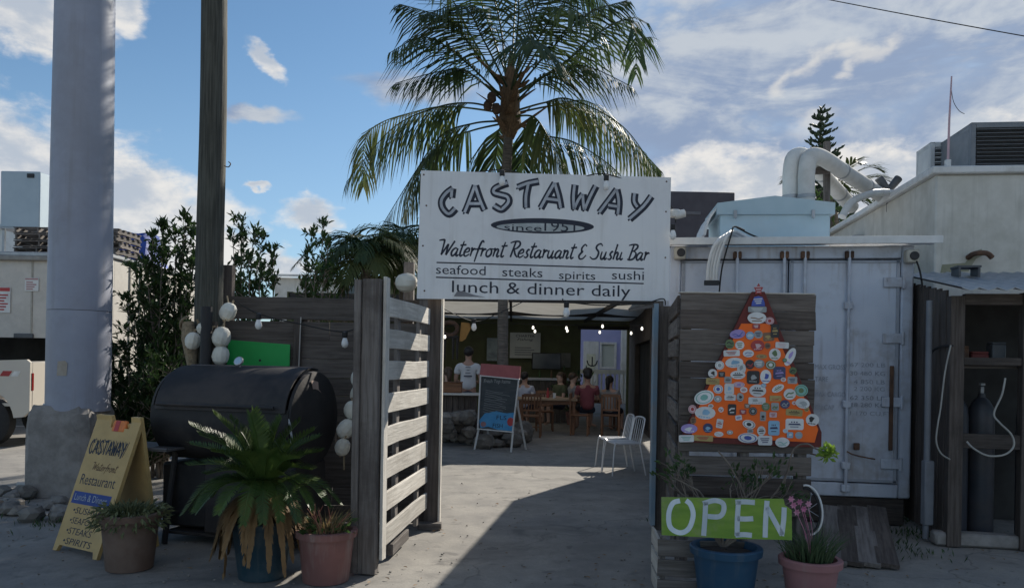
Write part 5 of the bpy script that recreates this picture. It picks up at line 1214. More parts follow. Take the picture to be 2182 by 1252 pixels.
# ------------------------------------------------------------------ vegetation
def leaf(m, p, d, n, L, w, fold=.25):
    d = d.normalized(); s = d.cross(n)
    if s.length < 1e-4: s = d.orthogonal()
    s.normalize(); n = s.cross(d)
    a = p; b = p + d * L * .45 + s * w / 2 + n * w * fold; c = p + d * L; e = p + d * L * .45 - s * w / 2 + n * w * fold
    i = len(m.v); m.v += [tuple(a), tuple(b), tuple(c), tuple(e)]; m.f += [(i, i + 1, i + 2), (i, i + 2, i + 3)]
def rv(r=random): 
    while True:
        v = Vector((r.uniform(-1, 1), r.uniform(-1, 1), r.uniform(-1, 1)))
        if .05 < v.length < 1: return v
def shrub(name, lab, base, stems, lm, nleaf, L, spread, seed, cat='shrub', group=None, twigs=10, droop=0.0, wr=.36):
    """stems: list of (tip point, thickness); leafy twigs all along them"""
    r = random.Random(seed); base = Vector(base)
    t = thing(name, lab, cat, tuple(base), group=group)
    wood, lv = MB(), MB()
    for tip, th in stems:
        tip = Vector(tip); mid = base.lerp(tip, .5) + Vector((r.uniform(-.15, .15), r.uniform(-.15, .15), 0))
        pts = curve([base + Vector((r.uniform(-.1, .1), r.uniform(-.1, .1), 0)), mid, tip], 6); n = len(pts)
        wood.tube(pts, [th * (1 - .85 * i / (n - 1)) for i in range(n)], 6)
        for k in range(twigs):
            f = .18 + .82 * (k + r.random()) / twigs; i = min(int(f * (n - 1)), n - 2); p = pts[i].lerp(pts[i + 1], f * (n - 1) - i)
            d = rv(r); d.z = abs(d.z) * .8 + .25; d.normalize(); ln = spread * (1.15 - .75 * f) * r.uniform(.6, 1.25)
            q = p + d * ln; wood.tube([p, q], [.008, .003], 4, caps=False)
            for j in range(nleaf):
                g = (j + r.random()) / nleaf; pp = p.lerp(q, g) + rv(r) * .03
                dd = (d * .5 + rv(r) * 1.0 + Vector((0, 0, .25 - droop))).normalized()
                leaf(lv, pp, dd, rv(r) * .6 + Vector((0, 0, 1)), L * r.uniform(.65, 1.25), L * wr)
        for j in range(nleaf):
            leaf(lv, tip + rv(r) * .05, (rv(r) + Vector((0, 0, 1.0))).normalized(), rv(r), L * r.uniform(.8, 1.2), L * wr)
    wood.build('stems', twigM, t, world=True); lv.build('foliage', lm, t, world=True, smooth=False)
    return t
def stemtips(pts, Y, dy=.35, th=.02, seed=0):
    r = random.Random(seed); return [(P(u, v, Y + r.uniform(-dy, dy)), th) for u, v in pts]
q = P(340, 860, 10.2)
shrub('leafy_shrub', 'tall dark green shrub between the steel post and the utility pole', (q.x, 10.2, 0),
      stemtips([(325, 505), (350, 485), (375, 500), (395, 470), (285, 570), (310, 560), (345, 540), (385, 540), (410, 560), (270, 640), (300, 640), (350, 620), (395, 640), (420, 500), (300, 700), (340, 720), (385, 720), (330, 590)], 10.2, .5, .02, 3), leafD, 13, .115, .42, 11, group='leafy shrubs', twigs=30)
q = P(540, 640, 9.3)
shrub('leafy_shrub', 'leafy shrub rising over the fence just right of the utility pole', (q.x, 9.3, 0),
      stemtips([(495, 500), (515, 468), (540, 492), (560, 505), (580, 540), (500, 560), (530, 550), (555, 570), (575, 590), (510, 610), (545, 610)], 9.3, .4, .018, 5), leafD, 11, .10, .32, 12, group='leafy shrubs', twigs=24)
q = P(672, 640, 9.6)
shrub('leafy_shrub', 'slim shrub rising over the middle of the fence', (q.x, 9.6, 0),
      stemtips([(668, 495), (690, 475), (700, 520), (655, 540), (672, 570), (695, 580), (650, 600), (700, 610)], 9.6, .3, .016, 6), leafG, 11, .095, .28, 13, group='leafy shrubs', twigs=22)
q = P(255, 880, 9.9)
shrub('leafy_hedge', 'low dark hedge clump at the foot of the tall shrub', (q.x, 9.9, 0),
      stemtips([(245, 750), (270, 740), (300, 760), (330, 770), (255, 800), (290, 810), (325, 820), (240, 830), (365, 770), (385, 800), (270, 850), (310, 855), (345, 860), (385, 860), (420, 850), (455, 850), (300, 910), (345, 920), (390, 920), (435, 920), (470, 900)], 9.8, .4, .015, 7), leafD, 14, .10, .45, 14, cat='hedge', twigs=26)

def frond(parent, pts, nl, L, w, mt, droop=1.0, name='frond', r0=.022, seed=0, start=.2, ang=50, fold=.25, twist=0.0, up=(0, 0, 1), segs=3, prof=None, ragged=.15):
    r = random.Random(seed); pts = [Vector(p) for p in pts]; c = curve(pts, 10); n = len(c); m = MB()
    m.tube(c, [r0 * (1 - .85 * i / (n - 1)) + .002 for i in range(n)], 5)
    up = Vector(up)
    for k in range(nl):
        f = start + (1 - start) * (k + .5) / nl; i = min(int(f * (n - 1)), n - 2); p = c[i].lerp(c[i + 1], f * (n - 1) - i)
        t = (c[i + 1] - c[i]).normalized(); s = t.cross(up)
        if s.length < .05: s = t.cross(Vector((1, 0, 0)))
        s.normalize(); s = Matrix.Rotation(twist, 3, t) @ s; nn = s.cross(t)
        g = (f - start) / (1 - start)
        ln = L * (prof(g) if prof else (.45 + .75 * math.sin(math.pi * min(1, g * .85 + .18))) * (1 - .35 * g ** 3))
        for sd in (-1, 1):
            if r.random() < ragged * .3: continue
            a = R(ang - 22 * g + r.uniform(-6, 6))
            d = (s * sd * math.sin(a) + t * math.cos(a) + nn * fold).normalized(); l2 = ln * r.uniform(1 - ragged, 1 + ragged * .5)
            side = (d.cross(nn)).normalized(); prev = p; vs = []; dd = d.copy()
            for q in range(segs + 1):
                wf = w * (.55, 1.0, .8, 0.0)[q] if segs == 3 else w * (.6, 1.0, 0)[q]
                vs.append((prev, wf)); dd = (dd + Vector((0, 0, -1)) * droop * (.30 + .28 * q) * (.8 + .4 * r.random())).normalized(); prev = prev + dd * (l2 / segs)
            i0 = len(m.v)
            for (pp, wf) in vs[:-1]: m.v += [tuple(pp + side * wf / 2), tuple(pp - side * wf / 2)]
            m.v.append(tuple(vs[-1][0]))
            for q in range(segs - 1): m.f.append((i0 + 2 * q, i0 + 2 * q + 1, i0 + 2 * q + 3, i0 + 2 * q + 2))
            e = i0 + 2 * (segs - 1); m.f.append((e, e + 1, e + 2))
    return m.build(name, mt, parent, world=True, smooth=False)
# coconut palm
PY = 15.9
tb = P(1071, 820, PY); tp = P(1085, 262, PY); base = Vector((tb.x - .02, PY, 0))
palm = thing('coconut_palm', 'tall coconut palm rising behind the big sign', 'palm tree', tuple(base))
m = MB(); pts = curve([base, P(1071, 800, PY), P(1072, 650, PY), P(1078, 400, PY), tp, P(1086, 215, PY)], 14); n = len(pts)
m.tube(pts, [(.122 - .035 * i / n) * (1 + .04 * (i % 2)) + (.08 * max(0, 1 - i / 5)) for i in range(n)], 14); m.build('trunk', bark, palm, world=True, ang=70)
m = MB(); m.lathe([(.10, -.20), (.19, .02), (.23, .12), (.19, .40), (.20, .65), (.15, .95), (.08, 1.3), (.03, 1.6)], 14, T(P(1086, 275, PY)), jit=.12); m.build('crown_boot', fibre, palm, world=True, ang=25)
for k in range(34):
    a = k * 2.39; c = P(1086, 282 - (k % 7) * 19, PY); d = Vector((math.cos(a), math.sin(a), .5 - .35 * (k % 3)))
    mb = MB(); mb.tube([c + d * .14, c + d * .36 + Vector((0, 0, .06)), c + d * (.50 + .3 * (k % 3 == 0)) + Vector((0, 0, .16))], [.075, .05, .012], 6, flat=.5); mb.build('frond_stub', fibre, palm, world=True)
for k, (u, v, dy) in enumerate(((1048, 208, -.3), (1040, 225, -.2), (1058, 232, -.35), (1132, 262, -.3))):
    mb = MB(); mb.blob((0, 0, 0), (.2, .2, .24), 8, 6, .05, T(P(u, v, PY + dy))); mb.build('coconut', mat('brown_coconut', (.10, .06, .035), (.06, .04, .025)), palm, world=True)
CR0 = (1086, 225)
FR = [ # photo-plane path of each midrib with depth offsets
 [(1075, 195, 0), (1000, 90, -.4), (930, 30, -.8), (850, 15, -1.1)],
 [(1070, 190, .1), (1010, 60, .6), (960, -30, 1.0), (880, -60, 1.3)],
 [(1068, 205, -.1), (990, 130, -.7), (910, 75, -1.3), (835, 110, -1.8)],
 [(1080, 180, 0), (1050, 40, -.3), (1010, -80, -.8), (930, -150, -1.2)],
 [(1090, 180, .2), (1110, 20, 1.0), (1120, -110, 2.0), (1120, -120, 3.2)],
 [(1095, 180, 0), (1130, 40, -.3), (1170, -70, -.6), (1240, -130, -1.0)],
 [(1098, 185, .2), (1170, 60, .6), (1240, -15, 1.0), (1312, 30, 1.3)],
 [(1102, 190, -.1), (1180, 100, -.5), (1260, 30, -.9), (1320, 5, -1.2)],
 [(1104, 195, 0), (1200, 120, -.4), (1300, 65, -.8), (1352, 55, -1.0), (1345, 145, -1.2)],
 [(1104, 200, .2), (1190, 140, .9), (1270, 100, 1.6), (1390, 75, 2.1)],
 [(1070, 235, 0), (990, 224, -.3), (930, 232, -.5), (830, 268, -.8), (735, 375, -1.1)],
 [(1068, 240, .1), (980, 235, .7), (890, 245, 1.3), (790, 290, 1.8), (760, 400, 2.1)],
 [(1062, 258, 0), (1000, 268, -.2), (955, 300, -.3), (880, 370, -.4), (800, 480, -.5)],
 [(1062, 265, .2), (1005, 282, .5), (960, 305, .8), (905, 375, 1.1), (870, 470, 1.2)],
 [(1104, 235, 0), (1150, 214, -.3), (1210, 214, -.6), (1320, 270, -.9), (1420, 385, -1.1)],
 [(1104, 240, .1), (1170, 220, .8), (1260, 225, 1.3), (1360, 290, 1.7), (1400, 370, 1.9)],
 [(1100, 248, -.2), (1135, 258, -.6), (1170, 310, -.8), (1215, 390, -.9)],
 [(1100, 262, .2), (1150, 275, .3), (1225, 305, .5), (1310, 380, .6), (1350, 460, .6)],
 [(1090, 250, .3), (1120, 290, .7), (1128, 360, .9), (1135, 450, 1.0)],
 [(1082, 255, .5), (1060, 280, 1.1), (1048, 340, 1.5), (1040, 430, 1.6)],
 [(1090, 190, -.3), (1110, 110, -1.4), (1130, 70, -2.6), (1145, 110, -3.6)],
 [(1072, 215, -.1), (1005, 165, -.5), (930, 150, -.9), (845, 190, -1.3)], [(1102, 215, -.1), (1170, 165, -.5), (1250, 150, -.9), (1335, 195, -1.3)],
 [(1080, 185, -.2), (1030, 90, -.9), (975, 20, -1.6), (900, 40, -2.3)], [(1092, 185, -.2), (1150, 80, -.9), (1210, 20, -1.6), (1290, 60, -2.2)],
 [(1085, 180, .2), (1030, 20, .7), (985, -60, 1.3), (930, -90, 1.8)], [(1090, 180, .2), (1150, 20, .8), (1190, -50, 1.4), (1260, -60, 1.9)], [(1088, 180, 0), (1095, 20, -.2), (1100, -120, -.5), (1090, -200, -1.0)]]
for k, f in enumerate(FR):
    up_ = k < 10 or k >= 20
    rj = random.Random(k * 7 + 2); f = [(u + rj.uniform(-14, 14) * (i > 0), v + rj.uniform(-14, 14) * (i > 0), dy) for i, (u, v, dy) in enumerate(f)]
    frond(palm, [P(u, v, PY + dy) for u, v, dy in f], 46 if up_ else 58, 1.15 if up_ else 1.42, .043, palmY if k in (14, 11, 16) else palmG, droop=.75 if up_ else 1.1, seed=k * 3 + 1, start=.20 if up_ else .27, ang=58, fold=-.15, ragged=.32)
# fan palms behind the fence left of the sign
def fan_palm(lab, u, v, Y, nf, L, seed, h=None):
    r = random.Random(seed); c = P(u, v, Y); t = thing('small_palm', lab, 'palm tree', (c.x, Y, 0), group='small palms behind the fence')
    m = MB(); m.tube([(c.x, Y, 0), (c.x + .03, Y, c.z * .5), tuple(c)], [.09, .075, .06], 8); m.build('trunk', bark, t, world=True)
    for k in range(nf):
        a = k * 2.399; e = .9 - 1.3 * (k / nf); d = Vector((math.cos(a), math.sin(a), 0)); Lk = L * r.uniform(.8, 1.15)
        p1 = c + d * Lk * .35 * math.cos(e) + Vector((0, 0, Lk * (.25 + .35 * math.sin(e)))); p2 = c + d * Lk * .8 * max(.4, math.cos(e)) + Vector((0, 0, Lk * (.1 + .55 * math.sin(e)))); p3 = c + d * Lk * 1.05 + Vector((0, 0, Lk * (.45 * math.sin(e) - .25)))
        frond(t, [c, p1, p2, p3], 38, L * .48, .022, palmY if k % 5 == 0 else palmG, droop=.7, seed=seed + k, start=.15, ang=55, r0=.012)
fan_palm('bushy little palm behind the fence left of the big sign', 780, 575, 10.5, 18, .8, 40)
fan_palm('little palm tucked against the left edge of the big sign', 860, 560, 11.3, 16, .9, 70)
q = P(740, 640, 10.8)
shrub('leafy_shrub', 'light green shrub below the bushy little palm behind the fence', (q.x, 10.8, 0), stemtips([(720, 560), (745, 580), (770, 575), (800, 585), (830, 590), (710, 600), (850, 560)], 10.8, .3, .015, 9), leafG, 7, .08, .3, 15, group='leafy shrubs', twigs=14)

# Norfolk pine and tree behind the ducts
q = P(1748, 480, 22); t = thing('norfolk_pine', 'slim dark norfolk pine rising behind the white ducts', 'pine tree', (q.x, 22, 0))
top = P(1748, 238, 22); m = MB(); m.tube([(q.x, 22, 0), (q.x, 22, 5), tuple(top)], [.18, .11, .02], 8); m.build('trunk', bark, t, world=True)
m = MB(); r = random.Random(5); nz = 26
for i in range(nz):
    f = i / (nz - 1); z = top.z - .05 - f * 5.4; L = .18 + .95 * f ** .75
    for k in range(7):
        a = k * math.pi / 3.5 + i * .5 + r.uniform(-.2, .2); d = Vector((math.cos(a), math.sin(a), .35 - .25 * f)); ll = L * r.uniform(.5, 1.15)
        p0 = Vector((q.x, 22, z)); p1 = p0 + d * ll + Vector((0, 0, .12 * ll)); m.tube([p0, p1], [.015, .006], 4, caps=False)
        for j in range(int(5 + 11 * f)):
            g = .15 + .85 * (j + r.random()) / (5 + 11 * f); pp = p0.lerp(p1, g); s = Vector((-d.y, d.x, 0)) * r.choice((-1, 1))
            e = pp + (s * .75 + d * .6 + Vector((0, 0, .55))).normalized() * (.12 + .14 * f) * r.uniform(.7, 1.2)
            m.tube([pp, pp.lerp(e, .5), e], [.022, .036, .008], 4, caps=False)
m.build('crown', pineG, t, world=True, smooth=False)
q = P(1755, 560, 18); shrub('round_tree', 'dense green tree under the white ducts behind the pale blue box', (q.x, 18, 0), stemtips([(1715, 440), (1740, 420), (1765, 430), (1790, 450), (1725, 480), (1755, 470), (1785, 490), (1800, 470), (1740, 510), (1775, 520)], 18, .6, .05, 21), leafG, 8, .16, .7, 22, cat='tree', twigs=18)
q = P(1800, 480, 19); t = thing('spiky_palm', 'spiky palm crown behind the sloping white duct', 'palm tree', (q.x, 19, 0))
m = MB(); cc = P(1775, 400, 19); m.tube([(q.x, 19, 0), tuple(cc)], [.14, .1], 8); m.build('trunk', bark, t, world=True)
for k in range(16):
    a = k * 2.399; d = Vector((math.cos(a), math.sin(a), .6 - .09 * k)).normalized()
    frond(t, [cc, cc + d * .5 + Vector((0, 0, .05)), cc + d * 1.0, cc + d * 1.35 - Vector((0, 0, .25))], 16, .45, .04, palmG, droop=.35, seed=k + 90, start=.35, ang=32, r0=.012)

# sago palm
sg_c = Vector((pB.x, pB.y, .60)); sago = thing('sago_palm', 'sago palm with stiff green fronds over a skirt of dry brown leaves', 'sago palm', (pB.x, pB.y, .38))
m = MB(); m.lathe([(.09, 0), (.12, .08), (.115, .18), (.07, .26), (.03, .29)], 12, T(pB.x, pB.y, .37), jit=.1); m.build('trunk', fibre, sago, world=True, ang=25)
stf = lambda g: .35 + .65 * math.sin(math.pi * min(1, .12 + g * .86))
tips = [(405, 905, -.1), (425, 925, -.2), (455, 880, -.15), (490, 890, 0), (540, 872, .05), (533, 880, -.2), (600, 890, .1), (640, 895, 0), (670, 915, -.1), (685, 960, 0), (665, 1000, -.15), (400, 990, -.1), (440, 1010, -.25), (640, 1030, -.3), (560, 905, .3), (480, 930, .35), (610, 940, .35), (405, 945, .2), (680, 930, .3), (575, 960, -.45), (500, 965, -.45), (450, 960, -.35), (640, 975, -.4)]
for k, (u, v, dy) in enumerate(tips):
    e = P(u, v, pB.y + dy); c = sg_c; mid = c.lerp(e, .55) + Vector((0, 0, .10))
    frond(sago, [c, c.lerp(mid, .5) + Vector((0, 0, .03)), mid, e], 58, .12, .0095, sagoG, droop=.04, seed=k + 200, start=.16, ang=62, fold=.45, r0=.007, segs=2, prof=stf, ragged=.08)
rs_ = random.Random(41)
for k in range(14):                                     # low drooping green fronds round the heart
    a = R(-200 + k * 15.5 + rs_.uniform(-5, 5)); dv = Vector((math.cos(a), math.sin(a), 0)); L = rs_.uniform(.40, .52); c = sg_c
    frond(sago, [c, c + dv * L * .4 + Vector((0, 0, .12)), c + dv * L * .8 + Vector((0, 0, .08)), c + dv * L * 1.1 + Vector((0, 0, -.04 - .1 * rs_.random()))], 54, .11, .0095, sagoG, droop=.12, seed=k + 260, start=.14, ang=62, fold=.3, r0=.007, segs=2, prof=stf, ragged=.08)
for k in range(16):                                     # hanging dry fronds outside the pot
    a = R(-205 + k * 15.3 + rs_.uniform(-5, 5)); dv = Vector((math.cos(a), math.sin(a), 0)); c = sg_c - Vector((0, 0, .05)); e = rs_.uniform(.29, .37)
    frond(sago, [c, c + dv * .15 + Vector((0, 0, .03)), c + dv * .27 - Vector((0, 0, .10)), Vector((c.x, c.y, 0)) + dv * e + Vector((0, 0, rs_.uniform(.06, .26)))], 50, .115, .020, sagoDry, name='dry_frond', droop=.35, seed=k + 300, start=.2, ang=30, fold=.2, r0=.007, segs=2, prof=stf)

# small pot plants
def tuft(name, lab, c, n, L, w, lm, spread, seed, lean=(0, 0), cat='plant', pink=None):
    r = random.Random(seed); t = thing(name, lab, cat, tuple(c), group='plants in the pots'); m = MB()
    for k in range(n):
        a = r.uniform(0, 6.28); rad = r.uniform(0, spread * .6); p = Vector(c) + Vector((rad * math.cos(a), rad * math.sin(a), -.02))
        d = Vector((math.cos(a) * r.uniform(.1, .7) + lean[0], math.sin(a) * r.uniform(.1, .7) + lean[1], 1)).normalized(); l = L * r.uniform(.5, 1.15)
        q1 = p + d * l * .5; q2 = q1 + (d + Vector((d.x, d.y, -.25)) * .8).normalized() * l * .5; s = d.cross(rv(r)).normalized() * w / 2
        i = len(m.v); m.v += [tuple(p + s), tuple(p - s), tuple(q1 + s), tuple(q1 - s), tuple(q2)]; m.f += [(i, i + 1, i + 3, i + 2), (i + 2, i + 3, i + 4)]
    m.build('leaves', lm, t, world=True, smooth=False); return t, m
succ = mat('olive_succulent', (.10, .12, .05), (.16, .17, .08), 6, .6, 0, trans=.15)
drygr = mat('dry_grass', (.32, .24, .12), (.20, .15, .07), 6, .7, 0, trans=.25)
t, _ = tuft('trailing_succulent', 'olive trailing succulent spilling from the brown pot', pA - Vector((0, 0, .02)), 420, .13, .016, succ, .26, 31)
m = MB(); r = random.Random(9)
for k in range(380):
    a = r.uniform(0, 6.28); rad = .20 + r.uniform(-.06, .06); p = pA + Vector((rad * math.cos(a), rad * math.sin(a), r.uniform(-.10, .05))); leaf(m, p, Vector((math.cos(a) * .6, math.sin(a) * .6, r.uniform(-1, .3))), rv(r), .06, .025)
m.build('trailing_leaves', succ, t, world=True, smooth=False)
t, _ = tuft('dry_grass_tuft', 'wispy dry grass and reddish stems in the terracotta pot', pC - Vector((0, 0, .01)), 150, .20, .007, drygr, .25, 33)
m = MB()
for k in range(60):
    a = r.uniform(0, 6.28); rad = r.uniform(.05, .22); p = pC + Vector((rad * math.cos(a), rad * math.sin(a), r.uniform(-.02, .05))); leaf(m, p, Vector((math.cos(a), math.sin(a), r.uniform(-.2, .8))), rv(r), .09, .03)
m.build('green_leaves', leafG, t, world=True, smooth=False)
m = MB()
for k in range(9):
    p = pC + Vector((r.uniform(-.15, .15), r.uniform(-.15, .05), -.02)); q = p + Vector((r.uniform(-.12, .15), r.uniform(-.1, .1), r.uniform(.12, .24))); m.tube([p, p.lerp(q, .6) + rv(r) * .02, q], [.004, .003, .002], 4)
m.build('red_stems', mat('reddish_stem', (.36, .13, .09), (.28, .12, .08)), t, world=True)
grassG = mat('thin_green_stem', (.09, .13, .06), (.06, .10, .045), 6, .6, 0, trans=.2)
t, _ = tuft('flowering_stems', 'thin green stems with pink flowers in the pink pot', pE - Vector((0, 0, .01)), 260, .26, .007, grassG, .24, 35)
pinkF = mat('pink_petals', (.62, .20, .36), (.70, .42, .50), 9, .5, 0, trans=.3)
for (u, v) in ((1690, 1075), (1703, 1068), (1712, 1083), (1685, 1062), (1722, 1072), (1697, 1090)):
    c = P(u, v, 5.05); m = MB()
    for k in range(6): a = k * 1.047; leaf(m, c, Vector((math.cos(a), -.4, math.sin(a))), Vector((0, -1, 0)), .026, .018)
    m.tube([c, c.lerp(pE, .5) + Vector((.02, 0, 0)), pE], .0022, 4); m.build('flower', pinkF, t, world=True, smooth=False)
# twiggy plant in the blue pot
dr = thing('twiggy_plant', 'twiggy half bare bush growing from the blue pot before the pallet panel', 'shrub', tuple(pD))
m = MB(); lv = MB(); r = random.Random(77)
def twig(p, d, L, th, dep):
    q = p + d * L; mid = p.lerp(q, .5) + rv(r) * L * .12; m.tube([p, mid, q], [th, th * .85, th * .6], 5, caps=False)
    if dep == 0:
        for k in range(3): leaf(lv, q + rv(r) * .03, (d + rv(r)).normalized(), rv(r), .05, .022)
        return
    for k in range(2 + (r.random() < .4)):
        nd = (d + rv(r) * .75 + Vector((0, 0, .08))).normalized(); twig(q, nd, L * r.uniform(.6, .95), th * .6, dep - 1)
b = pD - Vector((0, 0, .04))
for d in ((-.5, .25, .9), (.15, .3, 1), (.55, .2, .85), (.75, .2, .8), (-.35, .25, .8), (.35, .2, .9)): twig(b + Vector((0, .08, 0)), Vector(d).normalized(), .22, .012, 3)
b = b + Vector((0, .08, 0)); pp = [b, P(1660, 1040, 5.3), P(1690, 960, 5.3), P(1718, 945, 5.25), P(1738, 955, 5.2), P(1756, 962, 5.15)]
m.tube(curve(pp, 6), .006, 6); m.tube(curve([b, P(1500, 1060, 5.3), P(1470, 1035, 5.3), P(1430, 1015, 5.3)], 6), .006, 6); m.tube(curve([b, P(1590, 1080, 5.3), P(1560, 1000, 5.3), P(1530, 960, 5.35)], 6), .006, 6)
m.build('branches', twigM, dr, world=True); lv.build('leaves', leafD, dr, world=True, smooth=False)
m = MB()
for k in range(60): leaf(m, P(1765, 965, 5.12) + rv(r) * .04, (rv(r) + Vector((0, 0, .2))).normalized(), rv(r), .055, .026)
m.build('lime_leaf_cluster', limeL, dr, world=True, smooth=False)
# weeds and rubble
m = MB(); r = random.Random(3)
spots = [(1915, 1170, .35, 120), (1925, 1110, .25, 100), (1960, 1140, .3, 120), (1845, 1080, .3, 60), (110, 1118, .3, 60), (20, 1085, .4, 60), (1990, 1090, .25, 90), (1400, 1110, .12, 60), (760, 1180, .12, 40)]
for (u, v, rad, n) in spots:
    c = G(u, v)
    for k in range(n):
        p = c + Vector((r.gauss(0, rad * .5), r.gauss(0, rad * .5), 0)); leaf(m, p, Vector((r.uniform(-.7, .7), r.uniform(-.7, .7), 1)), rv(r), r.uniform(.03, .085), .012)
tag(m.build('weeds', leafD, smooth=False), 'scattered dark weeds along the kerbs and walls', 'weeds', kind='stuff')
rockM = mat('grey_coral_rock', (.26, .24, .21), (.15, .135, .12), 8, .9, .5, dirt=(.08, .075, .065), dirt_amt=.5, jitter=.25)
for k in range(20):
    u, v = r.uniform(-20, 175), r.uniform(1040, 1115); c = G(u, v); s = r.uniform(.10, .26); mm = MB(); mm.blob((0, 0, s * .25), (s * r.uniform(.9, 1.5), s, s * .7), 8, 5, .2)
    tag(mm.build('rubble_stone', rockM, None, T(c) @ RZ(r.uniform(0, 6)), ang=25), 'rough grey stone in the rubble heap below the concrete footing', 'stone', 'rubble stones at the footing')
m = MB()
for k in range(420):
    u, v = r.uniform(-50, 2250), 1000 + 250 * r.random() ** .7; c = G(u, v); s = r.uniform(.004, .016); m.blob((c.x, c.y, s * .3), (s * 1.6, s, s), 5, 3, .3)
tag(m.build('grit', rockM, ang=25), 'small loose grit scattered over the ground', 'grit', kind='stuff')
m = MB()
for k in range(160):
    u, v = r.uniform(0, 2182), 1060 + 190 * r.random(); c = G(u, v) + Vector((0, 0, .006)); a = r.uniform(0, 6.28); leaf(m, c, Vector((math.cos(a), math.sin(a), r.uniform(0, .2))), Vector((0, 0, 1)), r.uniform(.025, .06), .02)
tag(m.build('fallen_leaves', sagoDry, smooth=False), 'dry fallen leaves scattered over the ground', 'leaves', kind='stuff')

# ------------------------------------------------------------------ restaurant inside the passage
CZ, Y0, Y1 = 2.92, 16.3, 25.0
XL, XR = -4.7, 4.6
pv = thing('dining_pavilion', 'open dining pavilion with a pale canvas roof beyond the passage', 'pavilion', ((XL + XR) / 2, Y0, 0))
canvas = mat('pale_canvas_roof', (.72, .70, .64), (.66, .64, .58), 2, .85, .08, trans=.3, dirt=(.5, .47, .4), dirt_amt=.4, jitter=.02)
darkB = mat('dark_stained_beam', (.05, .042, .036), (.035, .03, .026), 5, .7, .2, stretch=WS)
nseg = 4
for k in range(nseg):
    x0 = XL + (XR - XL) * k / nseg; x1 = XL + (XR - XL) * (k + 1) / nseg; m = MB(); n = 8; vs = []; fs = []
    for j in range(7):
        for i in range(n + 1):
            f = i / n; sag = -.10 * math.sin(math.pi * f) * math.sin(math.pi * j / 6 * .9 + .15); vs.append((x0 + (x1 - x0) * f, Y0 + (Y1 - Y0) * j / 6, CZ + .06 + sag))
    for j in range(6):
        for i in range(n): a = j * (n + 1) + i; fs.append((a, a + 1, a + n + 2, a + n + 1))
    m.add(vs, fs); m.build('roof_canvas', canvas, pv, world=True, ang=80)
for k in range(nseg + 1):
    x = XL + (XR - XL) * k / nseg; beam('rafter', pv, (x, Y0, CZ + .01), (x, Y1, CZ + .01), .10, .06, darkB)
    if k in (0, nseg): beam('post', pv, (x, Y0 + .1, 0), (x, Y0 + .1, CZ - .05), .11, .11, darkB, up=(1, 0, 0))
for y in (Y0 + .02, 21.0): beam('beam', pv, (XL, y, CZ + .0), (XR, y, CZ + .0), .12, .07, darkB)
# back wall with an opening to the street
green = mat('olive_green_wall', (.12, .125, .06), (.10, .105, .05), 3, .8, .1, dirt=(.08, .07, .05), dirt_amt=.4)
oxa, oxb = P(1238, 700, Y1 - .6).x, P(1337, 700, Y1 - .6).x; oz = P(1290, 702, Y1 - .6).z
m = MB(); wall_open(m, XL, XR + 1.5, 0, 4.2, [(oxa, oxb, -.01, oz)], Y1 - .6, .15); m.build('back_wall', green, pv, I4)
m = MB(); m.box(((oxa + oxb) / 2, Y1 - .63, oz + .05), (oxb - oxa + .2, .05, .1)); m.build('opening_trim', darkB, pv, I4)
m = MB(); m.box((XL, 20.5, 1.5), (.12, 8.4, 3.0)); m.build('side_wall', green, pv, I4)
# right dark wall with a door
RW0, RW1 = Vector((3.02, 17.0, 0)), Vector((P(1338, 700, 24.3).x + .05, 24.3, 0)); RWM = frame(RW1, RW0 - RW1); RWL = (RW1 - RW0).length
rw = thing('side_building', 'dark brown timber wall with a black doorway on the right of the dining area', 'building', M=RWM)
d0 = onp(RWM, 1385, 780)[0]; d1 = onp(RWM, 1353, 780)[0]; d0, d1 = min(d0, d1), max(d0, d1)
m = MB(); wall_open(m, 0, RWL, 0, 3.1, [(max(.2, d0), max(.9, d1), -.01, 2.15)], 0, .12); m.build('wall', mat('dark_brown_wall', (.10, .078, .065), (.075, .06, .05), 4, .8, .15), rw)
m = MB(); m.box(((d0 + d1) / 2, .15, 1.2), (d1 - d0 + .3, .04, 2.6)); m.build('doorway_shade_panel', dkhole, rw)  # dark sheet close behind the doorway, its colour standing in for shade inside
m = MB(); m.box((RWL / 2, .9, 3.14), (RWL + .3, 2.2, .08)); m.build('roof', greyMetal, rw)
# purple building outside and white fence
PB = T(2.4, 33, 0); pb = thing('purple_house', 'bluish purple house with a white door and window seen through the far opening', 'house', M=PB)
purp = mat('periwinkle_paint', (.46, .47, .78), (.42, .43, .73), 3, .6, .05)
dr0, dr1 = onp(PB, 1243, 750), onp(PB, 1276, 727); wd0, wd1 = onp(PB, 1277, 785), onp(PB, 1314, 729)
m = MB(); wall_open(m, -2.2, 3.4, 0, 3.6, [(wd0[0] + .08, wd1[0] - .08, wd0[1] + .08, wd1[1] - .08)], 0, .18); m.build('wall', purp, pb)
m = MB(); m.box((.6, 1.4, 3.66), (6.2, 3.4, .14), .02); m.build('roof', white, pb)
m = MB(); m.box(((dr0[0] + dr1[0]) / 2, -.02, dr1[1] / 2), (dr1[0] - dr0[0], .06, dr1[1]), .01); d = m.build('door', white, pb)
m = MB(); m.box(((dr0[0] + dr1[0]) / 2, -.056, dr1[1] * .62), (.38, .012, .85), .01); m.build('door_panel', mat('pale_yellow_panel', (.70, .70, .55)), d)
cxd, czd = (dr0[0] + dr1[0]) / 2 + .05, dr1[1] * .66
m = MB(); m.box((cxd, -.07, czd), (.05, .012, .42)); m.ribbon([(cxd - .22, czd + .05), (cxd - .15, czd - .13), (cxd, czd - .18), (cxd + .15, czd - .13), (cxd + .22, czd + .05)], .05, -.07); m.build('anchor_emblem', black, d)
m = MB(); fw = .09
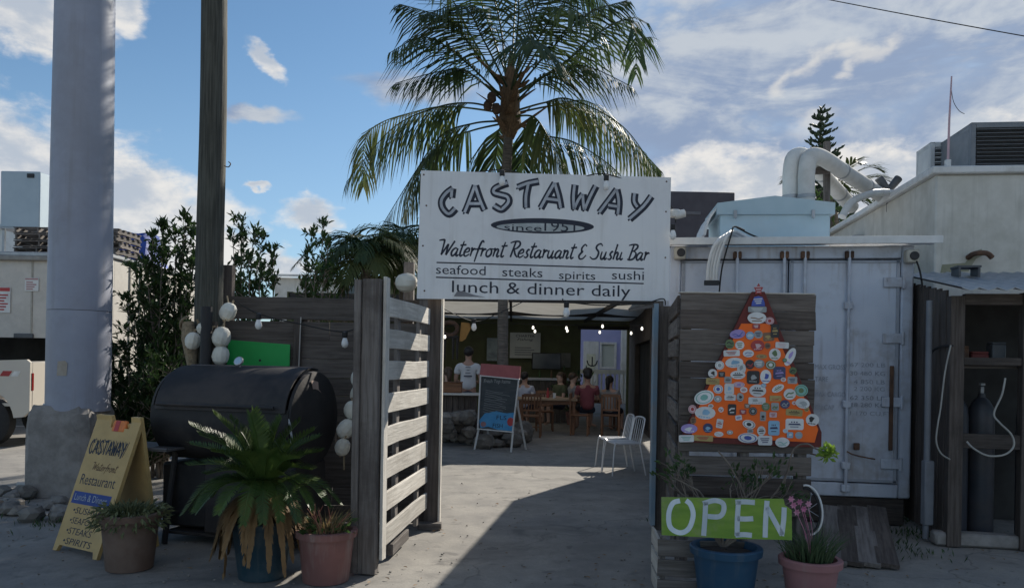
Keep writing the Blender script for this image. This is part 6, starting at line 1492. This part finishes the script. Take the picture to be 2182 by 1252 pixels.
for a, b, c, e in ((wd0[0], wd0[0] + fw, wd0[1], wd1[1]), (wd1[0] - fw, wd1[0], wd0[1], wd1[1]), (wd0[0] + fw, wd1[0] - fw, wd1[1] - fw, wd1[1]), (wd0[0] + fw, wd1[0] - fw, wd0[1], wd0[1] + fw)): m.box(((a + b) / 2, -.02, (c + e) / 2), (b - a, .08, e - c), .004)
w = m.build('window_frame', white, pb)
m = MB(); m.box(((wd0[0] + wd1[0]) / 2, .06, (wd0[1] + wd1[1]) / 2), (wd1[0] - wd0[0] - .1, .02, wd1[1] - wd0[1] - .1)); m.build('window_pane', mat('painted_reflection_pane', (.55, .58, .52), (.50, .53, .48), 2, .2, 0), pb)  # pale pane colour painted in place of a bright reflection
m = MB(); m.box((wd1[0] + .36, -.3, 1.8), (.42, .3, 3.6), .02); m.build('white_corner_wing', white, pb)
rf = thing('white_railing', 'white picket railing in the sun beyond the far opening', 'railing', (2.4, 27.2, 0))
beam('rail', rf, (2.3, 27.2, 1.32), (5.2, 27.2, 1.32), .16, .06, white); beam('rail', rf, (2.3, 27.2, .25), (5.2, 27.2, .25), .06, .05, white)
for k in range(19): x = 2.38 + k * .155; beam('picket', rf, (x, 27.2, .282), (x, 27.2, 1.238), .06, .03, white, up=(1, 0, 0))
for k, x in enumerate((2.26, 5.24)): beam('post', rf, (x, 27.2, 0), (x, 27.2, 1.45), .09, .09, white, up=(1, 0, 0))

# posters and a screen on the olive wall
BW = T(0, Y1 - .605, 0)
def poster(u0, v0, u1, v1, lab, name, Y, boardm, inkm, lines, title=None):
    M = T(0, Y, 0); a, b = onp(M, u0, v1), onp(M, u1, v0); w, h = b[0] - a[0], b[1] - a[1]; t = thing(name, lab, 'poster', M=T(a[0], Y, a[1]))
    m = MB(); m.box((w / 2, 0, h / 2), (w, .02, h), .003); m.build('sheet', boardm, t); W = WM[t.name]
    if title:
        for k, (tx, zf, wf, hf, sh) in enumerate(title): text_part(tx, t, W @ T(w * (.5 - wf / 2), -.011, h * zf), inkm, w=w * wf, h=h * hf, shear=sh)
    m = MB()
    for k in range(lines): z = h * (.12 + .36 * k / max(1, lines)); m.flat([(w * .16, z), (w * (.8 - .1 * (k % 2)), z), (w * (.8 - .1 * (k % 2)), z + h * .035), (w * .16, z + h * .035)], -.012)
    if lines: m.build('print_lines', mat('grey_print', (.25, .25, .26)), t)
paper = mat('white_paper', (.60, .60, .55), (.55, .55, .5), 3, .8, 0)
poster(1086, 709, 1152, 762, 'white poster reading CHARTER Fishing on the olive wall right of the palm trunk', 'wall_poster', 24.2, paper, ink, 4, [('CHARTER', .82, .62, .10, 0), ('Fishing', .66, .52, .12, .3)])
poster(1037, 720, 1060, 768, 'pale picture board on the olive wall left of the palm trunk', 'wall_poster', 24.2, mat('pale_picture', (.42, .48, .48), (.25, .30, .32), 5, .7, 0), ink, 2)
poster(1186, 752, 1216, 782, 'small pale framed picture on the dark wall beside the screen', 'wall_poster', 24.2, mat('dim_picture', (.28, .27, .24), (.2, .2, .18)), ink, 1)
M = T(0, 23.6, 0); a, b = onp(M, 1133, 786), onp(M, 1196, 752); t = thing('wall_screen', 'wide black screen on the dark back wall', 'screen', M=T(a[0], 23.6, a[1]))
m = MB(); m.box(((b[0] - a[0]) / 2, 0, (b[1] - a[1]) / 2), (b[0] - a[0], .06, b[1] - a[1]), .01); m.build('casing', black, t)
m = MB(); m.box(((b[0] - a[0]) / 2, -.032, (b[1] - a[1]) / 2), (b[0] - a[0] - .06, .004, b[1] - a[1] - .06)); m.build('panel', glassM, t)
# bar counter
t = thing('bar_counter', 'long dark bar counter with a pale top at the back of the dining area', 'counter', (0, 20.8, 0))
a, b = P(1095, 800, 20.8), P(1228, 800, 20.8)
m = MB(); m.box(((a.x + b.x) / 2, 20.8, 1.1), (b.x - a.x + .2, .6, .06), .01); m.build('top', mat('pale_counter', (.42, .42, .44), (.36, .36, .38), 4, .4, 0), t, I4) if False else None
m.v = []; m.f = []
m.box(((a.x + b.x) / 2, 0, 1.16), (b.x - a.x + .2, .65, .06), .01); m.build('top', mat('pale_counter', (.42, .42, .44), (.36, .36, .38), 4, .4, 0), t)
for k in range(12): x = a.x + (b.x - a.x) * (k + .5) / 12; beam('front_board', t, (x, 20.55, .02), (x, 20.55, 1.12), (b.x - a.x) / 12 - .008, .03, darkW, up=(1, 0, 0))
# hanging art on the left: orange paddle shape and dark wheel
t = thing('hanging_paddle', 'orange paddle shaped board hanging under the canvas at the left of the passage', 'board', tuple(P(990, 710, 16.0)))
M = T(0, 16.0, 0); pts = [onp(M, u, v) for u, v in ((979, 726), (983, 686), (1000, 688), (1004, 698), (992, 722), (984, 727))]
m = MB(); m.prism(pts[::-1], -.02, .02); m.v = [(x, y, z) for x, y, z in m.v]; m.build('blade', mat('orange_yellow_wood', (.40, .20, .05), (.32, .15, .04)), t, M)
t = thing('hanging_ornament', 'dark round ornament with hanging legs under the canvas beside the orange paddle', 'ornament', tuple(P(960, 705, 16.05)))
m = MB(); m.tube([P(958 + 17 * math.cos(q), 700 + 14 * math.sin(q), 16.05) for q in [i * .4 for i in range(17)]], .045, 8); m.build('ring', rust, t, world=True)
m = MB(); m.tube([P(943, 716, 16.05), P(975, 718, 16.05)], .04, 8)
for u in (948, 966, 975): m.tube([P(u, 716, 16.05), P(u - 1, 765, 16.05)], [.035, .02], 6)
m.build('hanging_bars', darkB, t, world=True)
# string bulbs inside
k = 0
labs = ['left of the palm trunk', 'first of the far pair', 'second of the far pair', 'upper one under the beam at centre', 'lower one under the beam at centre', 'above the far opening at the left', 'above the far opening at the right', 'lowest above the opening', 'nearest the right post', 'by the dark ornament']
for (u, v, Y, lit) in ((1010, 690, 9.5, False), (1136, 697, 17, True), (1140, 705, 18, True), (1207, 698, 17, True), (1209, 704, 18, True), (1284, 694, 16.6, True), (1278, 707, 18, True), (1345, 709, 18, True), (1368, 699, 16.6, True), (948, 716, 15.6, True)):
    bulb(u, v - 4, Y, 'string bulb under the canvas roof, ' + labs[k], 0, lit, 1.25 if not lit else 1.0); k += 1
wire([P(940, 655, 9), P(1010, 684, 9.5), P(1060, 668, 9.8), P(1120, 640, 10.2)], 'black light string cable sagging left of the palm trunk under the sign')
wire([P(940, 700, 15.8), P(1000, 688, 16.2), P(1136, 690, 17), P(1207, 692, 17), P(1284, 688, 16.6), P(1368, 692, 16.6)], 'black light string cable under the front edge of the canvas')

# ------------------------------------------------------------------ standing menu board
MBm = frame(G(1012, 957), G(1092, 963) - G(1012, 957), (0.035, .10, 1)); 
mbw = .78
t = thing('menu_board', 'standing blackboard on white legs with a red header and a blue fish', 'menu board', M=MBm)
def MBp(u, v): return onp(MBm, u, v)
q = [MBp(*p) for p in ((1019, 913), (1093, 920), (1106, 808), (1025, 800))]
m = MB(); m.prism(q, .0, .025); m.build('blackboard', mat('blackboard', (.045, .055, .06), (.07, .08, .085), 7, .7, .03, stretch=(1, 1, 4)), t)
for e, f in ((q[0], q[1]), (q[1], q[2]), (q[2], q[3]), (q[3], q[0])):
    a = MBm @ Vector((e[0], -.012, e[1])); b = MBm @ Vector((f[0], -.012, f[1])); d = (b - a).normalized() * .015; beam('frame_bar', t, a - d, b + d, .035, .02, white, up=MBm.to_3x3() @ Vector((0, 1, 0)))
for (u, v, u2, v2) in ((1020, 913, 1011, 955), (1093, 920, 1089, 962)):
    a, b = MBp(u, v), MBp(u2, v2); beam('leg', t, MBm @ Vector((a[0], 0, a[1])), MBm @ Vector((b[0], 0, .0)), .035, .03, white, up=(1, 0, 0)); beam('back_leg', t, MBm @ Vector((a[0], .05, a[1] + .6)), MBm @ Vector((b[0], .62, .05)), .035, .03, white, up=(1, 0, 0))
q2 = [MBp(*p) for p in ((1023, 799), (1107, 807), (1109, 780), (1026, 774))]
m = MB(); m.prism(q2, -.02, .03); m.build('red_header', mat('faded_red_header', (.34, .10, .10), (.28, .08, .08), 5, .6, .05), t)
p = MBp(1031, 817); text_part('Fresh Top Items', t, MBm @ T(p[0], 0, p[1]), mat('chalk', (.42, .43, .42), (.34, .35, .34)), w=.54, h=.085, y=-.002, shear=.1)
m = MB(); rr = random.Random(4)
for k in range(11):
    a = MBp(1035 - k * .6, 830 + k * 4.6); L = rr.uniform(.3, .55); m.ribbon([(a[0] + i * L / 5, a[1] + rr.uniform(-.008, .008) - i * .01) for i in range(6)], .009, -.002)
m.build('chalk_lines', mat('chalk_dim', (.22, .23, .23)), t)
fish = [MBp(u, v) for u, v in ((1021, 895), (1033, 880), (1058, 875), (1080, 880), (1098, 878), (1095, 918), (1062, 915), (1040, 908), (1024, 911))]
m = MB(); m.flat(fish[::-1], -.002); f = m.build('blue_fish', mat('bright_blue_chalk', (.06, .28, .55), (.10, .36, .62), 6, .7, 0), t)
m = MB(); c = MBp(1088, 898); m.flat([(c[0] + .07 * math.cos(-i * .7854), c[1] + .08 * math.sin(-i * .7854)) for i in range(8)], -.003); m.build('fish_red', redP, f)
m = MB(); c = MBp(1030, 903); m.flat([(c[0] + .06 * math.cos(-i * .7854), c[1] + .05 * math.sin(-i * .7854)) for i in range(8)], -.003); m.build('fish_brown', mat('rose_chalk', (.35, .20, .20)), f)
for tx, u, v in (('FLS', 1058, 893), ('FISH', 1050, 910)):
    p = MBp(u, v); text_part(tx, f, MBm @ T(p[0], 0, p[1]), ink, w=.2, h=.075, y=-.0035)
# rock ring at the palm's foot
r = random.Random(12); n = 0
for k in range(64):
    u = r.uniform(935, 1128); v = r.uniform(885, 945) if u < 1010 else r.uniform(915, 945)
    base_v = r.uniform(936, 955); c = G(u, base_v); s = r.uniform(.16, .36); lift = (base_v - v) / F * c.y if u < 1010 else r.choice((0, .16))
    lift = max(0, min(.42, lift)); m = MB(); m.blob((0, 0, s * .35), (s * r.uniform(.9, 1.4), s, s * .85), 8, 5, .2)
    tag(m.build('coral_rock', rockM, None, T(c.x, c.y + (0.2 if lift > .1 else 0), lift) @ RZ(r.uniform(0, 6)), ang=25), 'pale coral rock in the low rockery around the palm trunk', 'rock', 'rockery stones round the palm')
c = G(1115, 942); m = MB(); m.blob((0, 0, .2), (.42, .36, .48), 10, 7, .14); tag(m.build('coral_rock', rockM, None, T(c), ang=25), 'largest coral rock at the right end of the rockery beside the menu board', 'rock', 'rockery stones round the palm')

# ------------------------------------------------------------------ tables and chairs
def table(lab, x, y, w, d, topm, h=.76):
    t = thing('dining_table', lab, 'table', (x, y, 0), group='dining tables'); m = MB(); m.box((0, 0, h - .02), (w, d, .045), .008); m.build('tabletop', topm, t)
    for sx in (-1, 1):
        for sy in (-1, 1): beam('leg', t, (x + sx * (w / 2 - .08), y + sy * (d / 2 - .08), 0), (x + sx * (w / 2 - .08), y + sy * (d / 2 - .08), h - .045), .06, .06, chairW, up=(1, 0, 0))
    m = MB(); m.box((0, 0, h - .09), (w - .16, d - .16, .08)); m.build('apron', chairW, t)
whiteTop = mat('pale_table_top', (.58, .57, .52), (.52, .51, .47), 4, .4, 0); woodTop = mat('worn_wood_top', (.34, .24, .15), (.24, .16, .10), 4, .45, .05, stretch=WS)
q = P(1022, 838, 15.3); t = thing('serving_counter', 'pale topped counter with a dark planked front behind the rockery', 'counter', (q.x - 1.0, 15.3, 0))
m = MB(); m.box((0, 0, .955), (2.0, .5, .045), .01); m.build('top', whiteTop, t)
for k in range(16): beam('front_board', t, (q.x - 1.9 + k * .12, 15.17, .02), (q.x - 1.9 + k * .12, 15.17, .93), .112, .03, darkW, up=(1, 0, 0))
m = MB(); m.box((0, .13, .49), (1.85, .05, .88)); m.build('back_panel', darkW, t)
q = P(962, 828, 15.25); t = thing('serving_box', 'dark brown wooden box standing on the pale counter', 'box', (q.x, 15.25, .979))
m = MB(); m.box((0, 0, .10), (.42, .26, .2), .012); m.build('box', chairW, t)
m = MB(); m.box((0, 0, .208), (.44, .28, .016), .005); m.build('lid', chairW, t)
q = P(1165, 850, 17.5); table('brown table in the middle of the dining area', q.x, 17.6, 1.35, .8, woodTop, .80)
q = P(1262, 850, 18.6); table('dark table among the seated guests at the right', q.x + .1, 18.9, 1.2, .8, woodTop, .78)
def chair(lab, x, y, rz, grp='wooden dining chairs'):
    t = thing('dining_chair', lab, 'chair', (x, y, 0), rz, grp); M = WM[t.name]
    def b(a, c, w, th, n, up=(1, 0, 0)): beam(n, t, M @ Vector(a), M @ Vector(c), w, th, chairW, up=M.to_3x3() @ Vector(up))
    m = MB(); m.box((0, 0, .45), (.44, .42, .035), .012); m.build('seat', chairW, t)
    for sx in (-1, 1): b((sx * .19, -.18, 0), (sx * .19, -.18, .432), .04, .04, 'leg'); b((sx * .19, .19, 0), (sx * .19, .22, .92), .04, .035, 'leg')
    b((-.17, .222, .90), (.17, .222, .90), .07, .025, 'top_rail', (0, 0, 1)); b((-.17, .205, .58), (.17, .205, .58), .04, .025, 'lower_rail', (0, 0, 1))
    for k in range(5): b((-.13 + k * .065, .206, .602), (-.13 + k * .065, .22, .864), .03, .015, 'back_slat')
    b((-.17, -.18, .2), (.17, -.18, .2), .025, .02, 'stretcher', (0, 0, 1))
q = G(1130, 920); chair('brown slatted wooden chair right of the menu board', q.x, 16.7, R(175))
q = P(1160, 900, 18.3); chair('brown wooden chair on the far side of the middle table', q.x, 18.3, R(0))
q = P(1215, 900, 17.6); chair('brown wooden chair at the right end of the middle table', q.x + .2, 17.3, R(80))
q = P(1300, 900, 17.4); chair('dark wooden chair with its back to the passage near the right wall', q.x, 17.3, R(170))
# small clutter in the dining area
def clutter(name, lab, cat, u, Y, z, prof, mt, n=12):
    q = P(u, 800, Y); t = thing(name, lab, cat, (q.x, Y, z)); m = MB(); m.lathe(prof, n); m.build('body', mt, t); return t, q
btl = [(.03, 0), (.032, .01), (.032, .13), (.013, .18), (.012, .23)]; cup = [(.03, 0), (.04, .12), (.037, .12)]
for nm, lab, cat, u, Y, z, pr, mt in (('sauce_bottle', 'red sauce bottle on the brown table in the middle of the dining area', 'bottle', 1168, 17.6, .80, btl, redP), ('drink_cup', 'pale drink cup on the brown middle table', 'cup', 1182, 17.5, .80, cup, white),
        ('drink_cup', 'pale drink cup at the left end of the brown middle table', 'cup', 1135, 17.65, .80, cup, white), ('green_bottle', 'green bottle on the bar counter behind the guests', 'bottle', 1150, 20.8, 1.19, btl, leafG), ('brown_bottle', 'brown bottle on the bar counter behind the guests', 'bottle', 1175, 20.8, 1.19, btl, fibre), ('drink_cup', 'pale drink cup on the dark table at the right', 'cup', 1282, 18.8, .78, cup, white)):
    clutter(nm, lab, cat, u, Y, z, pr, mt)
q = P(1222, 900, 19.9); pt = thing('indoor_plant', 'dark leafy plant in a pot beside the far opening', 'potted plant', (q.x, 20.2, 0)); m = MB(); m.lathe([(.14, 0), (.19, .32), (.17, .33)], 16); m.build('pot', terra, pt)
m = MB(); rq = random.Random(8)
for k in range(260):
    d = rv(rq); d.z = abs(d.z) + .3; leaf(m, Vector((0, 0, .35)) + d * rq.uniform(.2, .95), (d + rv(rq) * .8).normalized(), rv(rq), .16, .06)
m.build('foliage', leafD, pt, smooth=False)
m = MB()
for k in range(7): d = rv(rq); d.z = abs(d.z) + .5; m.tube([(0, 0, .3), tuple(Vector((0, 0, .35)) + d * .7)], [.012, .004], 5)
m.build('stems', twigM, pt)
# metal chairs by the right post
metalW = mat('pale_tube_metal', (.62, .62, .62), (.55, .55, .56), 6, .35, 0, metal=.3)
def mchair(lab, x, y, rz):
    t = thing('metal_chair', lab, 'chair', (x, y, 0), rz, 'pale metal chairs by the passage')
    m = MB(); m.box((0, 0, .455), (.42, .42, .012), .005); m.build('seat_pan', metalW, t)
    for k in range(6): m = MB(); m.box((-.17 + k * .068, 0, .467), (.045, .40, .010), .003); m.build('seat_slat', metalW, t)
    for sx in (-1, 1):
        m = MB(); m.tube(curve([(sx * .23, -.24, 0), (sx * .2, -.2, .43), (sx * .2, -.14, .45), (sx * .2, .1, .45)], 5), .011, 8); m.build('leg', metalW, t)
        m = MB(); m.tube([(sx * .22, .27, 0), (sx * .2, .18, .44)], .011, 8); m.build('leg', metalW, t)
    m = MB(); m.tube(curve([(-.2, .18, .44), (-.2, .24, .74), (-.14, .26, .82), (.14, .26, .82), (.2, .24, .74), (.2, .18, .44)], 6), .012, 8); m.build('back_frame', metalW, t)
    for k in range(4): m = MB(); x0 = -.12 + k * .08; m.tube([(x0, .19, .46), (x0, .255, .81)], .006, 6); m.build('back_bar', metalW, t)
q = G(1327, 1008); mchair('pale metal chair nearest the right gate post', q.x, q.y, R(-78))
mchair('pale metal chair standing behind another beside the right gate post', q.x - .06, q.y + .55, R(-84))

# ------------------------------------------------------------------ people
def skinned(joints, edges, name, mt, parent, M, sub=2, root=0):
    me = bpy.data.meshes.new(name); me.from_pydata([j[0] for j in joints], edges, []); o = bpy.data.objects.new(name, me); COL.objects.link(o)
    o.modifiers.new('s', 'SKIN'); o.modifiers[0].use_smooth_shade = True
    for i, j in enumerate(joints):
        sv = me.skin_vertices[0].data[i]; rr = j[1]; sv.radius = rr if isinstance(rr, tuple) else (rr, rr); sv.use_root = (i == root)
    o.modifiers.new('d', 'SUBSURF').levels = sub
    dg = bpy.context.evaluated_depsgraph_get(); m2 = bpy.data.meshes.new_from_object(o.evaluated_get(dg)); bpy.data.objects.remove(o); bpy.data.meshes.remove(me)
    m2.materials.clear(); m2.materials.append(mt); m2.name = name
    for p in m2.polygons: p.use_smooth = True
    return link(bpy.data.objects.new(name, m2), M, parent)
def hand(J, E, w, wi, d, side):
    """palm and five fingers continuing a wrist joint"""
    d = Vector(d).normalized(); s = d.cross(Vector((0, 1, 0)));  s = s.normalized() if s.length > .1 else Vector((1, 0, 0))
    J.append((tuple(Vector(w) + d * .05), .026)); p = len(J) - 1; E.append((wi, p)); c = Vector(J[p][0])
    for k, (o, l) in enumerate(((-.03, .055), (-.01, .068), (.012, .062), (.03, .048))):
        J.append((tuple(c + d * .035 + s * o), .010)); a = len(J) - 1; E.append((p, a)); J.append((tuple(c + d * (.035 + l * .6) + s * o * 1.05), .0085)); b = len(J) - 1; E.append((a, b))
        J.append((tuple(c + d * (.035 + l) + s * o * 1.05 + Vector((0, -.018, 0))), .0075)); E.append((b, len(J) - 1))
    J.append((tuple(Vector(w) + d * .04 + s * -.04 * side), .010)); a = len(J) - 1; E.append((p, a)); J.append((tuple(Vector(w) + d * .085 + s * -.055 * side), .0085)); E.append((a, len(J) - 1))
def person(lab, x, y, rz, sitting, skin, shirt, pants, hairm, h=1.0, arms='down', z0=0.0, hair='short', facing=True, cap=None, printm=None):
    """local -y is forward"""
    M = T(x, y, z0) @ RZ(rz) @ Matrix.Scale(h, 4); t = thing('person', lab, 'person', M=M); J, E = [], []
    def j(c, r, par=None): J.append((c, r)); i = len(J) - 1; (E.append((par, i)) if par is not None else None); return i
    hz = .48 if sitting else .95
    pel = j((0, 0, hz), (.15, .11)); bel = j((0, -.005, hz + .17), (.135, .10), pel); che = j((0, 0, hz + .36), (.155, .105), bel); uc = j((0, .01, hz + .46), (.14, .085), che); nb = j((0, .01, hz + .53), (.075, .065), uc)
    nk = j((0, 0, hz + .575), .058, nb); hd = j((0, -.01, hz + .635), (.072, .082), nk); h2 = j((0, -.012, hz + .73), (.084, .1), hd); h3 = j((0, -.005, hz + .81), (.055, .065), h2)
    tor = [((0, 0, hz - .04), (.185, .145))] + [(J[i][0], tuple(q * 1.24 for q in J[i][1])) for i in (bel, che, uc)] + [(J[nb][0], (.085, .075))]
    SJ = [list(q) for q in tor]; SE = [(0, 1), (1, 2), (2, 3), (3, 4)]; PJ = [((0, 0, hz + .06), (.165, .12)), ((0, 0, hz - .04), (.16, .12))]; PE = [(0, 1)]
    for s in (-1, 1):
        sh = (s * .19, .0, hz + .46)
        if arms == 'fwd': el, wr, hdv = (s * .25, -.08, hz + .20), (s * .14, -.32, hz + .24), (-.25 * s, -1, 0)
        elif arms == 'front': el, wr, hdv = (s * .25, .03, hz + .18), (s * .16, -.20, hz + .14), (-.3 * s, -1, -.1)
        else: el, wr, hdv = (s * .25, .02, hz + .17), (s * .24, -.05, hz - .08), (0, -.15, -1)
        a = j(sh, .058, uc); b = j(el, .042, a); c = j(wr, .029, b); hand(J, E, wr, c, hdv, s)
        k = len(SJ); SJ += [(sh, (.082, .082)), (tuple(Vector(sh).lerp(Vector(el), .62)), (.068, .068))]; SE += [(3, k), (k, k + 1)]
        if sitting: kn, an, ft = (s * .14, -.44, .50), (s * .14, -.42, .09), (s * .15, -.56, .035); hp = (s * .10, -.03, hz - .0)
        else: kn, an, ft = (s * .105, -.02, .50), (s * .11, .02, .09), (s * .13, -.13, .035); hp = (s * .09, 0, hz - .07)
        a = j(hp, .085, pel); b = j(kn, .058, a); c = j(an, .038, b); j(ft, (.04, .03), c)
        k = len(PJ); PJ += [(hp, (.10, .105)), (tuple(Vector(hp).lerp(Vector(kn), .5)), (.085, .085)), (tuple(Vector(hp).lerp(Vector(kn), .97)), (.075, .075))]; PE += [(1, k), (k, k + 1), (k + 1, k + 2)]
    body = skinned(J, E, 'body', skin, t, M, 2)
    sh_ = skinned([tuple(q) for q in SJ], SE, 'shirt', shirt, t, M, 2); skinned(PJ, PE, 'shorts', pants, t, M, 2)
    m = MB(); hc = Vector((0, .012, hz + .745)); R_ = (.096, .112, .108)
    n = 16; vs, fs = [], []
    for i in range(7):
        ph = math.pi / 2 * i / 6 * 1.18
        for k in range(n):
            a = 2 * math.pi * k / n; back = .5 + .5 * math.sin(a); low = ph * (.72 + .66 * back); vs.append((hc.x + R_[0] * math.sin(low) * math.cos(a), hc.y + R_[1] * math.sin(low) * math.sin(a), hc.z + R_[2] * math.cos(low)))
    for i in range(6):
        for k in range(n): fs.append((i * n + k, (i + 1) * n + k, (i + 1) * n + (k + 1) % n, i * n + (k + 1) % n))
    m.add(vs, fs)
    if hair == 'long': m.tube([(0, .085, hz + .80), (0, .11, hz + .68), (0, .12, hz + .52)], [.07, .085, .05], 10, flat=.6)
    m.build('hair', hairm, t, M, ang=80)
    m = MB(); m.blob((0, -.108, hz + .735), (.028, .04, .045), 6, 4, 0)
    for s in (-1, 1): m.blob((s * .083, 0, hz + .745), (.02, .04, .06), 6, 4, 0)
    m.build('nose_and_ears', skin, t, M)
    m = MB()
    for s in (-1, 1): m.blob((s * .032, -.098, hz + .765), (.022, .014, .014), 6, 4, 0)
    m.build('eyes', black, t, M)
    m = MB(); m.box((0, -.10, hz + .695), (.045, .012, .010), .003); m.build('mouth', mat('lips', (.30, .12, .10)), t, M)
    if printm:
        m = MB()
        for (zz, w, hh) in ((.44, .10, .016), (.33, .10, .014), (.27, .16, .03)): m.box((0, .139 if zz < .4 else .128, hz + zz), (w, .006, hh))
        m.flat([(-.06, hz + .40), (0, hz + .375), (.06, hz + .40), (0, hz + .39)], .131); m.build('shirt_print', printm, sh_, M)
    if cap:
        m = MB(); m.lathe([(.108, 0), (.112, .05), (.085, .10), (.03, .125)], 16, T(0, 0, hz + .785)); m.box((0, -.15, hz + .79), (.15, .12, .012), .005); m.build('cap', cap, t, M)
    return t
sk1 = mat('tan_skin', (.42, .25, .18), (.38, .22, .16), 6, .55, 0); sk2 = mat('light_skin', (.52, .34, .26), (.47, .30, .23), 6, .55, 0)
hk = mat('black_hair', (.015, .013, .012), (.025, .02, .018), 20, .5, .1); hb = mat('brown_hair', (.08, .05, .03), (.05, .03, .02), 20, .5, .1)
wS = mat('white_tee', (.72, .72, .72), (.66, .66, .66), 6, .9, .05); rS = mat('maroon_tee', (.22, .06, .07), (.18, .05, .06), 6, .9, .05); gS = mat('grey_tee', (.30, .29, .29), (.25, .24, .24), 6, .9, .05); bS = mat('navy_shorts', (.02, .022, .035), (.03, .03, .045), 6, .9, .05); pS = mat('pale_stripe_tee', (.52, .53, .60), (.40, .41, .48), 6, .9, .05); oS = mat('olive_tee', (.12, .13, .07), (.10, .11, .06), 6, .9, .05)
q = P(997, 850, 15.85); person('standing person in a white printed tee shirt seen from behind', q.x, 15.85, R(180), False, sk1, wS, bS, hk, 1.05, 'front', .02, printm=mat('tee_print', (.12, .12, .14)))
q = P(953, 840, 15.9); person('person in a white top seated at the left behind the gate post', q.x, 15.95, R(200), True, sk2, wS, bS, hb, 1.0, 'fwd', .15, hair='long')
q = P(1118, 820, 18.4); person('person in a pale shirt leaning over the table right of the menu board', q.x, 18.6, R(150), True, sk1, pS, bS, hk, 1.0, 'fwd', .05)
q = P(1195, 820, 19.2); person('person in an olive shirt seated before the bar', q.x, 19.4, R(-60), True, sk2, oS, bS, hb, 1.0, 'fwd', .05, hair='long')
q = P(1253, 830, 17.6); person('person in a maroon tee and dark cap seated with back turned', q.x, 17.75, R(185), True, sk1, rS, bS, hk, 1.05, 'fwd', .05, cap=hk)
q = P(1228, 830, 18.4); person('person in a grey tee seated beyond the maroon shirted guest', q.x - .05, 18.8, R(100), True, sk2, gS, bS, hb, 1.0, 'fwd', .05)
q = P(1300, 830, 18.0); person('person in a grey brown tee seated near the right wall', q.x, 18.1, R(150), True, sk1, gS, bS, hk, 1.0, 'fwd', .0, hair='long')
